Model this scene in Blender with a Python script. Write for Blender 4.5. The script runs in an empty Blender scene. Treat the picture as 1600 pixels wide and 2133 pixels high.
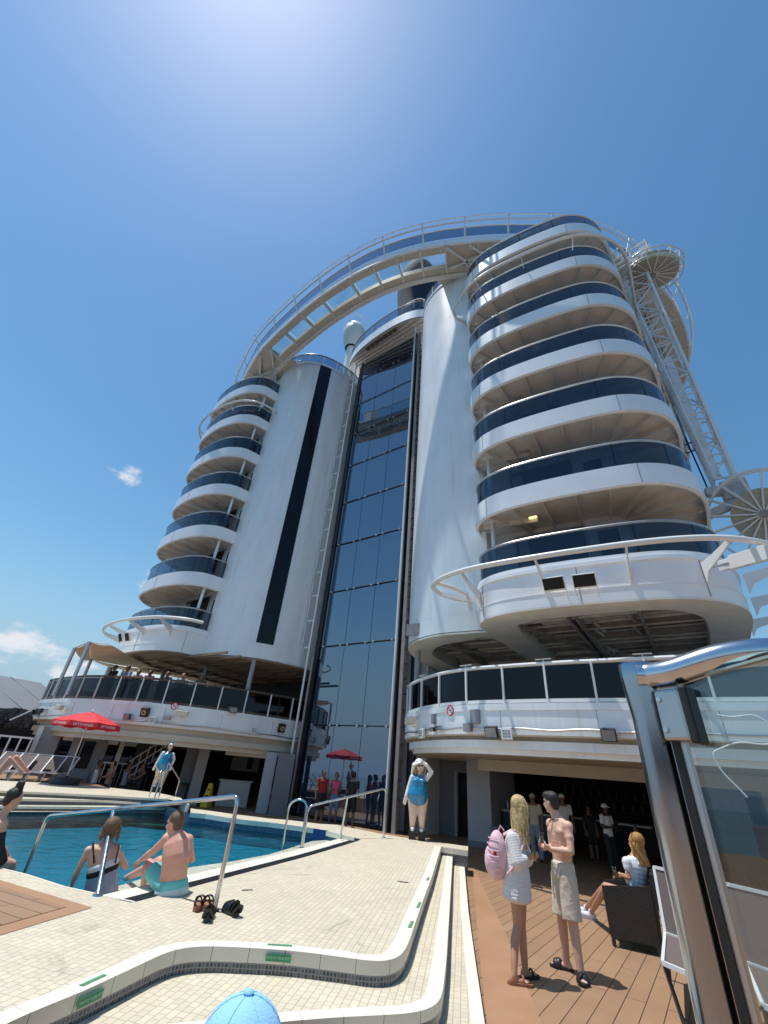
import bpy, bmesh, math, random
from mathutils import Vector, Matrix
from mathutils.geometry import delaunay_2d_cdt
random.seed(7)
R = math.radians
scene = bpy.context.scene

# ---------------------------------------------------------------- camera
F, CX, CY, CAMZ = 882.0, 800.0, 1066.5, 1.78          # focal length in photo pixels (1600 wide), eye height
zc = Vector((930 - CX, CY + 360, F)).normalized()     # zenith seen in camera space (right, up, forward)
yc = (Vector((0, 0, 1)) - zc * zc.z).normalized()
xc = yc.cross(zc)
if xc.x < 0: xc = -xc
RIGHT = Vector((xc.x, yc.x, zc.x)); UP = Vector((xc.y, yc.y, zc.y)); FWD = Vector((xc.z, yc.z, zc.z))
cam_data = bpy.data.cameras.new("camera"); cam = bpy.data.objects.new("camera", cam_data)
scene.collection.objects.link(cam); scene.camera = cam
cam_data.sensor_fit = 'HORIZONTAL'; cam_data.sensor_width = 36.0; cam_data.lens = 36.0 * F / 1600.0
cam_data.clip_start = 0.05; cam_data.clip_end = 20000
B = -FWD
cam.matrix_world = Matrix(((RIGHT.x, UP.x, B.x, 0), (RIGHT.y, UP.y, B.y, 0), (RIGHT.z, UP.z, B.z, CAMZ), (0, 0, 0, 1)))
scene.render.resolution_x = 768; scene.render.resolution_y = 1024

# ---------------------------------------------------------------- sky and sun
SUN_EL, SUN_AZ = 75.5, -81.0                           # azimuth measured from +Y towards +X
world = bpy.data.worlds.new("World"); scene.world = world; world.use_nodes = True
wn = world.node_tree.nodes; wl = world.node_tree.links
bg = wn['Background']; bg.inputs[1].default_value = 0.080
sky = wn.new('ShaderNodeTexSky'); sky.sky_type = 'NISHITA'; sky.sun_disc = False
sky.sun_elevation = R(SUN_EL); sky.sun_rotation = R(SUN_AZ); sky.air_density = 1.5; sky.dust_density = 0.45; sky.ozone_density = 3.0
# thin summer clouds low over the harbour, part of the sky itself
tc = wn.new('ShaderNodeTexCoord')
mp = wn.new('ShaderNodeMapping'); mp.inputs['Scale'].default_value = (5, 5, 11); wl.new(tc.outputs['Generated'], mp.inputs[0])
nz = wn.new('ShaderNodeTexNoise'); nz.inputs['Scale'].default_value = 1.6; nz.inputs['Detail'].default_value = 8; nz.inputs['Roughness'].default_value = 0.62
wl.new(mp.outputs[0], nz.inputs[0])
def cloud_zone(px, py, inner, outer, d=None):
    d = d or (RIGHT * (px - CX) + UP * (CY - py) + FWD * F).normalized()
    v = wn.new('ShaderNodeVectorMath'); v.operation = 'DISTANCE'; v.inputs[1].default_value = d
    wl.new(tc.outputs['Generated'], v.inputs[0])
    m = wn.new('ShaderNodeMapRange'); m.inputs[1].default_value = inner; m.inputs[2].default_value = outer
    m.inputs[3].default_value = 1; m.inputs[4].default_value = 0; wl.new(v.outputs['Value'], m.inputs[0]); return m.outputs[0]
zones = [cloud_zone(20, 1395, .02, .17), cloud_zone(120, 1400, .0, .10), cloud_zone(255, 990, .0, .05), cloud_zone(262, 1030, .0, .035), cloud_zone(320, 1225, .0, .06), cloud_zone(300, 1400, .01, .10)]
_u, _v = Vector((.80834, -.58871, 0)), Vector((.58871, .80834, 0))     # a cloud bank astern, seen mirrored in the balcony glass
zones += [cloud_zone(0, 0, .02, .22, (_u * -2.3 + _v * -11.5 + Vector((0, 0, 17))).normalized()), cloud_zone(0, 0, .02, .16, (_u * -4.5 + _v * -11.5 + Vector((0, 0, 14))).normalized())]
acc = zones[0]
for z in zones[1:]:
    m = wn.new('ShaderNodeMath'); m.operation = 'MAXIMUM'; wl.new(acc, m.inputs[0]); wl.new(z, m.inputs[1]); acc = m.outputs[0]
thr = wn.new('ShaderNodeMath'); thr.operation = 'MULTIPLY_ADD'; wl.new(acc, thr.inputs[0]); thr.inputs[1].default_value = .30; wl.new(nz.outputs[0], thr.inputs[2])
cr = wn.new('ShaderNodeMapRange'); cr.inputs[1].default_value = .70; cr.inputs[2].default_value = .88; cr.interpolation_type = 'SMOOTHSTEP'; wl.new(thr.outputs[0], cr.inputs[0])
mx = wn.new('ShaderNodeMix'); mx.data_type = 'RGBA'; mx.inputs[7].default_value = (9.0, 9.4, 10.0, 1)
hs = wn.new('ShaderNodeHueSaturation'); hs.inputs['Saturation'].default_value = 1.12; hs.inputs['Value'].default_value = 1.03; hs.inputs['Hue'].default_value = .491
gm = wn.new('ShaderNodeGamma'); gm.inputs[1].default_value = 1.2; wl.new(sky.outputs[0], gm.inputs[0]); wl.new(gm.outputs[0], hs.inputs['Color'])
sx_ = wn.new('ShaderNodeSeparateXYZ'); wl.new(tc.outputs['Generated'], sx_.inputs[0])
hz = wn.new('ShaderNodeMapRange'); hz.inputs[1].default_value = -.02; hz.inputs[2].default_value = .34; hz.inputs[3].default_value = .92; hz.inputs[4].default_value = 0; hz.interpolation_type = 'SMOOTHSTEP'; wl.new(sx_.outputs[2], hz.inputs[0])
hm = wn.new('ShaderNodeMix'); hm.data_type = 'RGBA'; hm.inputs[7].default_value = (3.3, 5.3, 7.7, 1); wl.new(hz.outputs[0], hm.inputs[0]); wl.new(hs.outputs[0], hm.inputs[6])
wl.new(cr.outputs[0], mx.inputs[0]); wl.new(hm.outputs[2], mx.inputs[6]); wl.new(mx.outputs[2], bg.inputs[0])

sun_data = bpy.data.lights.new("sun", 'SUN'); sun_data.energy = 4.2; sun_data.angle = R(0.53); sun_data.color = (1, .972, .93)
sun = bpy.data.objects.new("sun", sun_data); scene.collection.objects.link(sun)
SD = Vector((math.sin(R(SUN_AZ)) * math.cos(R(SUN_EL)), math.cos(R(SUN_AZ)) * math.cos(R(SUN_EL)), math.sin(R(SUN_EL))))
sun.rotation_euler = SD.to_track_quat('Z', 'Y').to_euler(); sun.location = SD * 100
scene.view_settings.view_transform = 'Standard'; scene.view_settings.look = 'None'
scene.view_settings.exposure = 0.14; scene.view_settings.gamma = 1.0
scene.render.engine = 'CYCLES'; scene.cycles.max_bounces = 10; scene.cycles.transparent_max_bounces = 16
scene.cycles.caustics_reflective = False; scene.cycles.caustics_refractive = False

# ---------------------------------------------------------------- frames and helpers
PU = Vector((.80834, -.58871, 0)); PV = Vector((.58871, .80834, 0)); C0 = Vector((-.857, 19.763, 0))
def W(u, v, z=0.0): return C0 + PU * u + PV * v + Vector((0, 0, z))        # ship frame: u to starboard, v forward
def ray(px, py): return RIGHT * (px - CX) + UP * (CY - py) + FWD * F
def G(px, py, z=0.0):                                                       # point of a level surface
    d = ray(px, py); t = (z - CAMZ) / d.z; return Vector((d.x * t, d.y * t, z))
def toUV(p): q = p - C0; return (q.dot(PU), q.dot(PV))
def GV(px, py, v):                                                          # point of an athwartships vertical plane
    d = ray(px, py); o = Vector((0, 0, CAMZ)); t = (v - (o - C0).dot(PV)) / d.dot(PV); return o + d * t
def GD(px, py, D):                                                          # point at a given horizontal distance
    d = ray(px, py); t = D / math.hypot(d.x, d.y); return Vector((0, 0, CAMZ)) + d * t
def lin(c): return tuple(((x / 255) / 12.92 if x / 255 <= .04045 else ((x / 255 + .055) / 1.055) ** 2.4) for x in c) + (1,)

# ---------------------------------------------------------------- materials
MATS = {}
def nodes(name):
    m = bpy.data.materials.new(name); m.use_nodes = True; MATS[name] = m
    return m, m.node_tree.nodes, m.node_tree.links, m.node_tree.nodes['Principled BSDF']
def mat(name, col, rough=.5, metal=0, ior=None, noise=0, nscale=3.0, bump=0, bscale=30, coat=0, trans=0, sub=0, stretch=(1, 1, 1)):
    m, n, l, b = nodes(name)
    c = tuple(col) + ((1,) if len(col) == 3 else ())
    b.inputs['Base Color'].default_value = c; b.inputs['Roughness'].default_value = rough; b.inputs['Metallic'].default_value = metal
    if ior: b.inputs['IOR'].default_value = ior
    if coat: b.inputs['Coat Weight'].default_value = coat; b.inputs['Coat Roughness'].default_value = .08
    if trans: b.inputs['Transmission Weight'].default_value = trans
    if sub: b.inputs['Subsurface Weight'].default_value = sub; b.inputs['Subsurface Radius'].default_value = (.02, .008, .004)
    if noise or bump:
        t = n.new('ShaderNodeTexCoord'); mpp = n.new('ShaderNodeMapping'); mpp.inputs['Scale'].default_value = stretch; l.new(t.outputs['Object'], mpp.inputs[0])
    if noise:
        x = n.new('ShaderNodeTexNoise'); x.inputs['Scale'].default_value = nscale; x.inputs['Detail'].default_value = 6; x.inputs['Roughness'].default_value = .6
        l.new(mpp.outputs[0], x.inputs[0])
        r = n.new('ShaderNodeMapRange'); r.inputs[1].default_value = .3; r.inputs[2].default_value = .7; r.inputs[3].default_value = 1 - noise; r.inputs[4].default_value = 1 + noise * .4
        l.new(x.outputs[0], r.inputs[0])
        v = n.new('ShaderNodeVectorMath'); v.operation = 'SCALE'; v.inputs[0].default_value = c[:3]; l.new(r.outputs[0], v.inputs['Scale']); l.new(v.outputs[0], b.inputs['Base Color'])
        r2 = n.new('ShaderNodeMapRange'); r2.inputs[3].default_value = max(0, rough - .1); r2.inputs[4].default_value = min(1, rough + .15); l.new(x.outputs[0], r2.inputs[0]); l.new(r2.outputs[0], b.inputs['Roughness'])
    if bump:
        x = n.new('ShaderNodeTexNoise'); x.inputs['Scale'].default_value = bscale; x.inputs['Detail'].default_value = 4; l.new(mpp.outputs[0], x.inputs[0])
        bm_ = n.new('ShaderNodeBump'); bm_.inputs['Strength'].default_value = bump; bm_.inputs['Distance'].default_value = .02; l.new(x.outputs[0], bm_.inputs['Height']); l.new(bm_.outputs[0], b.inputs['Normal'])
    return m
def glassmat(name, tint, ior=1.5, rough=.0, gl=(1, 1, 1), boost=0.0):
    m, n, l, b = nodes(name); n.remove(b)
    t = n.new('ShaderNodeBsdfTransparent'); t.inputs[0].default_value = tuple(tint) + (1,)
    g = n.new('ShaderNodeBsdfGlossy'); g.inputs['Roughness'].default_value = rough; g.inputs[0].default_value = tuple(gl) + (1,)
    f = n.new('ShaderNodeFresnel'); f.inputs[0].default_value = ior
    a = n.new('ShaderNodeMath'); a.operation = 'ADD'; a.use_clamp = True; a.inputs[1].default_value = boost; l.new(f.outputs[0], a.inputs[0])
    x = n.new('ShaderNodeMixShader'); l.new(a.outputs[0], x.inputs[0]); l.new(t.outputs[0], x.inputs[1]); l.new(g.outputs[0], x.inputs[2])
    l.new(x.outputs[0], n['Material Output'].inputs[0]); return m
def tilemat(name, c1, c2, mort, bw, rh, msize, ang=0, rough=.55, uv=False, freq=2, squash=1.0, offset=.5, bias=0, bump=.4, stain=.12):
    m, n, l, b = nodes(name)
    t = n.new('ShaderNodeTexCoord'); mpp = n.new('ShaderNodeMapping'); mpp.inputs['Rotation'].default_value = (0, 0, ang)
    l.new(t.outputs['UV' if uv else 'Object'], mpp.inputs[0])
    k = n.new('ShaderNodeTexBrick'); k.offset = offset; k.squash = squash; k.squash_frequency = freq
    k.inputs['Color1'].default_value = tuple(c1) + (1,); k.inputs['Color2'].default_value = tuple(c2) + (1,); k.inputs['Mortar'].default_value = tuple(mort) + (1,)
    k.inputs['Scale'].default_value = 1; k.inputs['Mortar Size'].default_value = msize; k.inputs['Mortar Smooth'].default_value = .1; k.inputs['Bias'].default_value = bias
    k.inputs['Brick Width'].default_value = bw; k.inputs['Row Height'].default_value = rh
    l.new(mpp.outputs[0], k.inputs[0])
    x = n.new('ShaderNodeTexNoise'); x.inputs['Scale'].default_value = 1.3; x.inputs['Detail'].default_value = 7; x.inputs['Roughness'].default_value = .65; l.new(t.outputs['Object'], x.inputs[0])
    r = n.new('ShaderNodeMapRange'); r.inputs[1].default_value = .3; r.inputs[2].default_value = .7; r.inputs[3].default_value = 1 - stain; r.inputs[4].default_value = 1.03; l.new(x.outputs[0], r.inputs[0])
    v = n.new('ShaderNodeVectorMath'); v.operation = 'SCALE'; l.new(k.outputs[0], v.inputs[0]); l.new(r.outputs[0], v.inputs['Scale']); l.new(v.outputs[0], b.inputs['Base Color'])
    w_ = n.new('ShaderNodeTexNoise'); w_.inputs['Scale'].default_value = .8; w_.inputs['Detail'].default_value = 9; w_.inputs['Roughness'].default_value = .72; w_.inputs['Distortion'].default_value = 1.2; l.new(t.outputs['Object'], w_.inputs[0])
    wr_ = n.new('ShaderNodeMapRange'); wr_.inputs[1].default_value = .60; wr_.inputs[2].default_value = .68; wr_.inputs[3].default_value = 1; wr_.inputs[4].default_value = .86; l.new(w_.outputs[0], wr_.inputs[0])
    w2 = n.new('ShaderNodeVectorMath'); w2.operation = 'SCALE'; l.new(v.outputs[0], w2.inputs[0]); l.new(wr_.outputs[0], w2.inputs['Scale']); l.new(w2.outputs[0], b.inputs['Base Color'])
    wq = n.new('ShaderNodeMapRange'); wq.inputs[1].default_value = .60; wq.inputs[2].default_value = .68; wq.inputs[3].default_value = rough; wq.inputs[4].default_value = rough * .45; l.new(w_.outputs[0], wq.inputs[0]); l.new(wq.outputs[0], b.inputs['Roughness'])
    bb = n.new('ShaderNodeBump'); bb.invert = True; bb.inputs['Strength'].default_value = bump; bb.inputs['Distance'].default_value = .004; l.new(k.outputs['Fac'], bb.inputs['Height']); l.new(bb.outputs[0], b.inputs['Normal'])
    return m

mat('lamp_glow', (.9, .8, .5), .5)
MATS['lamp_glow'].node_tree.nodes['Principled BSDF'].inputs['Emission Color'].default_value = (1, .80, .35, 1); MATS['lamp_glow'].node_tree.nodes['Principled BSDF'].inputs['Emission Strength'].default_value = 1.6
mat('white_paint', (.88, .895, .91), .34, noise=.05, nscale=1.2, coat=.35)
mat('hull_white', (.87, .885, .90), .34, noise=.085, nscale=2.2, coat=.4, bump=.22, bscale=.9, stretch=(1, 1, .22))
_m = MATS['hull_white']; _n, _l = _m.node_tree.nodes, _m.node_tree.links; _b = _n['Principled BSDF']
_src = _b.inputs['Base Color'].links[0].from_socket; _t = _n.new('ShaderNodeTexCoord'); _mp = _n.new('ShaderNodeMapping'); _mp.inputs['Scale'].default_value = (3.2, 3.2, .16); _l.new(_t.outputs['Object'], _mp.inputs[0])
_x = _n.new('ShaderNodeTexNoise'); _x.inputs['Scale'].default_value = 1.6; _x.inputs['Detail'].default_value = 7; _l.new(_mp.outputs[0], _x.inputs[0])
_r = _n.new('ShaderNodeMapRange'); _r.inputs[1].default_value = .60; _r.inputs[2].default_value = .76; _r.inputs[3].default_value = 0; _r.inputs[4].default_value = .38; _l.new(_x.outputs[0], _r.inputs[0])
_k = _n.new('ShaderNodeMix'); _k.data_type = 'RGBA'; _k.inputs[7].default_value = (.48, .42, .34, 1); _l.new(_r.outputs[0], _k.inputs[0]); _l.new(_src, _k.inputs[6]); _l.new(_k.outputs[2], _b.inputs['Base Color'])
mat('post_steel', (.42, .44, .47), .13, metal=1, noise=.18, nscale=9, bump=.03, bscale=10, stretch=(1, 1, .1))
mat('curtain', (.45, .42, .38), .8, noise=.1)
mat('cream_paint', (.62, .56, .46), .5, noise=.12, nscale=1.5)
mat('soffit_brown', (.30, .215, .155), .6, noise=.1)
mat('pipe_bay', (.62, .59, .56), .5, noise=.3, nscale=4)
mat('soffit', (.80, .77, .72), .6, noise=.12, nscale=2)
mat('beam_brown', (.16, .13, .11), .6, noise=.3, nscale=3)
mat('pipe_grey', (.34, .31, .29), .5, noise=.2, nscale=4)
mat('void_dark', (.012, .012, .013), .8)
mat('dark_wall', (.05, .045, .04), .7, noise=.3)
mat('panel_grey', (.36, .36, .37), .55, noise=.1, nscale=1)
mat('black_frame', (.012, .013, .015), .35)
mat('window_black', (.006, .008, .014), .08, ior=1.32)
mat('steel', (.62, .63, .65), .14, metal=1, noise=.12, nscale=6, bump=.02, bscale=8)
mat('steel_dull', (.50, .50, .50), .32, metal=1)
mat('alu', (.55, .56, .58), .35, metal=.6)
mat('wood_rail', (.10, .065, .05), .35, noise=.2)
mat('gutter', (.10, .10, .105), .5)
mat('grey_hull', (.24, .25, .26), .6, noise=.1)
mat('funnel_blue', (.008, .018, .035), .8)
mat('radome', (.62, .60, .56), .5)
mat('sea', (.02, .07, .10), .15, noise=.2, bump=.5, bscale=.6)
mat('pipe_white', (.80, .80, .78), .35, coat=.3)
mat('gunmetal', (.045, .047, .05), .4)
mat('cream_canvas', (.66, .58, .44), .8, noise=.1, bump=.1, bscale=8)
# facade glass: strongly reflecting, backed by a dark interior
m, n, l, b = nodes('facade_glass')
b.inputs['Base Color'].default_value = (.010, .022, .045, 1); b.inputs['Roughness'].default_value = .015; b.inputs['IOR'].default_value = 3.1
b.inputs['Specular Tint'].default_value = (.78, .88, 1, 1)
glassmat('balcony_glass', (.13, .16, .20), 1.52, .0, (.80, .88, 1.0), .015)
glassmat('bridge_glass', (.22, .27, .34), 1.5, .0, (.8, .85, .95), .0)
glassmat('dark_glass', (.022, .024, .03), 1.5, .0, (.6, .65, .75), .0)
glassmat('clear_glass', (.80, .88, .88), 1.5, .0, (1, 1, 1), .05)
glassmat('floor_glass', (.90, .98, .97), 1.45, .12, (1, 1, 1), .06)
glassmat('rail_glass', (.30, .38, .46), 1.5, .0)
glassmat('cup_plastic', (.82, .84, .84), 1.4, .05)

# ---------------------------------------------------------------- mesh builder
class MB:
    def __init__(s): s.v = []; s.f = []; s.m = []; s.uv = {}
    def add(s, vs, fs, mi=0, uvs=None):
        b0 = len(s.v); s.v += [tuple(x) for x in vs]
        for i, f in enumerate(fs):
            if uvs: s.uv[len(s.f)] = uvs[i]
            s.f.append([b0 + j for j in f]); s.m.append(mi)
        return s
    def box(s, c, size, ax=None, mi=0):
        ax = ax or (Vector((1, 0, 0)), Vector((0, 1, 0)), Vector((0, 0, 1)))
        c = Vector(c); h = [Vector(a).normalized() * (q / 2) for a, q in zip(ax, size)]
        vs = [c + h[0] * i + h[1] * j + h[2] * k for k in (-1, 1) for j in (-1, 1) for i in (-1, 1)]
        return s.add(vs, [(0, 2, 3, 1), (4, 5, 7, 6), (0, 1, 5, 4), (2, 6, 7, 3), (0, 4, 6, 2), (1, 3, 7, 5)], mi)
    def bar(s, p, q, w, t, up=Vector((0, 0, 1)), mi=0):
        p = Vector(p); q = Vector(q); d = q - p; L = d.length
        if L < 1e-6: return s
        d.normalize(); up = Vector(up)
        a = d.cross(up)
        if a.length < 1e-4: a = d.cross(Vector((1, 0, 0)))
        a.normalize(); b = a.cross(d)
        return s.box((p + q) / 2, (L, w, t), (d, a, b), mi)
    def tube(s, pts, r, n=8, mi=0, caps=True, closed=False, sx=1.0):
        pts = [Vector(p) for p in pts]; N = len(pts)
        rr = r if isinstance(r, (list, tuple)) else [r] * N
        rings = []; prev = None
        for i, p in enumerate(pts):
            if closed: t = pts[(i + 1) % N] - pts[i - 1]
            else: t = pts[min(i + 1, N - 1)] - pts[max(i - 1, 0)]
            t.normalize()
            if prev is None:
                a = t.cross(Vector((0, 0, 1)))
                if a.length < 1e-3: a = t.cross(Vector((0, 1, 0)))
            else: a = prev - t * prev.dot(t)
            a.normalize(); prev = a; b_ = t.cross(a)
            rings.append([p + (a * math.cos(2 * math.pi * k / n) * sx + b_ * math.sin(2 * math.pi * k / n)) * rr[i] for k in range(n)])
        vs = [q for rg in rings for q in rg]; fs = []
        for i in range(N if closed else N - 1):
            j = (i + 1) % N
            for k in range(n): fs.append((i * n + k, i * n + (k + 1) % n, j * n + (k + 1) % n, j * n + k))
        if caps and not closed: fs.append(tuple(reversed(range(n)))); fs.append(tuple((N - 1) * n + k for k in range(n)))
        return s.add(vs, fs, mi)
    def wall(s, pts, z0, z1, th=0.0, mi=0, closed=False, flip=False, us=1.0):
        # ribbon along a plan curve between two heights, th > 0 gives thickness to the left of the path
        pts = [Vector((p[0], p[1], 0)) for p in pts]; N = len(pts)
        def off(d):
            out = []
            for i in range(N):
                a = pts[i - 1] if (i or closed) else pts[0]; c = pts[(i + 1) % N] if (i < N - 1 or closed) else pts[-1]
                t = (c - a); t.normalize(); out.append(pts[i] + Vector((-t.y, t.x, 0)) * d)
            return out
        A = pts; Bp = off(th) if th else None
        L = [0]
        for i in range(1, N + (1 if closed else 0)): L.append(L[-1] + (pts[i % N] - pts[i - 1]).length)
        zf0 = z0 if callable(z0) else (lambda i: z0); zf1 = z1 if callable(z1) else (lambda i: z1)
        def ribbon(P, rev):
            vs = []; fs = []; uvs = []
            for i, p in enumerate(P): vs += [(p.x, p.y, zf0(i)), (p.x, p.y, zf1(i))]
            for i in range(N if closed else N - 1):
                j = (i + 1) % N; f = (2 * i, 2 * j, 2 * j + 1, 2 * i + 1); u = [(L[i], zf0(i)), (L[i + 1], zf0(j)), (L[i + 1], zf1(j)), (L[i], zf1(i))]
                if rev: f = tuple(reversed(f)); u = list(reversed(u))
                fs.append(f); uvs.append(u)
            s.add(vs, fs, mi, uvs)
        ribbon(A, flip)
        if th:
            ribbon(Bp, not flip)
            vs = []; fs = []
            for i in range(N):
                vs += [(A[i].x, A[i].y, zf1(i)), (Bp[i].x, Bp[i].y, zf1(i)), (A[i].x, A[i].y, zf0(i)), (Bp[i].x, Bp[i].y, zf0(i))]
            for i in range(N if closed else N - 1):
                j = (i + 1) % N; fs += [(4 * i, 4 * j, 4 * j + 1, 4 * i + 1), (4 * i + 2, 4 * i + 3, 4 * j + 3, 4 * j + 2)]
            if not closed: fs += [(0, 1, 3, 2), (4 * (N - 1), 4 * (N - 1) + 2, 4 * (N - 1) + 3, 4 * (N - 1) + 1)]
            s.add(vs, fs, mi)
        return s
    def slab(s, outer, z0, z1, holes=(), mi=0, sides=True, bottom=True):
        loops = [list(outer)] + [list(h_) for h_ in holes]
        vs = []; edges = []
        for lp in loops:
            b0 = len(vs); vs += [Vector((p[0], p[1])) for p in lp]; edges += [(b0 + i, b0 + (i + 1) % len(lp)) for i in range(len(lp))]
        ov, oe, of, *_ = delaunay_2d_cdt(vs, edges, [], 2 if not holes else 1, 1e-6)
        def inside(p, lp):
            c = False; x, y = p; j = len(lp) - 1
            for i in range(len(lp)):
                xi, yi = lp[i][0], lp[i][1]; xj, yj = lp[j][0], lp[j][1]
                if (yi > y) != (yj > y) and x < (xj - xi) * (y - yi) / (yj - yi) + xi: c = not c
                j = i
            return c
        keep = []
        for f in of:
            cx_ = sum(ov[i].x for i in f) / len(f); cy_ = sum(ov[i].y for i in f) / len(f)
            if inside((cx_, cy_), loops[0]) and not any(inside((cx_, cy_), h_) for h_ in loops[1:]): keep.append(list(f))
        s.add([(p.x, p.y, z1) for p in ov], keep, mi)
        if bottom and z0 is not None: s.add([(p.x, p.y, z0) for p in ov], [list(reversed(f)) for f in keep], mi)
        if sides and z0 is not None:
            for lp in loops: s.wall(lp, z0, z1, 0, mi, closed=True)
        return s
    def lathe(s, prof, c, n=24, mi=0, axis=None, sx=1, sy=1):
        c = Vector(c); az = Vector(axis).normalized() if axis else Vector((0, 0, 1))
        ax = az.orthogonal().normalized() if axis else Vector((1, 0, 0)); ay = az.cross(ax)
        vs = []; fs = []
        for r_, z_ in prof:
            for k in range(n): vs.append(c + ax * (r_ * sx * math.cos(2 * math.pi * k / n)) + ay * (r_ * sy * math.sin(2 * math.pi * k / n)) + az * z_)
        for i in range(len(prof) - 1):
            for k in range(n): fs.append((i * n + k, i * n + (k + 1) % n, (i + 1) * n + (k + 1) % n, (i + 1) * n + k))
        fs.append(tuple(reversed(range(n)))); fs.append(tuple((len(prof) - 1) * n + k for k in range(n)))
        return s.add(vs, fs, mi)
    def ball(s, c, r, n=12, mi=0, sc=(1, 1, 1), ax=None):
        c = Vector(c); ax = ax or (Vector((1, 0, 0)), Vector((0, 1, 0)), Vector((0, 0, 1)))
        vs = []; fs = []; m_ = n // 2 + 1
        for i in range(m_ + 1):
            th = math.pi * i / m_
            for k in range(n):
                ph = 2 * math.pi * k / n
                q = (math.sin(th) * math.cos(ph) * sc[0] * r, math.sin(th) * math.sin(ph) * sc[1] * r, math.cos(th) * sc[2] * r)
                vs.append(c + ax[0] * q[0] + ax[1] * q[1] + ax[2] * q[2])
        for i in range(m_):
            for k in range(n): fs.append((i * n + k, (i + 1) * n + k, (i + 1) * n + (k + 1) % n, i * n + (k + 1) % n))
        return s.add(vs, fs, mi)

def origin_of(par):
    while par.parent: par = par.parent
    return par.location
NOSPLIT = {'lattice_brace', 'cable_run', 'hair', 'wound_cable'}
def pieces(mb):
    par = list(range(len(mb.v)))
    def fd(i):
        while par[i] != i: par[i] = par[par[i]]; i = par[i]
        return i
    key = {}
    for i, v in enumerate(mb.v):
        k = (round(v[0], 4), round(v[1], 4), round(v[2], 4)); j = key.setdefault(k, i)
        if j != i: par[fd(i)] = fd(j)
    for f in mb.f:
        a = fd(f[0])
        for j in f[1:]: par[fd(j)] = a
    out = {}
    for fi, f in enumerate(mb.f): out.setdefault(fd(f[0]), []).append(fi)
    return list(out.values())
def obj(name, mb, mats, parent=None, smooth=False, bevel=0, merge=False):
    if parent and name not in NOSPLIT:
        pc = pieces(mb)
        if 1 < len(pc) <= 100:
            res = None
            for fl in pc:
                m = MB(); mp_ = {}
                for fi in fl:
                    f = []
                    for i in mb.f[fi]:
                        if i not in mp_: mp_[i] = len(m.v); m.v.append(mb.v[i])
                        f.append(mp_[i])
                    if fi in mb.uv: m.uv[len(m.f)] = mb.uv[fi]
                    m.f.append(f); m.m.append(mb.m[fi])
                o = obj1(name, m, mats, parent, smooth, bevel, merge); res = res or o
            return res
    return obj1(name, mb, mats, parent, smooth, bevel, merge)
def obj1(name, mb, mats, parent=None, smooth=False, bevel=0, merge=False):
    me = bpy.data.meshes.new(name)
    o0 = origin_of(parent) if parent else Vector((0, 0, 0))
    me.from_pydata([(x[0] - o0.x, x[1] - o0.y, x[2] - o0.z) for x in mb.v], [], mb.f)
    mats = mats if isinstance(mats, (list, tuple)) else [mats]
    for k in mats: me.materials.append(MATS[k])
    me.polygons.foreach_set('material_index', mb.m)
    if mb.uv:
        ul = me.uv_layers.new(name='UVMap')
        for fi, uvs in mb.uv.items():
            p = me.polygons[fi]
            for li, q in zip(p.loop_indices, uvs): ul.data[li].uv = q
    if merge or smooth:
        bm = bmesh.new(); bm.from_mesh(me); bmesh.ops.remove_doubles(bm, verts=bm.verts, dist=1e-5)
        bmesh.ops.recalc_face_normals(bm, faces=bm.faces); bm.to_mesh(me); bm.free()
    me.update()
    if smooth:
        me.polygons.foreach_set('use_smooth', [True] * len(me.polygons)); me.set_sharp_from_angle(angle=R(40))
    o = bpy.data.objects.new(name, me); scene.collection.objects.link(o)
    if parent: o.parent = parent
    if bevel:
        md = o.modifiers.new('bevel', 'BEVEL'); md.width = bevel; md.segments = 2; md.limit_method = 'ANGLE'
    return o
def tag(o, label, cat, group=None, kind=None):
    o['label'] = label; o['category'] = cat
    if group: o['group'] = group
    if kind: o['kind'] = kind
    return o
def thing(name, label, cat, loc=(0, 0, 0), group=None):
    o = bpy.data.objects.new(name, None); scene.collection.objects.link(o); o.location = loc; o.empty_display_size = .2
    return tag(o, label, cat, group)
def struct(o): o['kind'] = 'structure'; return o
def dup(root, loc, rotz=None, label=None, group=None):
    r = root.copy(); scene.collection.objects.link(r); r.location = loc
    if rotz is not None: r.rotation_euler = (0, 0, rotz)
    if label: r['label'] = label
    if group: r['group'] = group
    for ch in list(root.children):
        c = ch.copy(); scene.collection.objects.link(c); c.parent = r
        for g in ch.children:
            d = g.copy(); scene.collection.objects.link(d); d.parent = c
    return r
def curve(pts, n=6, closed=False):                                          # Catmull-Rom resampling
    P = [Vector(p) for p in pts]; N = len(P); out = []
    rng = range(N) if closed else range(N - 1)
    for i in rng:
        p0 = P[i - 1] if (i or closed) else P[0] * 2 - P[1]; p1 = P[i]; p2 = P[(i + 1) % N]
        p3 = P[(i + 2) % N] if (i + 2 < N or closed) else P[-1] * 2 - P[-2]
        for k in range(n):
            t = k / n; out.append(.5 * ((2 * p1) + (p2 - p0) * t + (2 * p0 - 5 * p1 + 4 * p2 - p3) * t * t + (3 * p1 - p0 - 3 * p2 + p3) * t ** 3))
    if not closed: out.append(P[-1])
    return out
def offset(pts, d):
    out = []; N = len(pts)
    for i in range(N):
        t = pts[min(i + 1, N - 1)] - pts[max(i - 1, 0)]; t.z = 0; t.normalize(); out.append(pts[i] + Vector((-t.y, t.x, 0)) * d)
    return out
def along(pts, step, start=0.0):
    out = []; acc = start; L = 0
    for i in range(1, len(pts)):
        a, b = pts[i - 1], pts[i]; seg = (b - a).length
        while acc <= L + seg:
            t = (acc - L) / seg if seg else 0; out.append((a.lerp(b, t), (b - a).normalized())); acc += step
        L += seg
    return out
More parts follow.
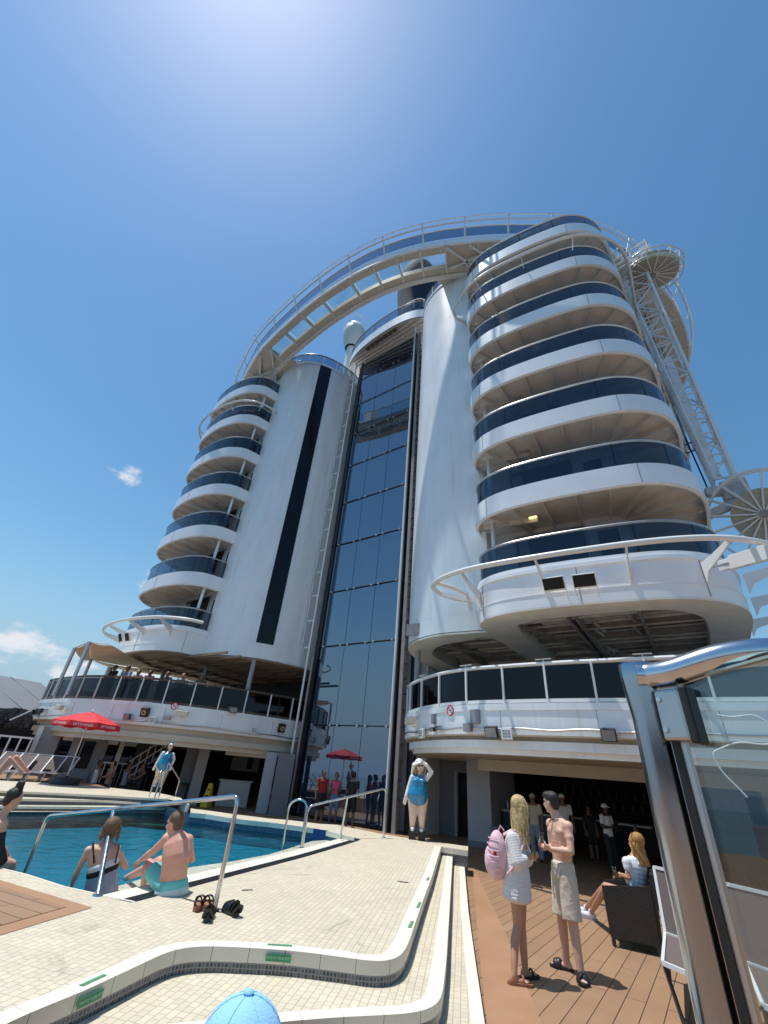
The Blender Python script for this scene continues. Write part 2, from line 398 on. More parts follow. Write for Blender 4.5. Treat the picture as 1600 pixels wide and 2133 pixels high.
def zed(p, z): return Vector((p[0], p[1], z))
# ---------------------------------------------------------------- the sea
sea = MB().slab([(-3000, -3000), (3000, -3000), (3000, 3000), (-3000, 3000)], None, -22, sides=False)
struct(obj('sea', sea, 'sea'))

# ---------------------------------------------------------------- cabin towers
RB = [(7.3, -2.5), (7.4, -3.15), (7.75, -3.6), (8.35, -3.88), (9.2, -3.98), (10.6, -3.92), (12.2, -3.70), (13.0, -3.40), (13.6, -2.90), (14.0, -2.2), (14.15, -1.2), (14.15, .5), (14.15, 2.5)]
LB = [(-14.3, 2.5), (-14.3, .3), (-14.2, -1.6), (-13.95, -2.9), (-13.3, -3.8), (-12.2, -4.35), (-10.3, -4.6), (-8.75, -4.45), (-7.95, -4.1), (-7.45, -3.6), (-7.2, -2.7)]
RW = [(3.15, 1.4), (3.25, .3), (3.42, -.5), (3.66, -1.15), (4.0, -1.68), (4.5, -2.1), (5.2, -2.42), (5.9, -2.55), (6.8, -2.5), (7.5, -2.4)]
LW = [(-7.4, -2.75), (-6.6, -2.75), (-5.7, -2.55), (-5.0, -2.15), (-4.45, -1.6), (-4.0, -.8), (-3.72, 0), (-3.58, .6), (-3.5, 1.4)]
RC = [(7.5, -2.4), (7.7, -1.95), (11.5, -1.75), (11.9, -1.4), (12.0, .5), (12.0, 2.5)]
LC = [(-12.0, 2.5), (-12.0, .3), (-11.9, -1.9), (-11.4, -2.3), (-7.7, -2.45), (-7.4, -2.75)]
def wc(pts, n=5): return [W(p.x, p.y) for p in curve([(q[0], q[1], 0) for q in pts], n)]
def wp(pts): return [W(q[0], q[1]) for q in pts]
RAILZ = [8.15 + 2.85 * k for k in range(7)]
TOPZ = 27.0

def tower(side):
    S = 1 if side == 'R' else -1
    BO = wc(RB if S > 0 else LB); BW = wc(RW if S > 0 else LW, 6); BC = wp(RC if S > 0 else LC)
    lab = 'tall white cabin tower on the right with large stacked curved balconies and two floodlights' if S > 0 else \
          'tall white cabin tower on the left with a black window strip up its curved wall'
    t = thing('cabin_tower', lab, 'cabin tower', W(8 * S, 3, 6), 'twin cabin towers')
    wall = MB()
    wall.wall(BW, 5.98, TOPZ)
    cw = BC
    zcut = 7.3
    # cabin wall behind the balconies, with a real opening for each balcony door
    if S > 0: body = BW + BC[1:]; back = [W(12.0, 12), W(3.15, 12)]
    else: body = BC[:-1] + BW; back = [W(-3.5, 12), W(-12.0, 12)]
    wall.wall(BC, 7.1, TOPZ)
    full = body + back if S > 0 else body + back
    wall.wall([body[-1]] + back + [body[0]], 5.98, TOPZ)
    wall.slab([(p.x, p.y) for p in body + back], TOPZ - .25, TOPZ)
    obj('tower_wall', wall, 'hull_white', t, smooth=True)
    # weld lines standing slightly proud on the plating
    ws = MB()
    for z in (6.62, 10.6, 14.9, 19.2, 23.4): ws.wall(offset(BW, -.006), z, z + .018)
    obj('weld_seam', ws, 'white_paint', t)
    # bulwark of the lowest balcony
    bul = MB(); bul.wall(BO, 5.95, 7.2, .12); bul.wall(offset(BO, -.05), 6.96, 7.08, .05); bul.wall(offset(BO, -.012), 6.30, 6.33, .01)
    obj('bulwark', bul, 'white_paint', t, smooth=True)
    jn = MB()
    for p, d in along(BO, 2.9, 1.2): jn.box(zed(p - Vector((-d.y, d.x, 0)) * .004, 6.55), (.02, .02, 1.1), (d, Vector((-d.y, d.x, 0)), Vector((0, 0, 1))))
    obj('plate_joint', jn, 'pipe_grey', t)
    # underside: beige rim round open bays full of pipes and beams
    rim = (BO + back + BW if S < 0 else BW + BO + back)
    if S > 0: outer = BW[:-1] + BO[1:] + [W(14.15, 9), W(3.2, 9)]
    else: outer = BO[:-1] + BW[1:] + [W(-3.5, 9), W(-14.3, 9)]
    if S > 0:
        h1 = wc([(8.3, 2.6), (8.35, -2.2), (8.8, -2.95), (9.8, -3.1), (12.0, -2.95), (12.9, -2.3), (13.2, -1.0), (13.2, 2.6)], 4)
        h2 = wc([(4.1, 2.6), (4.15, .2), (4.5, -.75), (5.2, -1.4), (6.2, -1.65), (7.3, -1.6), (7.45, 2.6)], 4)
    else:
        h1 = wc([(-13.3, 2.6), (-13.3, -1.4), (-12.9, -2.9), (-11.8, -3.55), (-9.6, -3.6), (-8.7, -3.2), (-8.4, -2.2), (-8.3, 2.6)], 4)
        h2 = wc([(-7.5, 2.6), (-7.4, -1.8), (-6.4, -1.9), (-5.3, -1.45), (-4.7, -.4), (-4.4, .8), (-4.4, 2.6)], 4)
    so = MB().slab([(p.x, p.y) for p in outer], 5.90, 5.955, holes=[[(p.x, p.y) for p in h1], [(p.x, p.y) for p in h2]] if S > 0 else [])
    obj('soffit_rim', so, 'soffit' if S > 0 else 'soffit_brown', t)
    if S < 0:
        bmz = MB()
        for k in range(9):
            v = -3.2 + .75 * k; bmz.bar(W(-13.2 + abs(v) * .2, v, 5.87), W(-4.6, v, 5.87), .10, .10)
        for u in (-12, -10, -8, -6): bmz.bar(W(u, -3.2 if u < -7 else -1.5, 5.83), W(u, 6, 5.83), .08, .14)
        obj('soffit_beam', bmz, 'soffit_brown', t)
        dl = MB()
        for u, v in ((-6.3, -1.8), (-9.5, -3.1), (-12.3, -2.6), (-8, -.5)): dl.lathe([(.001, -.03), (.07, -.03), (.07, 0), (.001, 0)], W(u, v, 5.9), 10)
        obj('downlight', dl, 'steel_dull', t)
    else:
        lin_ = MB()
        for hh in (h1, h2): lin_.wall(hh, 5.955, 6.55, .03, closed=True)
        obj('bay_lining', lin_, 'soffit', t)
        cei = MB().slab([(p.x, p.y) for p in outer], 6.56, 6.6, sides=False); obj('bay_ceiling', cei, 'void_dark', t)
        pp = MB(); rnd = random.Random(3)
        for k in range(34):
            v = -3.0 + k * .20 + rnd.uniform(-.06, .06); z = rnd.uniform(6.08, 6.42); r_ = rnd.choice([.03, .045, .06, .08])
            u0 = 4.2 if rnd.random() < .6 else rnd.uniform(5, 9); u1 = 13.2 if rnd.random() < .6 else rnd.uniform(9.5, 12)
            if v < -1.7: u0 = max(u0, 8.5)
            pp.tube([W(u0, v, z), W(u1, v + rnd.uniform(-.05, .05), z)], r_, 8)
            if rnd.random() < .5: pp.tube([W(u0 + 1, v, z), W(u0 + 1, v, 6.55)], .03, 6)
        for k in range(8):
            u = 8.6 + rnd.uniform(0, 4); v = rnd.uniform(-2.6, 1.5); pp.tube([W(u, v, 6.12), W(u + .1, v + rnd.uniform(.5, 1.5), 6.16)], .05, 8)
        obj('service_pipe', pp, 'pipe_bay', t)  # lighter copy of the grey pipe paint, bounced light put into the colour
        bb = MB()
        for v in (-2.2, -1.1, 0, 1.1, 2.2): bb.bar(W(4.2, v, 6.32), W(13.2, v, 6.32), .08, .42)
        for u in (5.4, 9.9, 10.1, 11.7): bb.bar(W(u, -3 if u > 8 else -1.4, 6.12), W(u, 3, 6.12), .07, .30)
        bb.bar(W(8.4, -2.2, 6.03), W(10.6, 2.6, 6.03), .10, .1); bb.bar(W(4.8, -1.1, 6.03), W(6.8, 1.6, 6.03), .10, .1)
        obj('deck_beam', bb, 'pipe_grey', t)
    # balconies
    for k in range(7):
        rz = RAILZ[k]; zt = rz - .95; zb = zt - .70
        if not k:
            bal = obj('balcony', MB().wall(offset(BO, .12), 7.02, 7.15, .08), 'white_paint', t)
        if k:
            fa = MB(); fa.wall(BO, zb, zt, .07); fa.wall(offset(BO, .05), zb - .035, zb, .06)
            bal = obj('balcony', fa, 'white_paint', t, smooth=True)
            sl = MB()
            poly = [(p.x, p.y) for p in offset(BO, .06)]; cb = [(p.x, p.y) for p in (reversed(BC) if S > 0 else reversed(BC))]
            sl.slab(poly + cb, zb + .22, zb + .42, sides=False)
            obj('soffit', sl, 'soffit', bal)
            rb = MB()
            cc = BC if S > 0 else BC
            for p, d in along(BO, .98, .5):
                nrm = Vector((-d.y, d.x, 0)); u_, v_ = toUV(p)
                q = p + nrm * (2.1 if v_ < -2.9 else 2.0)
                rb.bar(zed(p + nrm * .07, zb + .13), zed(q, zb + .13), .035, .2)
            obj('soffit_rib', rb, 'soffit', bal)
            jt = MB()
            js = [1.6, 6.2] if S > 0 else [5.5, 9.5]
            for st in js:
                p, d = along(BO, 50, st)[0]; jt.box(zed(p - Vector((-d.y, d.x, 0)) * .003, (zb + zt) / 2), (.018, .012, zt - zb), (d, Vector((-d.y, d.x, 0)), Vector((0, 0, 1))))
            obj('plate_joint', jt, 'pipe_grey', bal)
        gl = MB(); gl.wall(offset(BO, .10), zt + .02, rz - .05); obj('glass_panel', gl, 'balcony_glass', bal)
        hr = MB(); hr.tube([zed(p, rz) for p in offset(BO, .10)], .038, 8); obj('handrail', hr, 'steel_dull', bal, smooth=True)
        ps = MB()
        for p, d in along(offset(BO, .15), 1.55, .8): ps.bar(zed(p, zt), zed(p, rz), .03, .05, up=d)
        obj('baluster', ps, 'black_frame', bal)
        if k < 6:   # small column in the inner corner and the door behind
            c = W(7.95, -2.95) if S > 0 else W(-7.75, -3.35)
            co = MB(); co.tube([zed(c, zt), zed(c, zt + 2.42)], .075, 12); co.lathe([(.001, 0), (.2, 0), (.2, .06), (.001, .06)], zed(c, zt + 2.36), 14)
            obj('column', co, 'white_paint', bal, smooth=True)
            dr = MB()
            if S > 0: a, b_ = W(8.4, -1.92), W(10.7, -1.81)
            else: a, b_ = W(-10.6, -2.36), W(-8.3, -2.43)
            d = (b_ - a).normalized(); nn = Vector((-d.y, d.x, 0))
            dr.box(zed((a + b_) / 2 - nn * .01, zt + 1.05), ((b_ - a).length, .05, 2.1), (d, nn, Vector((0, 0, 1))))
            fr = obj('cabin_door', dr, 'window_black', bal)
            frm = MB()
            for e in (a, b_): frm.box(zed(e - nn * .03, zt + 1.05), (.06, .07, 2.1), (d, nn, Vector((0, 0, 1))))
            frm.box(zed((a + b_) / 2 - nn * .03, zt + 2.13), ((b_ - a).length + .06, .07, .06), (d, nn, Vector((0, 0, 1))))
            obj('door_frame', frm, 'alu', bal)
            lt = MB(); c = W(9.3 * S, -2.75 if S > 0 else -3.3, zt + 2.38); lt.box(c, (.34, .16, .07), (PU, PV, Vector((0, 0, 1))))
            lo = obj('ceiling_lamp', lt, 'alu', bal)
            if S > 0 and k == 0: g_ = MB(); g_.box(W(9.3, -2.75, zt + 2.335), (.26, .10, .02), (PU, PV, Vector((0, 0, 1)))); obj('lamp_tube', g_, 'lamp_glow', t)
            rk = random.Random(k * 7 + S); nn_ = nn
            wa = b_ + d * .35; g_ = MB(); g_.box(zed(wa + d * .3 - nn_ * .01, zt + 1.2), (.6, .05, 1.3), (d, nn_, Vector((0, 0, 1)))); obj('cabin_window', g_, 'window_black', bal)
            cw_ = rk.uniform(.25, .8); g_ = MB(); g_.box(zed(a + d * (.1 + cw_ / 2) - nn_ * .045, zt + 1.0), (cw_, .02, 1.95), (d, nn_, Vector((0, 0, 1)))); obj('curtain_panel', g_, 'curtain', bal)
            if rk.random() < .8:
                cx_ = a.lerp(b_, rk.uniform(.2, .9)) - nn_ * rk.uniform(.8, 1.1); g_ = MB(); g_.box(zed(cx_, zt + .44), (.5, .5, .04), (d, nn_, Vector((0, 0, 1)))); g_.box(zed(cx_ + nn_ * .24, zt + .72), (.5, .03, .5), (d, nn_, Vector((0, 0, 1))))
                obj1('deck_chair', g_, 'alu', bal)
    # rail ring standing clear of the lowest balcony, on fin brackets
    if S > 0:
        ring = curve([(p[0], p[1], 0) for p in [(7.0, -2.55), (6.55, -2.95), (6.25, -3.6), (6.35, -4.25), (7.0, -4.75), (8.2, -5.0), (10.5, -4.95), (12.6, -4.7), (13.9, -4.2), (14.8, -3.3), (15.3, -2.0), (15.45, 0), (15.45, 2.5)]], 6)
    else:
        ring = curve([(p[0], p[1], 0) for p in [(-15.5, 2.5), (-15.6, .5), (-15.5, -1.6), (-15.1, -3.1), (-14.2, -4.4), (-12.6, -5.25), (-10.3, -5.6), (-8.3, -5.4), (-7.2, -5.0), (-6.5, -4.4), (-6.2, -3.8)]], 6)
    ring = [W(p.x, p.y) for p in ring]
    zk = -.26 if S > 0 else 0
    rg = MB(); rg.tube([zed(p, 7.22 + zk) for p in ring], .075, 10)
    if S > 0: rg.tube([W(6.55, -4.5, 6.94), W(7.0, -4.1, 6.85), W(7.25, -3.7, 6.75), W(7.1, -3.2, 6.65), W(6.9, -2.6, 6.65)], .07, 8)
    obj('rail_ring', rg, 'pipe_white', t, smooth=True)
    br = MB()
    for p, d in along(ring, 2.15, 1.3):
        nrm = Vector((-d.y, d.x, 0)); q = p + nrm * 1.05
        if S > 0 and toUV(p)[0] < 7.6: q = W(7.6, -3.4)
        if S < 0 and toUV(p)[0] > -7.0: q = W(-6.8, -2.9)
        dd = (q - p).normalized(); nn = Vector((-dd.y, dd.x, 0)) * .02
        prof = [(0, 7.24), (0, 7.14), (.5, 6.93), (.85, 6.80), (1, 6.55), (1, 7.08), (.6, 7.12)]
        L = (q - p).length; vs = []
        for s_ in (-1, 1):
            for f, z in prof: vs.append(zed(p + dd * L * f, z + zk) + nn * s_)
        n_ = len(prof); fs = [tuple(range(n_)), tuple(reversed(range(n_, 2 * n_)))] + [(i, (i + 1) % n_, n_ + (i + 1) % n_, n_ + i) for i in range(n_)]
        br.add(vs, fs)
    obj('rail_bracket', br, 'pipe_white', t)
    # second ring high up
    zr = RAILZ[5] - .12
    r2 = offset(BO, -.42)
    if S > 0: r2 = wc([(7.05, -2.5), (6.75, -2.95), (6.8, -3.5)], 4) + r2[9:]
    rg2 = MB(); rg2.tube([zed(p, zr) for p in r2], .07, 10)
    for p, d in along(r2, 2.2, .7): rg2.bar(zed(p, zr), zed(p + Vector((-d.y, d.x, 0)) * .42, zr - .35), .03, .09)
    obj('rail_ring', rg2, 'pipe_white', t, smooth=True)
    # glass parapet on the roof
    pl = offset(BW, .05); g = MB(); g.wall(offset(BW, -.03), TOPZ - .16, TOPZ + .03, .14); par = obj('roof_parapet', g, 'white_paint', t, smooth=True)
    g = MB(); g.wall(pl, TOPZ + .02, TOPZ + .88); obj('glass_panel', g, 'rail_glass', par)
    g = MB(); g.tube([zed(p, TOPZ + .93) for p in pl], .045, 8); obj('handrail', g, 'wood_rail', par, smooth=True)
    g = MB()
    for p, d in along(pl, 1.05, .05): g.bar(zed(p, TOPZ), zed(p, TOPZ + .93), .05, .05, up=d)
    obj('post', g, 'pipe_white', par)
    return t, BO, BW

TR, RBO, RBW = tower('R'); TL, LBO, LBW = tower('L')

def strip(t, BW, s0, s1, z0, z1, name='window_strip'):
    cum = [0]
    for i in range(1, len(BW)): cum.append(cum[-1] + (BW[i] - BW[i - 1]).length)
    def at(s):
        for i in range(1, len(BW)):
            if cum[i] >= s: f = (s - cum[i - 1]) / (cum[i] - cum[i - 1]); return BW[i - 1].lerp(BW[i], f)
        return BW[-1]
    pts = offset([at(s0 + (s1 - s0) * k / 5) for k in range(6)], -.02)
    g = MB(); z = z0
    while z < z1 - .1: g.wall(pts, z, min(z + 1.42, z1), .03); z += 1.425
    return obj(name, g, 'window_black', t)
strip(TL, LBW, 3.10, 3.95, 6.7, 26.9)
strip(TR, RBW, 1.25, 1.75, 6.9, 26.9)
a_, b_ = RBW, LBW

# ---------------------------------------------------------------- glass facade between the towers
t = thing('glass_facade', 'tall blue reflecting glass wall between the two white towers', 'glass wall', W(0, .7, 0))
fp = [W(p.x, p.y) for p in curve([(-2.55, .80, 0), (-1.0, .62, 0), (.55, .55, 0), (2.0, .58, 0)], 8)]
JZ = [0.1, 3.42, 6.92, 9.78, 12.63, 15.48, 18.33, 21.1, 23.9, 26.55, 28.4]
rnd = random.Random(5)
A3 = [W(-2.55, .66), W(-1.03, .63), W(.50, .60), W(2.0, .57)]
for i in range(len(JZ) - 1):
    for j in range(3):
        a, b = A3[j], A3[j + 1]; d = (b - a).normalized(); tl = rnd.uniform(-.004, .004); n = Vector((-d.y, d.x, 0))
        g = MB(); g.add([zed(a + d * .012, JZ[i] + .012), zed(b - d * .012, JZ[i] + .012), zed(b - d * .012 + n * tl, JZ[i + 1] - .012), zed(a + d * .012 + n * tl, JZ[i + 1] - .012)], [(0, 1, 2, 3)])
        obj('glass_pane', g, 'facade_glass', t)
bk = MB(); bk.wall([p + PV * .06 for p in A3], 0, 28.4); obj('backing', bk, 'void_dark', t)
rods = MB(); cl = MB()
for z in JZ[1:-1]:
    for j in range(3): rods.tube([zed(A3[j] - PV * .05, z), zed(A3[j + 1] - PV * .05, z)], .022, 6)
    rods.tube([zed(A3[3] - PV * .05, z), W(2.75, .45, z)], .022, 6); rods.tube([zed(A3[0] - PV * .05, z), W(-2.9, .6, z)], .022, 6)
    for j in range(4):
        for e in (-.22, .22):
            if (j == 0 and e < 0) or (j == 3 and e > 0): continue
            c = A3[j] + (A3[min(3, j + 1)] - A3[max(0, j - 1)]).normalized() * e; cl.tube([zed(c - PV * .09, z), zed(c + PV * .0, z)], .055, 8)
obj('tie_rod', rods, 'black_frame', t); obj('glass_clamp', cl, 'steel_dull', t, smooth=True)
fr = MB()
for a in (W(-2.68, .75), W(2.12, .55)): fr.box(zed(a, 14.2), (.16, .3, 28.4), (PU, PV, Vector((0, 0, 1))))
fr.box(W(-2.95, .95, 14.2), (.3, .2, 28.4), (PU, PV, Vector((0, 0, 1)))); fr.box(W(2.75, .95, 14.2), (.3, .2, 28.4), (PU, PV, Vector((0, 0, 1))))
obj('frame', fr, 'black_frame', t)
ms = MB()
ms.box(W(2.42, .48, 14.2), (.16, .14, 28.4), (PU, PV, Vector((0, 0, 1))))
ms.box(W(2.98, .9, 16.9), (.2, .1, 20.5), (PU, PV, Vector((0, 0, 1))))
obj('mast_channel', ms, 'pipe_grey', t)
pg = MB()
for k in range(44): pg.box(W(2.6, .42, 1 + k * .6), (.14, .05, .05), (PU, PV, Vector((0, 0, 1))))
obj('peg', pg, 'black_frame', t)
bm_ = MB()
for k in range(15):
    z = 6.9 + k * 1.38; bm_.box(W(-3.33, .45, z), (.34, .1, .08), (PU, PV, Vector((0, 0, 1)))); bm_.box(W(-3.5, .3, z + .69), (.05, .05, 1.0), (PU, PV, Vector((0, 0, 1))))
obj('pole_bracket', bm_, 'pipe_white', t)
for (u, v, top, lb) in ((-3.05, .35, 28.3, 'slim white pole on the left edge of the glass wall'), (2.42, -.15, 28.3, 'slim white pole on the right edge of the glass wall, behind the hat statue')):
    p = MB(); p.tube([W(u, v, 0), W(u, v, top)], .055, 10); o = obj('steel_pole', p, 'pipe_white', smooth=True); tag(o, lb, 'pole')
p = MB(); p.tube([W(-2.75, .42, 0), W(-2.75, .42, 6.4)], .055, 10); tag(obj('steel_pole', p, 'pipe_grey', smooth=True), 'short grey pole standing just behind the left white pole of the glass wall', 'pole')

# canopy above the glass
t = thing('roof_canopy', 'curved white lookout canopy with glass rail above the tall glass wall', 'canopy', W(.6, 2, 27))
cp = wc([(-4.7, 2.2), (-4.4, 1.1), (-3.7, .25), (-2.6, -.38), (-1.3, -.72), (.2, -.92), (1.6, -.96), (2.7, -.78), (3.5, -.4)], 6)
g = MB(); g.wall(cp, 28.25, 29.15, .12); g.wall(offset(cp, -.04), 28.25, 28.36, .1); obj('fascia', g, 'hull_white', t, smooth=True)
g = MB(); g.slab([(p.x, p.y) for p in offset(cp, .1)] + [(W(3.1, 3).x, W(3.1, 3).y), (W(-3.4, 3).x, W(-3.4, 3).y)], 28.95, 29.05); obj('deck', g, 'soffit', t)
g = MB()
for k in range(5): g.bar(W(-3.4, .1 + k * .24, 28.7), W(3.2, -.55 + k * .32, 28.7), .09, .22)
for k in range(7): g.bar(W(-2.6 + k * .95, -.4, 28.8), W(-2.6 + k * .95, 1.0, 28.8), .05, .16)
obj('canopy_beam', g, 'soffit', t)
g = MB()
for k in range(7): g.box(W(-1.6 + k * .42, -.22 - k * .05, 28.5), (.3, .22, .16), (PU, PV, Vector((0, 0, 1))))
obj('equipment_box', g, 'beam_brown', t)
g = MB(); g.wall(offset(cp, .06), 29.2, 30.1); obj('glass_panel', g, 'rail_glass', t)
g = MB(); g.tube([zed(p, 30.2) for p in offset(cp, .06)], .04, 8); obj('handrail', g, 'wood_rail', t, smooth=True)
g = MB()
for p, d in along(offset(cp, .09), 1.25, .3): g.bar(zed(p, 29.1), zed(p, 30.2), .05, .05, up=d)
obj('post', g, 'pipe_white', t)
g = MB(); r3 = [W(p.x, p.y) for p in curve([(1.4, -.5, 0), (2.4, -.5, 0), (3.0, -.2, 0), (3.1, .6, 0)], 5)]
g.tube([zed(p, 31.0) for p in r3], .035, 6); g.tube([zed(p, 30.7) for p in r3], .03, 6)
for p in r3[::5]: g.tube([zed(p, 30.1), zed(p, 31.0)], .03, 6)
obj('upper_rail', g, 'pipe_white', t)
# radome and funnel behind
c = GD(737, 700, 30)
t = thing('satellite_dome', 'small white satellite dome with ring rail behind the canopy', 'dome', (c.x, c.y, 27))
g = MB(); g.lathe([(.7, -2.2), (1.0, -1.2), (1.18, -.2), (1.2, .5), (1.0, 1.3), (.6, 1.8), (.01, 2.0)], c, 24); obj('dome', g, 'radome', t, smooth=True)
g = MB(); ringp = [c + Vector((math.cos(a) * 1.15, math.sin(a) * 1.15, 2.2)) for a in [i * math.pi / 12 for i in range(24)]]
g.tube(ringp, .05, 6, closed=True)
for q in ringp[::4]: g.tube([q, q - Vector((0, 0, 1.3))], .035, 6)
g.tube([c + Vector((0, 0, 2)), c + Vector((0, 0, 3))], .03, 6)
obj('guard_ring', g, 'pipe_white', t)
g = MB(); g.lathe([(.5, 27 - c.z), (.5, -2.2), (.7, -2.2)], c, 16); obj('pedestal', g, 'soffit', t)
c = GD(869, 625, 34)
t = thing('ship_funnel', 'dark blue funnel top rising behind the bridge and canopy', 'funnel', (c.x, c.y, 27))
g = MB(); g.lathe([(2.2, 27 - c.z), (2.3, -6), (2.45, -2), (2.75, .5), (2.8, 2.2), (2.5, 3.6), (1.9, 4.1), (.01, 4.3)], c, 40, sy=1.5); obj('funnel_body', g, 'funnel_blue', t, smooth=True)
g = MB(); g.lathe([(1.1, 3.8), (1.1, 4.8), (.9, 4.8)], c, 20); obj('exhaust_pipe', g, 'black_frame', t)
# roof house joining both towers
t = thing('roof_deckhouse', 'low white deckhouse on the roof behind the glass wall', 'deckhouse', W(0, 7, 20))
g = MB(); g.box(W(0, 6.8, 14.1), (6.1, 10.4, 28.2), (PU, PV, Vector((0, 0, 1)))); obj('wall', g, 'hull_white', t)

# ---------------------------------------------------------------- horseshoe sky bridge
PT = [(-16.6, 15.5), (-18.4, 11.5), (-18.6, 7), (-17.3, 2.5), (-15.4, -.9), (-12.85, -3.2), (-10.2, -4.5), (-7.6, -5.4), (-4.3, -5.97), (-1.3, -6.28), (1.8, -6.28), (4.3, -5.9), (6.5, -5.2), (8.8, -4.15), (11.0, -2.9), (13.2, -1.4), (15.2, .87), (17.2, 4.6), (18.0, 8.7), (17.6, 12.5), (16.2, 16)]
BP = wc(PT, 8)
t = thing('sky_bridge', 'curved white horseshoe walkway with glass floor spanning between the tower tops', 'footbridge', W(0, 2, 26.6))
g = MB(); g.wall(offset(BP, .42), 26.75, 27.25, .10); obj('fascia', g, 'hull_white', t, smooth=True)
g = MB(); g.wall(offset(BP, 2.25), 26.72, 27.1, .10); g.tube([zed(p, 26.75) for p in offset(BP, 2.15)], .10, 8); obj('inner_fascia', g, 'soffit', t, smooth=True)
def band(pts, d0, d1, z0, z1, i0=0, i1=None):
    a = offset(pts, d0)[i0:i1]; b = offset(pts, d1)[i0:i1]; m = MB(); n = len(a)
    vs = []
    for p, q in zip(a, b): vs += [zed(p, z0), zed(q, z0), zed(q, z1), zed(p, z1)]
    fs = []
    for i in range(n - 1):
        for k in range(4): fs.append((4 * i + k, 4 * i + (k + 1) % 4, 4 * i + 4 + (k + 1) % 4, 4 * i + 4 + k))
    fs += [(3, 2, 1, 0), (4 * n - 4, 4 * n - 3, 4 * n - 2, 4 * n - 1)]
    return m.add(vs, fs)
def idx(u):   # index of the bridge point nearest a given u on the front run
    return min(range(len(BP)), key=lambda i: abs(toUV(BP[i])[0] - u) + (0 if toUV(BP[i])[1] < 5 else 99))
iL, iR = idx(-7.3), idx(7.0)
m1 = band(BP, .5, .92, 26.82, 27.2); m2 = band(BP, 1.70, 2.25, 26.82, 27.2)
obj('deck_strip', m1, 'cream_paint', t); obj('deck_strip', m2, 'cream_paint', t)
obj('deck_plate', band(BP, .92, 1.70, 26.9, 27.2, 0, iL + 1), 'cream_paint', t); obj('deck_plate', band(BP, .92, 1.70, 26.9, 27.2, iR), 'cream_paint', t)
o1 = offset(BP, .92); o2 = offset(BP, 1.70); step = max(1, (iR - iL) // 8); segs = [round(iL + (iR - iL) * k / 8) for k in range(9)]
for a, b in zip(segs[:-1], segs[1:]):
    obj('glass_floor', band(BP, .97, 1.66, 27.10, 27.13, a, b + 1), 'floor_glass', t)
rb = MB()
for a in segs: rb.bar(zed(offset(BP, .45)[a], 26.86), zed(offset(BP, 2.25)[a], 26.86), .09, .22)
for p, d in along(offset(BP, .5), 2.1, .2):
    n = Vector((-d.y, d.x, 0)); rb.bar(zed(p, 26.80), zed(p + n * .45, 26.80), .06, .1); rb.bar(zed(p + n * 1.25, 26.80), zed(p + n * 1.75, 26.80), .06, .1)
obj('cross_beam', rb, 'soffit', t)
for (d_, z0, z1) in ((.38, 27.28, 28.25), (2.3, 27.15, 28.2)):
    g = MB(); g.wall(offset(BP, d_), z0, z1); obj('glass_balustrade', g, 'bridge_glass' if d_ < 1 else 'rail_glass', t)
    g = MB(); g.tube([zed(p, z1 + .03) for p in offset(BP, d_)], .04, 8); obj('handrail', g, 'pipe_white', t, smooth=True)
g = MB(); g.tube([zed(p, 28.1) for p in BP], .045, 8); g.tube([zed(p, 28.3) for p in offset(BP, -.14)], .03, 6); obj('outer_pipe', g, 'pipe_white', t, smooth=True)
g = MB()
for p, d in along(BP, 2.35, .4):
    n = Vector((-d.y, d.x, 0)); g.bar(zed(p - n * .14, 28.32), zed(p + n * .42, 27.2), .05, .09, up=d)
obj('rail_stanchion', g, 'pipe_white', t)
# landings that carry the bridge on the tower roofs, with crossed girders below
ldR = [offset(BP, 2.2)[i] for i in range(idx(6.3), idx(13.0), 2)]
R1 = [(p.x, p.y) for p in ldR] + [(W(*q).x, W(*q).y) for q in ((12.5, 2), (6.4, 2), (6.0, -1.8))]
g = MB().slab(R1, 26.86, 27.1)
ldL = [offset(BP, 2.2)[i] for i in range(idx(-12.8), idx(-6.2), 2)]
g.slab([(p.x, p.y) for p in ldL] + [(W(*q).x, W(*q).y) for q in ((-5.9, -2.0), (-6.4, 2), (-12.5, 2))], 26.86, 27.1)
obj('landing', g, 'cream_paint', t)
g = MB()
for (a, b) in (((6.9, -4.4), (8.2, -2.0)), ((8.0, -3.9), (9.3, -1.8)), ((6.6, -3.3), (12.5, -2.6)), ((7.2, -2.5), (10, -2.6)), ((-6.7, -4.7), (-8.6, -2.3)), ((-7.8, -4.7), (-10.2, -2.5)), ((-6.6, -3.2), (-11, -3.6)), ((-11.4, -3.8), (-9, -2.4))):
    g.bar(W(*a, 26.74), W(*b, 26.74), .12, .24)
for k in range(10): g.tube([W(7.4 + .45 * k, -3.2 + .1 * k, 26.72), W(7.7 + .45 * k, -2.4 + .1 * k, 26.7)], .05, 6)
obj('girder', g, 'soffit', t)

# ---------------------------------------------------------------- rope-park crane arm and cable reels on the right
t = thing('crane_boom', 'pale grey lattice crane boom leaning up the right tower to the bridge', 'crane', W(15.2, 1.2, 11))
def boom(u0, v0, z0, u1, v1, z1, w0, w1, nseg):
    g = MB(); g2 = MB(); A = Vector((u0, v0, z0)); Bq = Vector((u1, v1, z1)); prev = None
    for i in range(nseg + 1):
        f = i / nseg; c = A.lerp(Bq, f); w = w0 + (w1 - w0) * f
        cs = [W(c.x + sx * w / 2, c.y + sy * w / 2, c.z) for sx, sy in ((-1, -1), (1, -1), (1, 1), (-1, 1))]
        for k in range(4): g2.bar(cs[k], cs[(k + 1) % 4], .05, .05)
        if prev:
            for k in range(4):
                g.bar(prev[k], cs[k], .10, .10)
                if (i + k) % 2: g2.bar(prev[k], cs[(k + 1) % 4], .045, .045)
                else: g2.bar(prev[(k + 1) % 4], cs[k], .045, .045)
        prev = cs
    return g, g2
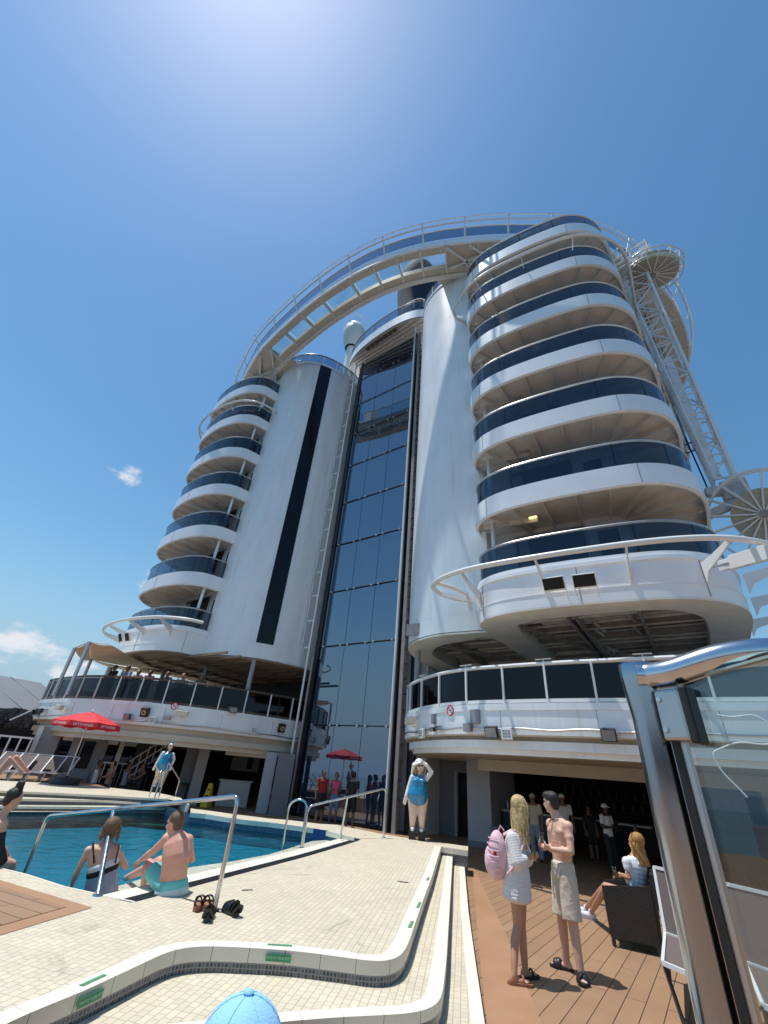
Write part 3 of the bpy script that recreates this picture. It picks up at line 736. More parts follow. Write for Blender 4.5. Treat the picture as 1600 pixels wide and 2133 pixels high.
g, g2 = boom(15.2, 1.5, 11.8, 15.0, 1.2, 24.2, .62, 1.0, 12)
obj('chord', g, 'white_paint', t); obj('lattice_brace', g2, 'pipe_white', t)
g = MB(); g.box(W(15.0, 1.35, 15.3), (.30, .20, 6.6), (PU, PV, Vector((0, 0, 1)))); g.box(W(15.55, 1.35, 15.0), (.12, .3, 6.2), (PU, PV, Vector((0, 0, 1)))); obj('hydraulic_arm', g, 'hull_white', t, bevel=.02)
g = MB(); g.box(W(15.35, 1.4, 11.25), (.75, .6, .75), (PU, PV, Vector((0, 0, 1)))); g.bar(W(14.5, 1.2, 11.35), W(15.2, 1.3, 11.3), .25, .35); g.bar(W(13.9, 1.0, 10.2), W(15.4, 1.2, 10.75), .22, .3); obj('pivot_block', g, 'pipe_bay', t, bevel=.04)
g = MB(); g.tube([W(14.55, 1.2, 14.0), W(14.62, 1.2, 11.5)], .03, 6); g.tube([W(14.2, 1.2, 13.6), W(14.7, 1.2, 13.7)], .03, 6); g.tube([W(14.2, 1.2, 13.2), W(14.7, 1.2, 13.3)], .03, 6); g.tube([W(14.3, 1.2, 11.2), W(14.8, 1.2, 11.4)], .05, 6); obj('hydraulic_hose', g, 'black_frame', t)
g = MB()
for (a, b) in (((14.3, .4, 25.0), (15.9, .4, 25.4)), ((14.3, 1.4, 25.0), (15.9, 1.4, 25.4)), ((14.3, .4, 25.9), (15.9, .4, 26.3)), ((14.3, .4, 24.6), (14.3, .4, 25.9)), ((15.9, .4, 25.2), (15.9, .4, 26.4)), ((15.1, .4, 24.7), (15.1, .4, 26.1)), ((14.3, .4, 25.4), (15.9, .4, 25.8)), ((15.9, .4, 25.4), (15.9, 1.4, 25.4))): g.bar(W(*a), W(*b), .09, .09)
g.box(W(15.8, .9, 25.9), (.5, .6, .7), (PU, PV, Vector((0, 0, 1))))
obj('work_basket', g, 'pipe_white', t)
def reel(c, r, label, tilt, wr=.85):
    o = thing('cable_reel', label, 'reel', c, 'cable reels on the right tower')
    az = Vector(tilt).normalized(); ax = az.orthogonal().normalized(); ay = az.cross(ax)
    P = lambda a, q, z: c + ax * math.cos(a) * q + ay * math.sin(a) * q + az * z
    rim = MB(); sp = MB()
    for z in (-.16, .3): rim.tube([P(a * math.pi / 18, r, z) for a in range(36)], .035, 6, closed=True)
    for k in range(16):
        a = k * math.pi / 8
        sp.bar(P(a, .05, -.17), P(a, r, -.17), .055, .03, up=az); sp.bar(P(a, .05, .3), P(a, r, .3), .055, .03, up=az); sp.bar(P(a, r, -.17), P(a, r, .3), .04, .03, up=P(a, 1, 0) - c)
    obj('rim', rim, 'pipe_white', o, smooth=True); obj('spoke', sp, 'pipe_white', o)
    w = MB(); w.lathe([(.01, -.12), (r * wr, -.12), (r * wr, .25), (.01, .25)], c, 36, axis=az); obj('wound_cable', w, 'cable', o)
    h = MB(); h.lathe([(.01, -.3), (.14, -.3), (.14, .4), (.01, .4)], c, 12, axis=az); obj('hub', h, 'pipe_grey', o)
mat('cable', (.50, .46, .34), .6, noise=.3, nscale=12)
reel(GD(1360, 566, 17.0), 1.32, 'upper spoked cable reel beside the crane boom top', (.1, -.35, 1))
reel(GD(1592, 1072, 17.0), 1.5, 'lower spoked cable reel at the right edge beside the bulwark', (-.62, -.62, -.35), .58)
# clutter of brackets and ducts on the dark side of the tower behind the boom
t = thing('equipment_rack', 'tangle of pipes and ducts on the shaded outer side of the right tower', 'pipework', W(14.3, 3.2, 15))
g = MB(); rnd = random.Random(11)
for k in range(60):
    z = rnd.uniform(15, 26.4); u = 14.25 + rnd.uniform(0, .9) + (z - 15) * .03; v = 3 + rnd.uniform(-.8, .8)
    L = rnd.uniform(.3, 1.1); d = rnd.choice([PU, PV, Vector((0, 0, 1))]); g.bar(W(u, v, z), W(u, v, z) + d * L, rnd.uniform(.04, .12), rnd.uniform(.04, .12))
obj('bracket', g, 'soffit', t)
g = MB()
for k in range(5): g.tube([W(14.35 + .2 * k, 2.4 + .2 * k, 14.5), W(14.5 + .22 * k, 2.5 + .2 * k, 26.6)], .05, 6)
obj('duct', g, 'pipe_grey', t)
g = MB(); g.box(W(13.9, 3.8, 20.8), (1.8, .3, 12.0), (PU, PV, Vector((0, 0, 1)))); obj('backing_plate', g, 'cream_paint', t)
# white arm pointing in from the right at the bulwark
a = GD(1432, 1196, 13.0); b = GD(1500, 1180, 12.4); c = GD(1600, 1150, 11.6)
t = thing('telescopic_arm', 'white telescopic arm reaching in from the right edge to the bulwark', 'arm', b)
g = MB(); g.bar(b, GD(1540, 1168, 12.1), .10, .26); g.bar(GD(1523, 1172, 12.2), c, .12, .34); obj('boom_section', g, 'pipe_white', t, bevel=.01)
g = MB(); g.tube([a, c], .02, 6); g.box(a, (.12, .04, .08)); obj('wire', g, 'steel_dull', t)
Z3 = Vector((0, 0, 1)); UVZ = (PU, PV, Z3)
TANG = math.atan2(6.6, 1.38)      # direction of the tile courses (long side of the platform)
mat('teak_dark', (.20, .13, .085), .5, noise=.2)
def teak(name, ang):
    m, n, l, b = nodes(name)
    t = n.new('ShaderNodeTexCoord'); mp_ = n.new('ShaderNodeMapping'); mp_.inputs['Rotation'].default_value = (0, 0, -ang); l.new(t.outputs['Object'], mp_.inputs[0])
    k = n.new('ShaderNodeTexBrick'); k.offset = .37; k.inputs['Scale'].default_value = 1; k.inputs['Brick Width'].default_value = 2.6; k.inputs['Row Height'].default_value = .185
    k.inputs['Mortar Size'].default_value = .0045; k.inputs['Mortar Smooth'].default_value = 0
    k.inputs['Color1'].default_value = (.31, .180, .098, 1); k.inputs['Color2'].default_value = (.345, .208, .115, 1); k.inputs['Mortar'].default_value = (.045, .022, .014, 1)
    l.new(mp_.outputs[0], k.inputs[0])
    g = n.new('ShaderNodeMapping'); g.inputs['Scale'].default_value = (1.5, 22, 1); l.new(mp_.outputs[0], g.inputs[0])
    x = n.new('ShaderNodeTexNoise'); x.inputs['Scale'].default_value = 3; x.inputs['Detail'].default_value = 5; l.new(g.outputs[0], x.inputs[0])
    y = n.new('ShaderNodeTexNoise'); y.inputs['Scale'].default_value = 1.1; y.inputs['Detail'].default_value = 8; y.inputs['Roughness'].default_value = .7; l.new(t.outputs['Object'], y.inputs[0])
    a = n.new('ShaderNodeMath'); a.operation = 'MULTIPLY_ADD'; a.inputs[1].default_value = .14; a.inputs[2].default_value = .86; l.new(x.outputs[0], a.inputs[0])
    c = n.new('ShaderNodeMapRange'); c.inputs[1].default_value = .35; c.inputs[2].default_value = .7; c.inputs[3].default_value = .92; c.inputs[4].default_value = 1.10; l.new(y.outputs[0], c.inputs[0])
    q = n.new('ShaderNodeMath'); q.operation = 'MULTIPLY'; l.new(a.outputs[0], q.inputs[0]); l.new(c.outputs[0], q.inputs[1])
    v = n.new('ShaderNodeVectorMath'); v.operation = 'SCALE'; l.new(k.outputs[0], v.inputs[0]); l.new(q.outputs[0], v.inputs['Scale']); l.new(v.outputs[0], b.inputs['Base Color'])
    b.inputs['Roughness'].default_value = .6
    bb = n.new('ShaderNodeBump'); bb.invert = True; bb.inputs['Strength'].default_value = .5; bb.inputs['Distance'].default_value = .004; l.new(k.outputs['Fac'], bb.inputs['Height']); l.new(bb.outputs[0], b.inputs['Normal'])
    return m
PLANK = math.atan2(PV.y, PV.x)
teak('teak_planks', PLANK)
teak('teak_patch', math.atan2(-.62, 1.35))
mat('teak_plain', (.37, .205, .110), .6, noise=.12, nscale=1.5)
CR1, CR2, MO = (.68, .60, .44), (.60, .53, .40), (.40, .355, .28)
tilemat('tile_top', CR1, CR2, MO, .125, .062, .0035, -TANG, freq=2, squash=.62, stain=.10)
tilemat('tile_big', (.72, .67, .56), (.68, .63, .53), (.12, .11, .10), .30, .5, .0025, uv=True, offset=0)
tilemat('tile_edge', (.76, .71, .58), (.74, .69, .57), (.40, .37, .31), .62, .5, .002, -TANG)
tilemat('mosaic', (.035, .04, .05), (.16, .17, .19), (.22, .22, .22), .03, .03, .004, uv=True, offset=0, rough=.2, bias=-.35, bump=.5)
tilemat('mosaic_blue', (.012, .05, .12), (.05, .14, .24), (.14, .20, .26), .035, .035, .004, uv=True, offset=0, rough=.15, bias=-.2)
tilemat('mosaic_ledge', (.58, .60, .46), (.72, .72, .58), (.55, .55, .45), .045, .045, .006, -TANG, offset=.3, rough=.3, stain=.2)
tilemat('pool_floor', (.16, .62, .70), (.19, .66, .74), (.14, .52, .60), .3, .3, .01, 0, rough=.4)
# pool water: lightly rippled tinted surface
m, n, l, b = nodes('pool_water'); n.remove(b)
tr = n.new('ShaderNodeBsdfTransparent'); tr.inputs[0].default_value = (.13, .56, .66, 1)
gl_ = n.new('ShaderNodeBsdfGlossy'); gl_.inputs['Roughness'].default_value = .03
fz = n.new('ShaderNodeFresnel'); fz.inputs[0].default_value = 1.2
t_ = n.new('ShaderNodeTexCoord'); w1 = n.new('ShaderNodeTexNoise'); w1.inputs['Scale'].default_value = 2.6; w1.inputs['Detail'].default_value = 5; w1.inputs['Distortion'].default_value = .8; l.new(t_.outputs['Object'], w1.inputs[0])
bp_ = n.new('ShaderNodeBump'); bp_.inputs['Strength'].default_value = .6; bp_.inputs['Distance'].default_value = .06; l.new(w1.outputs[0], bp_.inputs['Height'])
l.new(bp_.outputs[0], gl_.inputs['Normal']); l.new(bp_.outputs[0], fz.inputs['Normal'])
mx_ = n.new('ShaderNodeMixShader'); l.new(fz.outputs[0], mx_.inputs[0]); l.new(tr.outputs[0], mx_.inputs[1]); l.new(gl_.outputs[0], mx_.inputs[2]); l.new(mx_.outputs[0], n['Material Output'].inputs[0])

def arc(p, q, r, n=8):      # rounded corner helper is done with curve(); kept simple
    return [p, q]
def xy(pts): return [(p[0], p[1]) for p in pts]
def px(pts, z): return [G(a, b, z) for a, b in pts]
ZA, ZB, ZD, ZL, ZW = .45, .30, .15, .27, .23

# outlines on the pool platform
front = px([(919, 1764), (900, 1826), (880, 1880), (862, 1932), (852, 1962), (838, 1988), (815, 2002), (785, 2005), (690, 1992), (620, 1983), (560, 1978), (440, 1972), (385, 1975), (345, 1986), (300, 2007), (170, 2068), (60, 2112), (-60, 2170), (-300, 2290)], ZA)
front = [front[0], front[1], front[2]] + [Vector(p) for p in curve([front[i] for i in range(3, 8)], 6)] + front[8:11] + [Vector(p) for p in curve([front[i] for i in range(11, 16)], 6)] + front[16:]
def even(pts, step):
    c = [p for p, d in along(pts, step)]; return c + [pts[-1]] if (c[-1] - pts[-1]).length > .01 else c
front = even(front, .07)
for _ in range(3): front = [front[0]] + [(front[i - 1] + front[i] * 2 + front[i + 1]) / 4 for i in range(1, len(front) - 1)] + [front[-1]]
poolN = px([(278, 1880), (235, 1871), (130, 1848), (50, 1822), (0, 1810)], ZA)
farN = G(-330, 1716, ZA)
east = px([(640, 1784), (700, 1766), (745, 1752)], ZA)      # platform edge along the pool, gutter side
CORN = G(752, 1749, ZA); BACKR = G(873, 1752, ZA)
rim = px([(397, 1693), (430, 1696), (480, 1704), (520, 1709), (560, 1713), (600, 1718), (665, 1727), (700, 1735), (740, 1745)], ZA)
rimB = px([(397, 1684), (430, 1688), (480, 1695), (520, 1700), (560, 1705), (600, 1708), (665, 1716), (700, 1718), (745, 1727), (800, 1738), (860, 1747), (974, 1763)], ZA)
BLK0, BLK1 = G(919, 1764, ZA), G(974, 1772, ZA)
# ---- platform top (tiles)
leftdeck = [poolN[-1], G(-260, 1740, ZA)]
plat = [front[0]] + front[1:] + [Vector((-9, 1, 0)), Vector((-12, 9.2, 0)), Vector((-8.2, 8.9, 0))] + list(reversed(poolN)) + [east[0], east[1], east[2], CORN]
plat2 = [CORN] + [p for p in reversed(rim)][:0] + [Vector(p) for p in rim[::-1]][:0]
platB = [CORN] + list(reversed(rim)) + rimB + [BLK1, BLK0]
g = MB(); g.slab(xy(plat + platB[1:]), -.3, ZA, sides=False, bottom=False)
struct(obj('pool_platform', g, 'tile_top'))
g = MB(); g.wall([p for p in front], ZA - .085, ZA + .003, -.012); 
g.wall([BLK0, BLK1, rimB[-1]], ZA - .10, ZA + .003, -.012)
struct(obj('platform_edge', g, 'tile_big'))
g = MB(); g.wall(front, ZB - .02, ZA - .085); g.wall([front[0], BLK0, BLK1, rimB[-1]], 0, ZA - .1); struct(obj('platform_riser', g, 'mosaic'))
# border course of larger tiles, a separate sheet just above
def border(pts, w, z, name, matn):
    a = pts; b = offset(pts, w); m = MB(); vs = []
    for p, q in zip(a, b): vs += [zed(p, z), zed(q, z)]
    L = [0]
    for i in range(1, len(a)): L.append(L[-1] + (a[i] - a[i - 1]).length)
    m.add(vs, [(2 * i, 2 * i + 1, 2 * i + 3, 2 * i + 2) for i in range(len(a) - 1)], 0, [[(L[i], .1), (L[i], .3), (L[i + 1], .3), (L[i + 1], .1)] for i in range(len(a) - 1)])
    return struct(obj(name, m, matn))
tilemat('tile_border', (.77, .72, .60), (.75, .70, .58), (.42, .39, .33), .30, 1.0, .0025, uv=True, offset=0, stain=.06)
side = -1 if (front[1] - front[0]).cross(poolN[0] - front[0]).z < 0 else 1
border([zed(p, 0) for p in front], .14 * side, ZA + .004, 'platform_border', 'tile_border')
# ---- middle level B
Bf = px([(943, 1781), (936, 1900), (930, 2000), (923, 2062), (918, 2082), (905, 2098), (880, 2108), (840, 2114), (700, 2121), (590, 2130), (450, 2145), (200, 2175)], ZB)
Bf = even(Bf[:3] + [Vector(p) for p in curve(Bf[3:8], 6)] + Bf[8:], .07)
for _ in range(3): Bf = [Bf[0]] + [(Bf[i - 1] + Bf[i] * 2 + Bf[i + 1]) / 4 for i in range(1, len(Bf) - 1)] + [Bf[-1]]
g = MB(); g.slab(xy(Bf + [Vector((-6, 1.0, 0)), Vector((-3, 4, 0)), Vector((-1.6, 5.4, 0)), Vector((.2, 5.5, 0)), Vector((1.9, 13.2, 0)), Vector((2.35, 13.2, 0))]), 0, ZB, sides=False, bottom=False); struct(obj('middle_step', g, 'tile_top'))
g = MB(); g.wall(Bf, ZB - .06, ZB + .003, -.012); struct(obj('middle_step_edge', g, 'tile_big'))
g = MB(); g.wall(Bf, 0, ZB - .06); struct(obj('middle_step_riser', g, 'mosaic'))
border([zed(p, 0) for p in Bf], .13 * side, ZB + .004, 'middle_step_border', 'tile_border')
# ---- lower step D
Dr = px([(967, 1798), (976, 1900), (990, 2000), (1010, 2133), (1040, 2300)], ZD); Dl = px([(943, 1798), (938, 1950), (930, 2060), (920, 2133), (900, 2300)], ZD)
Dl2 = [p + Vector((-.6, .1, 0)) for p in Dl]
g = MB(); g.slab(xy(Dr + list(reversed(Dl2))), 0, ZD, sides=False, bottom=False); struct(obj('lower_step', g, 'tile_top'))
g = MB(); g.wall(Dr, ZD - .05, ZD + .003, -.012); struct(obj('lower_step_edge', g, 'tile_big'))
g = MB(); g.wall(Dr, 0, ZD - .05); struct(obj('lower_step_riser', g, 'mosaic'))
border([zed(p, 0) for p in Dr], .11 * side, ZD + .004, 'lower_step_border', 'tile_border')
# ---- teak inlay in the platform and plain margin boards
tp = px([(0, 1833), (192, 1890), (0, 1948)], ZA + .004)
tp = [tp[0] + (tp[0] - tp[1]) * 2.2, tp[1], tp[2] + (tp[2] - tp[1]) * 1.5]
g = MB(); g.add([(p.x, p.y, ZA + .004) for p in tp], [(0, 1, 2)]); struct(obj('teak_inlay_margin', g, 'teak_plain'))
cen = (tp[0] + tp[1] + tp[2]) / 3
ip = [G(138, 1891, ZA), None, None]; e1 = (tp[0] - tp[1]).normalized(); e2 = (tp[2] - tp[1]).normalized()
g = MB(); g.add([zed(q, ZA + .008) for q in (ip[0], ip[0] + e1 * 4, ip[0] + e2 * 3)], [(0, 1, 2)]); struct(obj('teak_inlay', g, 'teak_patch'))
# ---- main deck with a hole for the pool
hole = [Vector((-1.9, 6.4)), Vector((-9.5, 9.6)), Vector((-13.5, 14.5)), Vector((-7, 15.5)), Vector((-4.5, 15.3)), Vector((-1.2, 14.2)), Vector((.4, 12.4))]
g = MB(); g.slab([(-26, -12), (34, -12), (34, 40), (-26, 40)], None, 0, holes=[xy(hole)], sides=False); struct(obj('teak_deck', g, 'teak_planks'))
mg = px([(975, 1768), (985, 1830), (1000, 2000), (1012, 2110), (1030, 2260)], 0); md = px([(985, 1800), (1003, 1840), (1060, 1960), (1125, 2125), (1190, 2290)], 0)
g = MB(); g.add([zed(p, .004) for p in mg] + [zed(p, .004) for p in md], [(i, i + 1, 6 + i, 5 + i) for i in range(4)]); struct(obj('deck_margin', g, 'teak_plain'))
# ship side below the deck so the hull is solid
g = MB(); g.wall([Vector(p) for p in ((-26, -12, 0), (34, -12, 0), (34, 40, 0), (-26, 40, 0))], -24, -.01, closed=True); struct(obj('hull_side', g, 'hull_white'))

# ---- pool
ledgeE = px([(600, 1768), (560, 1780), (480, 1795), (400, 1806), (300, 1829), (232, 1850), (215, 1862)], ZL)
gut = px([(278, 1880), (640, 1784), (700, 1766), (745, 1752), (752, 1749)], ZA)
gin = px([(268, 1868), (620, 1775), (690, 1757), (738, 1746)], ZA - .02)
t = thing('swimming_pool', 'swimming pool of turquoise water with mosaic walls and a shallow ledge', 'pool', (-4, 11, 0))
Pw = list(reversed(poolN))
far0 = px([(330, 1692), (120, 1691), (0, 1691), (-250, 1693)], ZW)
pool_line = [Vector((-8.2, 8.9, 0))] + Pw + [gut[0], gut[1], gut[2], gut[3]] + list(reversed(rim))
g = MB(); wl_ = pool_line + [G(330, 1690, ZW), far0[1], far0[2], far0[3]]; g.wall(wl_, ZW - .12, ZA - .05); obj('waterline_band', g, 'mosaic_blue', t)
g = MB(); g.wall(wl_, -.2, ZW - .12); obj('pool_wall', g, 'pool_floor', t)
g = MB(); g.slab(xy(pool_line + far0 + [Vector((-13, 12, 0))]), None, -.08, sides=False); obj('pool_floor', g, 'pool_floor', t)
wat = pool_line + far0 + [Vector((-13, 12, 0))]
g = MB(); g.slab(xy(wat), None, ZW, sides=False); o = obj('water', g, 'pool_water', t)
led = list(ledgeE) + [gut[0] + Vector((-.25, .1, 0)), gut[0], gut[1], gut[2], gut[3], G(738, 1746, ZL), G(650, 1752, ZL)]
g = MB(); g.slab(xy(led), -.2, ZL); obj('shallow_ledge', g, 'mosaic_ledge', t)
g = MB(); a = [zed(p, ZA - .012) for p in gut[:4]]; g.add([zed(p, ZA - .02) for p in gut[:4]] + [zed(gut[0] + Vector((-.20, .04, 0)), ZA - .02), zed(gut[1] + Vector((-.18, .05, 0)), ZA - .02), zed(gut[2] + Vector((-.18, .05, 0)), ZA - .02), zed(gut[3] + Vector((-.15, .05, 0)), ZA - .02)], [(0, 1, 5, 4), (1, 2, 6, 5), (2, 3, 7, 6)]); obj('overflow_gutter', g, 'gutter', t)
g = MB()
for k in range(3):
    aa, bb_ = [(gut[0], gut[1]), (gut[1], gut[2]), (gut[2], gut[3])][k]
    n_ = int((bb_ - aa).length / .035)
    for i in range(n_):
        p = aa.lerp(bb_, i / n_); g.bar(zed(p + Vector((-.17, .045, 0)), ZA - .008), zed(p + Vector((-.01, 0, 0)), ZA - .008), .012, .02)
gg = obj1('gutter_grating', g, 'gunmetal', t); gg['kind'] = 'stuff'
g = MB(); e = [p + Vector((-.19, .05, 0)) for p in gut[:4]]; g.wall(e, ZL - .3, ZA - .004, .26); obj('ledge_kerb', g, 'tile_border', t)
g = MB(); g.wall(rim, ZA - .10, ZA + .004, -.03); g.wall(Pw, ZA - .07, ZA + .004, .03); obj('coping', g, 'tile_border', t)
g = MB()
for q in ((712, 1758), (760, 1747)): g.ball(G(q[0], q[1], ZA - .06), .07, 12)
obj('pool_lamp', g, 'steel_dull', t, smooth=True)
# depth marker panel on the far wall
c = G(669, 1741, ZA - .12); d = (rim[6] - rim[5]).normalized(); nn = Vector((-d.y, d.x, 0))
mat('blue_sign', (.015, .06, .20), .3); mat('white_ink', (.8, .8, .8), .5)
g = MB(); g.box(c - nn * .06, (.40, .03, .26), (d, nn, Z3)); tag(obj('depth_sign', g, 'blue_sign'), 'small blue depth sign on the far pool wall behind the curved rail', 'sign')

# ---- stepped terrace on the far left of the pool
ZT = [.27, .37, .48, .60]
F0 = px([(330, 1689), (200, 1691), (0, 1691), (-300, 1692)], ZT[0])
F1 = px([(345, 1683), (300, 1682), (200, 1681), (0, 1679), (-300, 1676)], ZT[1])
F2 = px([(345, 1673), (300, 1672), (200, 1667), (60, 1664), (-300, 1658)], ZT[2])
F3 = px([(352, 1665), (330, 1664), (240, 1658), (120, 1652), (0, 1647), (-300, 1638)], ZT[3])
def tread(a, b, z, nm):
    g = MB(); g.slab(xy(a + list(reversed(b))), None, z, sides=False); struct(obj(nm, g, 'tile_top'))
tread(F0, [p for p in F1], ZT[0] + .002, 'pool_ledge_far')
tread(F1, F2, ZT[1] + .002, 'terrace_tread'); tread(F2, F3, ZT[2] + .002, 'terrace_tread')
B3 = px([(395, 1676), (375, 1662), (330, 1652), (230, 1641), (100, 1631), (0, 1626), (-300, 1612)], ZT[3])
tread(F3, B3, ZT[3], 'terrace_top')
for Fx, z0, z1 in ((F1, ZT[0], ZT[1]), (F2, ZT[1], ZT[2]), (F3, ZT[2], ZT[3])):
    g = MB(); g.wall(Fx, z1 - .05, z1 + .002, .012); struct(obj('terrace_nosing', g, 'tile_border'))
    g = MB(); g.wall(Fx, z0 - .1, z1 - .05); struct(obj('terrace_riser', g, 'mosaic'))
g = MB(); g.wall(B3, 0, ZT[3] + .003, .05); struct(obj('terrace_back_edge', g, 'tile_border'))
g = MB(); g.wall([G(330, 1689, ZT[0]), G(345, 1683, ZT[1]), G(352, 1665, ZT[3]), G(397, 1693, ZA), G(397, 1684, ZA), B3[0]], -.9, ZA - .02); struct(obj('terrace_end_wall', g, 'mosaic_blue'))
ldk = [(-14, 17.8), (-14, 17.9)]
g = MB(); g.slab(xy([B3[-1], B3[-2], B3[-3], B3[-4], W(-14.0, -3.5), W(-22, -1)]), .3, ZT[3] - .03, sides=True); struct(obj('lounger_deck', g, 'teak_planks'))

# ---------------------------------------------------------------- galleries (deck above)
GR = wc([(3.0, 1.6), (3.12, .2), (3.84, -1.42), (4.83, -2.46), (6.0, -3.28), (7.23, -3.75), (8.45, -3.88), (9.84, -3.94), (11.12, -3.9), (13, -3.85), (16, -3.75), (22, -3.6)], 6)
GL = wc([(-19, 6), (-18.2, 1), (-17.2, -2.6), (-16.2, -4.7), (-15.2, -5.6), (-14.2, -5.98), (-11.6, -6.15), (-9.65, -5.99), (-7.21, -5.13), (-5.63, -3.82), (-4.49, -2.11), (-3.6, -.05), (-3.3, 1.04), (-3.25, 1.8)], 6)
def gallery(P, side):
    S = 1 if side == 'R' else -1
    t = thing('gallery_deck', 'curved white gallery deck under the %s' % ('right tower, bar opening beneath it' if S > 0 else 'left tower, people standing behind its dark glass'), 'gallery', W(10 * S, 2, 2.4), 'gallery decks')
    zb = 2.85 if S > 0 else 2.72; ze = 2.42 if S > 0 else 2.08
    g = MB(); g.wall(P, zb, 3.55, .10); g.wall(offset(P, -.02), 3.40, 3.56, .05); obj('fascia', g, 'hull_white', t, smooth=True)
    g = MB(); g.wall(offset(P, .02), zb - .03, zb, .45); g.wall(offset(P, .28), ze + .30 if S > 0 else ze + .38, zb - .02, .06); obj('cove', g, 'cream_paint', t, smooth=True)
    g = MB(); g.wall(offset(P, .16), ze + (.14 if S > 0 else .2), ze + .31 if S > 0 else ze + .39, .06); g.wall(offset(P, .30), ze, ze + .15 if S > 0 else ze + .21, .06); g.wall(offset(P, .16), ze + .12 if S > 0 else ze + .18, ze + .14 if S > 0 else ze + .2, .2)
    obj('lower_fascia', g, 'hull_white' if S > 0 else 'cream_paint', t, smooth=True)
    pts = xy(P) + ([(W(22, 14).x, W(22, 14).y), (W(3.0, 14).x, W(3.0, 14).y)] if S > 0 else [(W(-3.25, 14).x, W(-3.25, 14).y), (W(-19, 14).x, W(-19, 14).y)])
    inner = xy(offset(P, .33)) + pts[len(P):]
    g = MB(); g.slab(inner, ze + .03, 3.45, bottom=True, sides=True); obj('deck_slab', g, 'cream_paint', t)
    rz = 4.5
    g = MB(); g.wall(offset(P, .05), 3.66, rz - .06); obj('glass_panel', g, 'dark_glass', t)
    g = MB(); g.tube([zed(p, rz) for p in offset(P, .05)], .05, 8); g.wall(offset(P, .02), 3.58, 3.66, .07)
    obj('rail', g, 'wood_rail' if S < 0 else 'pipe_white', t, smooth=True)
    g = MB()
    for p, d in along(offset(P, .02), 1.12, .55): g.bar(zed(p, 3.56), zed(p, rz), .055, .05, up=d)
    obj('post', g, 'pipe_white', t)
    g = MB()
    for p, d in along(offset(P, .02), 2.24, .55):
        n = Vector((-d.y, d.x, 0)); g.tube([zed(p, rz), zed(p, rz + .09)], .014, 6); g.bar(zed(p - d * .2, rz + .10), zed(p + d * .2, rz + .10), .07, .012)
    if S > 0: obj('rail_light', g, 'pipe_white', t)
    g = MB(); g.wall([p for p in (W(3.1 * S, 3.2), W(3.1 * S, 3.4), W(20 * S, 3.4))], 3.45, 5.9); obj('back_wall', g, 'dark_wall', t)
    g = MB()
    for u in ((4.0,) if S > 0 else (-4.6, -8.2, -12, -15.6)): g.tube([W(u, -1.0 if S > 0 else -1.6, 3.45), W(u, -1.0 if S > 0 else -1.6, 5.95)], .11, 12)
    obj('column', g, 'panel_grey', t, smooth=True)
    jt = MB()
    for p, d in along(P, 2.3, 1.4): jt.box(zed(p - Vector((-d.y, d.x, 0)) * .002, (zb + 3.5) / 2), (.012, .01, 3.4 - zb), (d, Vector((-d.y, d.x, 0)), Z3))
    obj('plate_joint', jt, 'pipe_grey', t)
    # conduit below the rail
    g = MB(); cp_ = offset(P, -.05); g.tube([zed(p, zb + .12 + .02 * math.sin(i * .9)) for i, p in enumerate(cp_)], .022, 6); obj('cable_run', g, 'steel_dull', t)
    return t
gallery(GR, 'R'); gallery(GL, 'L')
# ---------------------------------------------------------------- spaces under the galleries
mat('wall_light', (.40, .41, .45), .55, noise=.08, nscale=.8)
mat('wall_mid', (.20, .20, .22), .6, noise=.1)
mat('navy_panel', (.02, .035, .10), .4)
mat('bar_white', (.55, .55, .55), .4)
mat('brown_wall', (.09, .065, .05), .6)
mat('grey_roof', (.17, .175, .18), .7, noise=.15, nscale=.3)
def vbox(u0, u1, v0, v1, z0, z1, g=None):
    g = g or MB(); return g.box(W((u0 + u1) / 2, (v0 + v1) / 2, (z0 + z1) / 2), (abs(u1 - u0), abs(v1 - v0), z1 - z0), UVZ)
t = thing('bar_house', 'dark open bar and its pale wall panel under the right gallery deck', 'bar', W(8, 3, 0))
g = vbox(5.15, 5.98, .72, 3.2, 0.16, 2.5); obj('wall_panel', g, 'wall_light', t)
g = vbox(5.14, 5.99, .70, 3.2, 0, .16); obj('skirting', g, 'wall_mid', t)
g = vbox(2.95, 3.75, 2.75, 2.9, 0, 2.5); vbox(3.75, 5.15, 2.75, 2.9, 2.05, 2.5, g); obj('rear_wall', g, 'wall_mid', t)
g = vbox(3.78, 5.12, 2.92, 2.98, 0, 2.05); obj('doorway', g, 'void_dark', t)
g = vbox(3.74, 3.84, 2.68, 2.76, 0, 2.1); obj('door_jamb', g, 'wall_light', t)
cg = vbox(5.9, 20, .3, 6.6, 2.36, 2.42); obj('bar_shade_panel', cg, 'dark_wall', t)  # dark sheet added under the slab to deepen the shade in the bar
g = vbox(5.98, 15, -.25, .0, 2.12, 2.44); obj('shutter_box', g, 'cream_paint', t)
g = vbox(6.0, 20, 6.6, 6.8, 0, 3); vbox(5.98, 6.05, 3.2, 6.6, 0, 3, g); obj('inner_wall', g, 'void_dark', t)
g = vbox(13.2, 13.9, -.2, 1.2, 0, 2.44); obj('pillar', g, 'wall_light', t)
t = thing('bar_counter', 'bar counter with white top and navy front inside the dark bar', 'counter', W(7, 1.5, 0))
g = vbox(6.05, 7.9, 1.45, 1.9, 1.02, 1.07); obj('counter_top', g, 'bar_white', t)
g = vbox(6.08, 7.85, 1.5, 1.85, 0, 1.02); obj('counter_front', g, 'navy_panel', t)
rnd = random.Random(4)
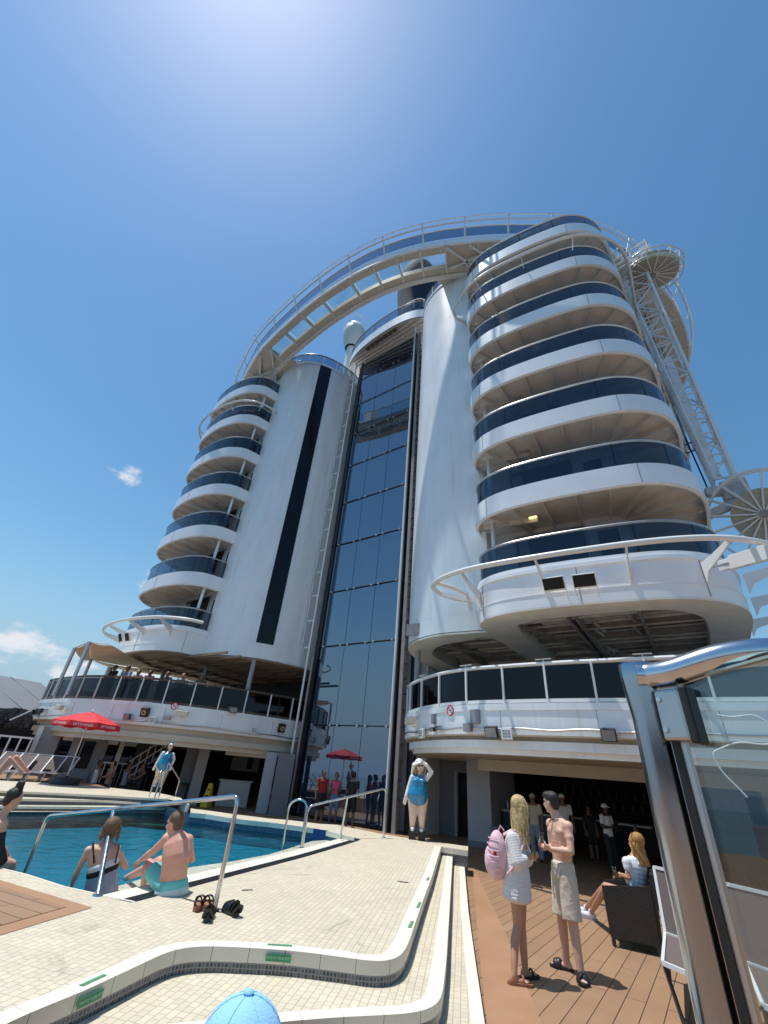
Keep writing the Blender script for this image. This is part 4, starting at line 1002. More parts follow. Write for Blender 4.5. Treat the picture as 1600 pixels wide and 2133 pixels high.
for k in range(5):
    c = W(6.2 + .17 * k + rnd.uniform(0, .05), 1.7, 1.075); g = MB(); g.lathe([(.03, 0), (.035, .08), (.035, .14 if k % 2 else .22), (.02, .15 if k % 2 else .26)], c, 10)
    tag(obj('bottle', g, 'steel_dull', smooth=True), 'small container standing on the white bar counter top behind the blonde woman', 'bottle', 'containers on the bar counter')
g = vbox(6.0, 6.3, .55, .75, 0.02, .62); tag(obj('floor_sign', g, 'sign_yellow') if 'sign_yellow' in MATS else obj('crate', g, 'wall_mid'), 'small box standing at the foot of the pale wall panel behind the pink backpack', 'box')
t = thing('bar_back_shelf', 'dim shelf with bottles along the back wall of the bar', 'shelf', W(9, 6.2, 0))
g = vbox(6.5, 14, 6.1, 6.5, 1.2, 1.24); vbox(6.5, 14, 6.1, 6.5, 1.6, 1.64, g); vbox(6.5, 14, 5.9, 6.5, .0, .95, g); obj('shelf_board', g, 'dark_wall', t)
mat('bottle_dim', (.06, .04, .02), .35); mat('bottle_clear', (.4, .42, .42), .15)  # shelf bottles darkened in their colour to stand in for the bar's shade
g = MB()
for k in range(46):
    g.lathe([(.035, 0), (.04, .02), (.04, .2), (.015, .25), (.015, .31)], W(6.6 + k * .16, 6.25, 1.24 + .4 * (k % 2)), 8)
obj('bottle_row', g, ['bottle_dim'], t)
for (u, v, lb) in ((9.9, 2.9, 'white bar table nearest the white-capped man'), (8.4, 3.3, 'white bar table further back in the dark bar')):
    tt = thing('bar_table', lb, 'table', W(u, v, 0), 'tables in the bar'); g = vbox(u - .45, u + .45, v - .3, v + .3, .98, 1.02); obj('table_top', g, 'bar_white', tt)
    g = MB(); g.tube([W(u, v, 0), W(u, v, .98)], .035, 8); obj('leg', g, 'steel_dull', tt)

# left side
t = thing('lounge_house', 'shaded glazed wall, pillars and openings under the left gallery deck', 'deckhouse', W(-10, 3, 0))
def gb(x0, x1, ytop, ybot, D, z0, z1, th=.2, g=None):
    # upright panel between two picture columns at a given horizontal distance; built as a real box there
    g = g or MB(); a = GD(x0, ybot, D); b = GD(x1, ybot, D); d = (b - a); d.z = 0; L = d.length; d.normalize(); n = Vector((-d.y, d.x, 0))
    return g.box(zed((a + b) / 2 + n * th / 2, (z0 + z1) / 2), (L, th, z1 - z0), (d, n, Z3))
obj('grey_wall', gb(561, 598, 1545, 1680, 21.6, 0, 2.2), 'wall_mid', t)
obj('light_pillar', gb(537, 561, 1545, 1665, 22.0, 0, 2.2, .3), 'wall_light', t)
obj('brown_wall', gb(272, 306, 1530, 1600, 26.0, 0, 2.4), 'brown_wall', t)
obj('grey_panel', gb(375, 402, 1535, 1615, 24.0, 0, 2.3), 'wall_mid', t)
obj('light_pillar', gb(402, 425, 1535, 1615, 23.4, 0, 2.3, .4), 'panel_grey', t)
obj('grey_panel', gb(62, 108, 1510, 1580, 26.0, 0, 2.4), 'panel_grey', t)
obj('light_pillar', gb(52, 64, 1510, 1580, 25.9, 0, 2.4, .3), 'pipe_white', t)
obj('light_pillar', gb(133, 152, 1510, 1590, 25.8, 0, 2.4, .3), 'wall_light', t)
pnl = gb(152, 208, 1515, 1600, 25.6, 0, 2.4); pn = obj('door_panel', pnl, 'panel_grey', t)
obj('door_window', gb(165, 190, 1535, 1575, 25.56, .95, 2.0, .05), 'window_black', pn)
obj('light_pillar', gb(232, 243, 1520, 1600, 25.4, 0, 2.4, .3), 'soffit', t)
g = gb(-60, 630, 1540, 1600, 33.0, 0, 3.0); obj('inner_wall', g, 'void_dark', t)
wf = MB()
for (x0, x1, D) in ((110, 133, 26.0), (208, 232, 25.6), (243, 272, 26.2)):
    wn_ = gb(x0, x1, 1520, 1590, D + .12, 1.25, 1.75, .04); w_ = obj('window', wn_, 'balcony_glass', t)
    f = gb(x0, x1, 1520, 1590, D, 1.2, 1.27, .08); gb(x0, x1, 1520, 1590, D, 1.95, 2.2, .08, f); gb((x0 + x1) / 2 - 1.2, (x0 + x1) / 2 + 1.2, 1520, 1590, D, 0, 1.2, .08, f); obj('frame', f, 'pipe_white', w_)
t = thing('snack_kiosk', 'dim kiosk with pale counter front inside the left lounge opening', 'kiosk', GD(490, 1640, 24))
obj('counter_front', gb(455, 520, 1600, 1645, 24.0, 0, .95, .6), 'bar_white', t); obj('counter_top', gb(452, 524, 1600, 1645, 23.95, .95, 1.0, .75), 'bar_white', t)
obj('menu_board', gb(482, 540, 1555, 1590, 26.0, 1.35, 2.05, .1), 'wall_mid', t); g = gb(517, 529, 1562, 1580, 25.9, 1.45, 1.95, .05); obj('dark_oval', g, 'void_dark', t)
obj('header', gb(472, 562, 1545, 1560, 22.4, 1.95, 2.2, .2), 'cream_paint', t)
# stair with white rails
t = thing('outside_stair', 'stair with white handrails seen through the left lounge opening', 'stairs', GD(320, 1560, 25.5))
P0, P1 = GD(272, 1580, 25.5), GD(352, 1530, 25.5)
d = zed(P1 - P0, 0).normalized()
for k, dz in enumerate((0, .35, .75)):
    g = MB(); g.tube([zed(P0, .9 + dz - .3), zed(P1, 2.3 + dz - .55)], .035, 6); obj('handrail', g, 'pipe_white', t)
for k in range(5):
    q = P0.lerp(P1, .1 + k * .2); z = .65 + k * .3; g = MB(); g.tube([zed(q, z - .2), zed(q, z + .8)], .025, 6); obj('baluster', g, 'pipe_white', t)
st = MB()
for k in range(8):
    q = P0.lerp(P1, k / 8.); st.box(zed(q, .2 + k * .2), (.4, 1.0, .05), (d, Vector((-d.y, d.x, 0)), Z3))
obj('stair_tread', st, 'wall_mid', t)

# ---------------------------------------------------------------- fittings on the gallery fronts
mat('speaker_black', (.012, .012, .012), .5); mat('speaker_cone', (.45, .38, .25), .5); mat('lamp_lens', (.25, .26, .28), .1, coat=.5)
mat('red_paint', (.55, .02, .02), .4); mat('sign_yellow', (.75, .55, .02), .45); mat('grey_box', (.28, .29, .31), .5); mat('ivory', (.70, .66, .52), .45)
def on(P, px_, py_):      # where a sight line meets the gallery front of that side, with outward normal
    best = None; dr = ray(px_, py_); az = Vector((dr.x, dr.y)).normalized()
    for i in range(len(P) - 1):
        a, b = P[i].xy, P[i + 1].xy; e = b - a; den = az.x * e.y - az.y * e.x
        if abs(den) < 1e-9: continue
        t_ = (a.x * e.y - a.y * e.x) / den; s_ = (a.x * az.y - a.y * az.x) / den
        if 0 <= s_ <= 1 and t_ > 0 and (best is None or t_ < best[0]): best = (t_, e.normalized())
    t_, e = best; z = CAMZ + dr.z * t_ / math.hypot(dr.x, dr.y); n = Vector((e.y, -e.x, 0))
    return Vector((az.x * t_, az.y * t_, z)), Vector((e.x, e.y, 0)), n
def flood(P, x, y, label, w=.34, h_=.26, body='speaker_black', lens='lamp_lens', tiltz=-.35, group='floodlights along the gallery fronts'):
    c, d, n = on(P, x, y); c = c + n * .22
    f = (n + Vector((0, 0, tiltz))).normalized(); up = f.cross(d).normalized() * -1
    t = thing('floodlight', label, 'floodlight', c, group)
    g = MB(); g.box(c, (w, .12, h_), (d, f, up)); g.box(c - f * .09, (w * .6, .08, h_ * .6), (d, f, up)); obj('housing', g, body, t, bevel=.012)
    g = MB(); g.box(c + f * .064, (w * .86, .012, h_ * .82), (d, f, up)); obj('lens', g, lens, t)
    g = MB(); g.tube([c + d * w * .55, c + d * w * .55 - n * .2 + Z3 * .1], .014, 6); g.tube([c - d * w * .55, c - d * w * .55 - n * .2 + Z3 * .1], .014, 6); g.tube([c - n * .22 + Z3 * .1 - d * w * .55, c - n * .22 + Z3 * .1 + d * w * .55], .016, 6); obj('bracket', g, 'steel_dull', t)
def grid(P, x, y, label):
    c, d, n = on(P, x, y); c = c + n * .14
    t = thing('led_panel', label, 'lamp', c, 'white grid lamps below the gallery rail')
    g = MB(); g.box(c, (.28, .07, .26), (d, n, Z3)); obj('housing', g, 'pipe_white', t, bevel=.01)
    for i in range(3):
        for j in range(3):
            g = MB(); g.box(c + n * .04 + d * (-.07 + .07 * i) + Z3 * (-.06 + .06 * j), (.045, .012, .04), (d, n, Z3)); obj('lens', g, 'grey_box', t)
def speaker(P, x, y, label, s=.30):
    c, d, n = on(P, x, y); c = c + n * .25; f = (n + Vector((0, 0, -.25))).normalized(); up = -f.cross(d).normalized()
    t = thing('loudspeaker', label, 'speaker', c, 'loudspeakers on the left gallery front')
    g = MB(); g.box(c, (s, .22, s * 1.15), (d, f, up)); obj('cabinet', g, 'speaker_black', t, bevel=.02)
    g = MB(); g.lathe([(.001, .0), (.10, .0), (.10, .02), (.001, .02)], c + f * .11, 20, axis=f); k = obj('cone', g, 'speaker_cone', t)
    g = MB(); g.lathe([(.001, .0), (.04, .0), (.04, .035), (.001, .035)], c + f * .11, 12, axis=f); obj('dust_cap', g, 'speaker_black', k)
    g = MB(); g.bar(c - f * .1, c - n * .26, .05, .05); obj('bracket', g, 'steel_dull', t)
def bx_(P, x, y, label, w, h_, m='grey_box', name='junction_box', cat='box', out=.05):
    c, d, n = on(P, x, y); g = MB(); g.box(c + n * out, (w, out * 2, h_), (d, n, Z3)); return tag(obj(name, g, m, bevel=.008), label, cat)
flood(GR, 1032, 1527, 'black rounded floodlight left of a white grid lamp on the right gallery')
flood(GR, 1271, 1533, 'black floodlight just left of the big steel post on the right gallery', .30, .26)
flood(GR, 915, 1521, 'small black floodlight beside the white grid lamp nearest the glass wall', .22, .10)
grid(GR, 887, 1529, 'white grid lamp nearest the glass wall on the right gallery')
grid(GR, 1061, 1530, 'white grid lamp right of the rounded black floodlight')
grid(GL, 320, 1501, 'white grid lamp in the middle of the left gallery')
grid(GL, 526, 1522, 'white grid lamp at the glass wall end of the left gallery')
speaker(GL, 308, 1485, 'black loudspeaker with tan cone above the red parasol side of the left gallery')
speaker(GL, 582, 1517, 'black loudspeaker with tan cone next to the left white pole')
flood(GL, 484, 1480, 'grey framed floodlight standing on the left gallery conduit', .34, .22, tiltz=.0)
flood(GL, 271, 1494, 'black floodlight just left of the tan cone speaker near the parasol', .28, .22)
flood(GL, 96, 1482, 'black floodlight at the far left end of the left gallery', .24, .2)
flood(GL, 350, 1497, 'small black floodlight right of the middle grid lamp on the left gallery', .3, .10)
bx_(GR, 992, 1493, 'grey square box with round knob on the right gallery fascia', .26, .34)
bx_(GR, 906, 1498, 'narrow grey box near the no smoking sign on the right gallery', .14, .26)
bx_(GR, 978, 1516, 'grey cable junction box hanging below the square grey box', .22, .2, out=.07)
def horn(P, x, y, label):
    c, d, n = on(P, x, y); t = thing('camera_housing', label, 'camera', c + n * .2, 'ivory camera housings')
    g = MB(); g.box(c + n * .22, (.5, .2, .2), (d, n, (Z3 + d * .2))); obj('housing', g, 'ivory', t, bevel=.02)
    g = MB(); g.tube([c + n * .2, c + n * .1 - Z3 * .15, c - Z3 * .15], .02, 6); obj('bracket', g, 'ivory', t)
horn(GL, 135, 1475, 'ivory camera housing above the red parasol'); horn(GR, 868, 1503, 'ivory camera housing on an arm at the glass wall end of the right gallery'); horn(GL, 380, 1487, 'ivory camera housing beside the no smoking sign on the left gallery')
def nosmoke(P, x, y, label, r=.14):
    c, d, n = on(P, x, y); c = c + n * .012; t = thing('no_smoking_sign', label, 'sign', c, 'no smoking signs')
    g = MB(); g.lathe([(.001, 0), (r * .8, 0), (r * .8, .004), (.001, .004)], c, 20, axis=n); obj('plate', g, 'white_ink', t)
    g = MB(); pts = [c + n * .006 + d * math.cos(a) * r * .9 + Z3 * math.sin(a) * r * .9 for a in [k * math.pi / 12 for k in range(24)]]; g.tube(pts, r * .13, 6, closed=True); g.bar(c + n * .01 + (d - Z3) * r * .6, c + n * .01 - (d - Z3) * r * .6, r * .16, .006, up=n); obj('red_ring', g, 'red_paint', t)
    g = MB(); g.bar(c + n * .006 - d * r * .5, c + n * .006 + d * r * .4, .02, .006, up=n); g.tube([c + n * .006 + d * r * .4, c + n * .006 + d * r * .5 + Z3 * .04, c + n * .006 + d * r * .3 + Z3 * .07], .006, 5); obj('cigarette', g, 'speaker_black', t)
nosmoke(GR, 939, 1480, 'round no smoking sign on the right gallery fascia'); nosmoke(GL, 364, 1471, 'round no smoking sign on the left gallery fascia')
# loose cables on the right gallery seen through the foreground glass
g = MB(); c, d, n = on(GR, 1500, 1500)
cab = [c + n * .1 + d * x * 1.0 + Z3 * z for x, z in ((-.1, .1), (.2, .05), (.55, .08), (.75, -.1), (.8, -.35), (.55, -.42), (.2, -.4), (-.1, -.5), (-.28, -.62), (-.22, -.9), (-.05, -1.15), (.05, -1.3))]
g.tube([Vector(p) for p in curve(cab, 5)], .016, 6); tag(obj('loose_cable', g, 'pipe_white', smooth=True), 'loose white cable dangling from the gallery fascia behind the foreground glass', 'cable')
# floodlights hung on the bulwarks
def bflood(P, x, y, label, w, h_):
    c, d, n = on(P, x, y); t = thing('floodlight', label, 'floodlight', c, 'big floodlights on the tower bulwarks')
    c = c + n * .32; f = (n + Vector((0, 0, -.55))).normalized(); up = -f.cross(d).normalized()
    g = MB(); g.box(c, (w, .10, h_), (d, f, up)); obj('housing', g, 'pipe_white', t, bevel=.01)
    g = MB(); g.box(c + f * .055, (w * .93, .012, h_ * .9), (d, f, up)); obj('lens', g, 'void_dark', t)
    for s_ in (-1, 1):
        g = MB(); g.tube([c + d * s_ * w * .5, c + d * s_ * w * .45 - n * .34 - Z3 * .28], .014, 6); obj('bracket', g, 'pipe_white', t)
    g = MB(); g.tube([c + up * h_ * .55 - d * w * .5, c + up * h_ * .55 + d * w * .5], .014, 6); obj('bracket', g, 'pipe_white', t)
bflood(RBO, 1159, 1224, 'left of the two big floodlights on the right tower bulwark', .56, .34)
bflood(RBO, 1220, 1218, 'right of the two big floodlights on the right tower bulwark', .56, .34)
bflood(LBO, 266, 1331, 'left of the two floodlights on the left tower bulwark', .42, .42)
bflood(LBO, 280, 1330, 'right of the two floodlights on the left tower bulwark', .42, .42)
# awning frame at far left
t = thing('shade_awning', 'cream shade sails on white posts above the left gallery', 'awning', GD(200, 1380, 24))
A = [GD(156, 1350, 24), GD(187, 1337, 22.5), GD(235, 1345, 22.5), GD(262, 1372, 26), GD(190, 1374, 26), GD(330, 1395, 29), GD(258, 1394, 31), GD(330, 1412, 33)]
def sail(a, b, c, d, sag=.12, n=6):
    g = MB(); vs = []
    for i in range(n + 1):
        for j in range(n + 1):
            u, v = i / n, j / n; p = a.lerp(b, u).lerp(d.lerp(c, u), v); p.z -= sag * 4 * (u * (1 - u) * .5 + v * (1 - v) * .5); vs.append(p)
    g.add(vs, [(i * (n + 1) + j, (i + 1) * (n + 1) + j, (i + 1) * (n + 1) + j + 1, i * (n + 1) + j + 1) for i in range(n) for j in range(n)])
    return g
obj('shade_sail', sail(A[1], A[2], A[5], A[4]), 'cream_canvas', t, smooth=True); obj('shade_sail', sail(A[0], A[1], A[4], GD(170, 1372, 27), .15), 'cream_canvas', t, smooth=True); obj('shade_sail', sail(A[4], A[5], GD(420, 1410, 31), A[6], .2), 'cream_canvas', t, smooth=True)
g = MB()
for p, x, y in ((A[0], 128, 1410), (A[1], 152, 1410), (A[4], 170, 1412), (A[6], 252, 1414)):
    g.tube([p, zed(p, 3.5)], .075, 8)
g.tube([A[0], A[1]], .03, 6); g.tube([A[1], A[2]], .03, 6); g.tube([GD(230, 1390, 27), zed(GD(230, 1390, 27), 3.5)], .14, 8)
obj('post', g, 'alu', t, smooth=True)
# grey quay building and raised deck at far left, and an added bulwark astern for the glass to mirror
t = thing('quay_building', 'long grey roofed building across the water at the far left', 'building', (-60, 75, -22))
a = Vector((ray(-150, 1372).x, ray(-150, 1372).y, 0)).normalized() * 55; b = Vector((ray(200, 1450).x, ray(200, 1450).y, 0)).normalized() * 68
d = (b - a).normalized(); n = Vector((-d.y, d.x, 0)); g = MB()
n = n if n.dot(a) > 0 else -n; g.add([zed(a, 4.2), zed(b, 4.6), zed(b + n * 9, 8.4), zed(a + n * 9, 7.7)], [(0, 1, 2, 3)]); obj('roof', g, 'grey_roof', t)
g = MB(); g.add([zed(a, -22), zed(b, -22), zed(b, 4.2), zed(a, 4.2)], [(0, 1, 2, 3)]); g.wall([a + n * 9, b + n * 9], -22, 7.6); obj('wall', g, 'grey_hull', t)
g = MB()
for k in (2, 5, 8, 11):
    p = a.lerp(b, k / 14); g.bar(zed(p - n * .05, 4.24 + .4 * k / 14), zed(p + n * 9, 7.74 + .7 * k / 14), .12, .06)
obj('roof_seam', g, 'grey_hull', t)
t = thing('added_bulwark', 'grey stern bulwark behind the camera mirrored low in the tall glass wall', 'bulwark', (0, -10, 0))  # unseen and added; stands in for the grey building reflected in the glass
g = MB(); g.wall([Vector((-26, -6, 0)), Vector((-4, -11, 0)), Vector((20, -11.5, 0)), Vector((33, -8, 0))], 0, 1.1, .2); obj('bulwark_plate', g, 'hull_white', t)
g = MB(); g.wall([Vector((-26, -5.9, 0)), Vector((-4, -10.9, 0)), Vector((20, -11.4, 0)), Vector((33, -7.9, 0))], 1.1, 2.2); obj('glass_screen', g, 'dark_glass', t)
# clutter left of the gallery: dark machinery and a glazed rail
t = thing('side_deck_gear', 'dark winches and pipes on the side deck at the far left edge', 'machinery', GD(30, 1500, 30))
g = MB(); rnd = random.Random(21)
for k in range(90):
    p = GD(rnd.uniform(-60, 78), rnd.uniform(1478, 1512), rnd.uniform(27, 33)); dd = rnd.choice([d, n, d, Vector((.7, .3, .1))]); g.bar(p, p + dd * rnd.uniform(.2, .6), rnd.uniform(.05, .25), rnd.uniform(.05, .25))
gg = obj1('gear', g, 'gunmetal', t); gg['kind'] = 'stuff'
g = MB(); g.bar(GD(48, 1488, 26), GD(82, 1470, 26), .06, .06); g.bar(GD(20, 1500, 26), GD(66, 1480, 26), .06, .06); obj('white_rail', g, 'pipe_white', t)
g = MB(); a_ = GD(-80, 1540, 28); b_ = GD(60, 1540, 27.5); g.wall([a_, b_], -1, .62 + .35); obj('low_wall', g, 'grey_hull', t)
t = thing('side_rail', 'glazed side railing with white posts at the far left edge', 'railing', GD(0, 1560, 21))
a = GD(-60, 1560, 26.5); b = GD(62, 1560, 25.5); d2 = zed(b - a, 0).normalized()
g = MB(); g.wall([a, b], .75, 1.85); obj('glass_panel', g, 'balcony_glass', t)
for z in (1.9, .72):
    g = MB(); g.bar(zed(a, z), zed(b, z), .07, .07); obj('rail', g, 'pipe_white', t)
for k in range(5):
    p = a.lerp(b, .2 + .19 * k); g = MB(); g.bar(zed(p, .3), zed(p, 1.9), .06, .06, up=d2); obj('post', g, 'pipe_white', t)
# ---------------------------------------------------------------- pool rails
def rail(label, paths, r=.025, name='pool_handrail', loc=None, group='steel pool rails'):
    t = thing(name, label, 'handrail', loc or zed(paths[0][0], 0), group)
    for i, p in enumerate(paths):
        g = MB(); g.tube(p, r, 12); obj('bent_tube' if i == 0 else 'upright', g, 'steel', t, smooth=True)
    for p in paths:
        e = p[-1]; g = MB(); g.lathe([(.001, 0), (r * 2.2, 0), (r * 2.0, .012), (.001, .014)], e, 16); obj('floor_flange', g, 'steel', t, smooth=True)
    return t
def fillet(pts, r=.12, n=6):
    out = [pts[0]]
    for i in range(1, len(pts) - 1):
        a, b, c = pts[i - 1], pts[i], pts[i + 1]; p = b + (a - b).normalized() * r; q = b + (c - b).normalized() * r
        for k in range(n + 1):
            t = k / n; out.append(p.lerp(b, t).lerp(b.lerp(q, t), t))
    out.append(pts[-1]); return out
def up_to(base, px_, py_):       # raise a point straight above a base until it reaches a picture height
    lo, hi = base.z, base.z + 6
    def row(z):
        q = Vector((base.x, base.y, z - CAMZ)); c = (q.dot(RIGHT), q.dot(UP), q.dot(FWD)); return CY - F * c[1] / c[2]
    for _ in range(40):
        m = (lo + hi) / 2
        if row(m) > py_: lo = m
        else: hi = m
    return Vector((base.x, base.y, m))
b1 = G(446, 1898, ZA); b2 = G(50, 1822, ZW); b3 = G(203, 1866, ZA)
t1 = up_to(b1, 497, 1658); t2 = up_to(b2, 97, 1700)
t2 = Vector((t2.x, t2.y, t2.z)); mid = t1.lerp(t2, .60)
rail('large bent steel handrail in the foreground over the seated couple at the pool', [fillet([b2 - Z3 * .4, t2, t1, b1], .10, 8), [t1.lerp(t2, .60), b3]], .024)
# right rail by the glass wall
c1 = G(799, 1745, ZA); c2 = G(707, 1757, ZL); c3 = G(627, 1766, ZL); c4 = G(589, 1762, ZL)
u1 = up_to(c1, 797, 1642); u3 = up_to(c3, 631, 1679); 
rail('sloping steel handrail with two legs on the platform in front of the glass wall', [fillet([c3 + Vector((.03, .03, 0)), u3 + Vector((.03, .03, 0)), u1, c1], .14, 8), [u1.lerp(u3, .52), c2]], .024)
h1 = up_to(c4, 600, 1672); h2 = up_to(c3, 625, 1672)
hp = [c4 - Z3 * .3, c4.lerp(h1, .8)] + [h1.lerp(h2, .5 - .5 * math.cos(k * math.pi / 8)) + Z3 * (.16 * math.sin(k * math.pi / 8) - .1) for k in range(9)] + [c3]
rail('hooped steel grab rail at the pool ledge behind the curved far rim', [hp], .024)
# ladder at the far left statue
l1 = G(302, 1688, ZL); l2 = G(358, 1684, ZW); l3 = G(316, 1682, ZT[1])
v1 = up_to(l1, 310, 1625); v2 = up_to(l2, 363, 1625)
rail('far steel ladder rail in front of the left statue', [[l1 - Z3 * .2, v1] + [v1 + (l3 - l1) * (k / 6) + Z3 * .2 * math.sin(k / 6 * math.pi) for k in range(1, 6)] + [v1 + (l3 - l1), l3]], .022)
rail('far steel pool rail descending to the right of the left statue', [fillet([G(327, 1672, ZT[2]), up_to(G(327, 1672, ZT[2]), 333, 1588), v2, l2 - Z3 * .2], .08)], .022)

# ---------------------------------------------------------------- foreground glass screen and steel post
pc = GD(1327, 1385, 1.02); ptop = pc.z
t = thing('glass_balustrade', 'thick polished steel post and curved rail holding a clear glass pane, right foreground', 'balustrade', zed(pc, 0))
g = MB(); g.tube([zed(pc, 0), zed(pc, ptop - .10), zed(pc, ptop - .035), zed(pc, ptop - .006), zed(pc, ptop)], [.0285, .0285, .034, .035, .033], 40); obj('post', g, 'post_steel', t, smooth=True)
r0 = GD(1352, 1408, 1.0); rl = [r0 + Vector((-.02, .01, 0)), r0, GD(1400, 1401, .985), GD(1500, 1370, .98), GD(1600, 1358, 1.0), GD(1720, 1366, 1.05), GD(1900, 1400, 1.15)]
g = MB(); g.tube([Vector(p) for p in curve(rl, 8)], .0235, 24); obj('handrail', g, 'steel', t, smooth=True)
e0 = GD(1372, 1500, 1.02); e1 = GD(1700, 1500, .95); dd = zed(e1 - e0, 0).normalized(); nn = Vector((-dd.y, dd.x, 0))
e0 = zed(pc, 0) + dd * .048; zt0 = GD(1372, 1430, 1.02).z; zt1 = zt0 + .115
gp = MB(); a = e0 + dd * .01; b = e0 + dd * 1.4
gp.add([zed(a, .1), zed(b, .1), zed(b, zt0 + .20), zed(a.lerp(b, .35), zt0 + .085), zed(a, zt0)], [(0, 1, 2, 3, 4)])
gp.add([zed(a + nn * .012, .1), zed(b + nn * .012, .1), zed(b + nn * .012, zt0 + .20), zed(a.lerp(b, .35) + nn * .012, zt0 + .085), zed(a + nn * .012, zt0)], [(4, 3, 2, 1, 0)])
pn = obj1('glass_pane', gp, 'clear_glass', t)
g = MB(); g.bar(zed(a, zt0), zed(a.lerp(b, .35), zt0 + .085), .014, .004); g.bar(zed(a.lerp(b, .35), zt0 + .085), zed(b, zt0 + .20), .014, .004); mat('glass_edge', (.35, .5, .48), .15); obj1('glass_edge', g, 'glass_edge', pn)
g = MB(); g.box(zed(zed(pc, 0) + dd * .040, ptop - .62), (.012, .022, 1.0), (dd, nn, Z3)); obj('gasket', g, 'speaker_black', t)
g = MB(); g.box(zed(zed(pc, 0) + dd * .050, ptop - .64), (.010, .014, 1.1), (dd, nn, Z3)); obj('edge_strip', g, 'steel_dull', t)
cz = GD(1388, 1492, 1.0).z
cc = zed(pc, cz) + dd * .052 - nn * .012
g = MB(); g.box(cc, (.045, .03, .085), (dd, nn, Z3)); cl_ = obj('glass_clamp', g, 'steel_dull', t, bevel=.006)
g = MB(); g.box(cc + dd * .029 - nn * .0, (.014, .04, .092), (dd, nn, Z3)); obj('rubber_pad', g, 'speaker_black', cl_, bevel=.004)
for z in (-.025, .025):
    g = MB(); g.lathe([(.001, 0), (.005, 0), (.004, .004), (.001, .004)], cc - nn * .015 - dd * .014 + Z3 * z, 10, axis=-nn); obj('screw', g, 'steel', cl_)
g = MB(); g.box(zed(pc, ptop - .045) + dd * .046, (.03, .02, .03), (dd, nn, Z3)); obj('rail_bracket', g, 'steel_dull', t)

# ---------------------------------------------------------------- parasol
mat('parasol_red', (.62, .02, .03), .7, bump=.1, bscale=10); mat('parasol_pole', (.62, .60, .56), .4); mat('parasol_ink', (.80, .74, .74), .6); mat('weight_dark', (.02, .03, .045), .5)
base = G(133, 1634, ZT[3]); top = up_to(base, 186, 1481)
t = thing('parasol', 'red parasol with pale lettering on its valance, in a dark round weight', 'parasol', zed(base, ZT[3]))
g = MB(); g.tube([zed(base, ZT[3]), top], .022, 10); obj('pole', g, 'parasol_pole', t, smooth=True)
H = top.z - .04; Rr = 1.14; rim_z = H - .36; N = 8
g = MB(); vs = [(base.x, base.y, H)]; rs = []
segs_ = 4
for j in range(1, segs_ + 1):
    f = j / segs_
    for k in range(N * 4):
        a = 2 * math.pi * k / (N * 4); corner = (k % 4) / 4; sag = 1 - .045 * math.sin(corner * math.pi)
        r_ = Rr * f * (math.cos(math.pi / N) / math.cos((corner - .5) * 2 * math.pi / N)) if True else Rr
        z = H - (H - rim_z) * (f ** 1.25) - .03 * math.sin(corner * math.pi) * f
        vs.append((base.x + r_ * math.cos(a), base.y + r_ * math.sin(a), z))
M_ = N * 4
fs = [(0, 1 + k, 1 + (k + 1) % M_) for k in range(M_)]
for j in range(segs_ - 1):
    for k in range(M_): fs.append((1 + j * M_ + k, 1 + (j + 1) * M_ + k, 1 + (j + 1) * M_ + (k + 1) % M_, 1 + j * M_ + (k + 1) % M_))
g.add(vs, fs); cnp = obj1('canopy', g, 'parasol_red', t, smooth=True)
last = vs[-M_:]; g = MB(); vv = []
for p in last: vv += [p, (base.x + (p[0] - base.x) * 1.03, base.y + (p[1] - base.y) * 1.03, p[2] - .17 - .02 * math.sin(len(vv)))]
g.add(vv, [(2 * k, 2 * k + 1, (2 * k + 3) % (2 * M_), (2 * k + 2) % (2 * M_)) for k in range(M_)]); obj1('valance', g, 'parasol_red', cnp)
for k in range(N):
    a = 2 * math.pi * k / N; g = MB(); g.tube([(base.x, base.y, H - .05), (base.x + Rr * math.cos(a) * .97, base.y + Rr * math.sin(a) * .97, rim_z - .02)], .009, 6); obj('rib', g, 'parasol_pole', t)
g = MB(); g.lathe([(.03, -.02), (.05, .02), (.02, .07), (.005, .1)], (base.x, base.y, H), 12); obj('finial', g, 'parasol_pole', t)
def text(body, size, mat_, parent, loc, xdir, ydir, name='lettering', ext=.001, align='CENTER'):
    c = bpy.data.curves.new(name, 'FONT'); c.body = body; c.size = size; c.extrude = ext; c.align_x = align; c.align_y = 'CENTER'; c.resolution_u = 2
    tmp = bpy.data.objects.new('tmp', c); scene.collection.objects.link(tmp)
    me = bpy.data.meshes.new_from_object(tmp); bpy.data.objects.remove(tmp)
    x = Vector(xdir).normalized(); y = Vector(ydir).normalized(); z = x.cross(y).normalized(); y = z.cross(x)
    o0 = origin_of(parent) if parent else Vector((0, 0, 0))
    for v in me.vertices: v.co = Vector(loc) - o0 + x * v.co.x + y * v.co.y + z * v.co.z
    me.materials.clear(); me.materials.append(MATS[mat_]); me.name = name
    o = bpy.data.objects.new(name, me); scene.collection.objects.link(o)
    if parent: o.parent = parent
    return o
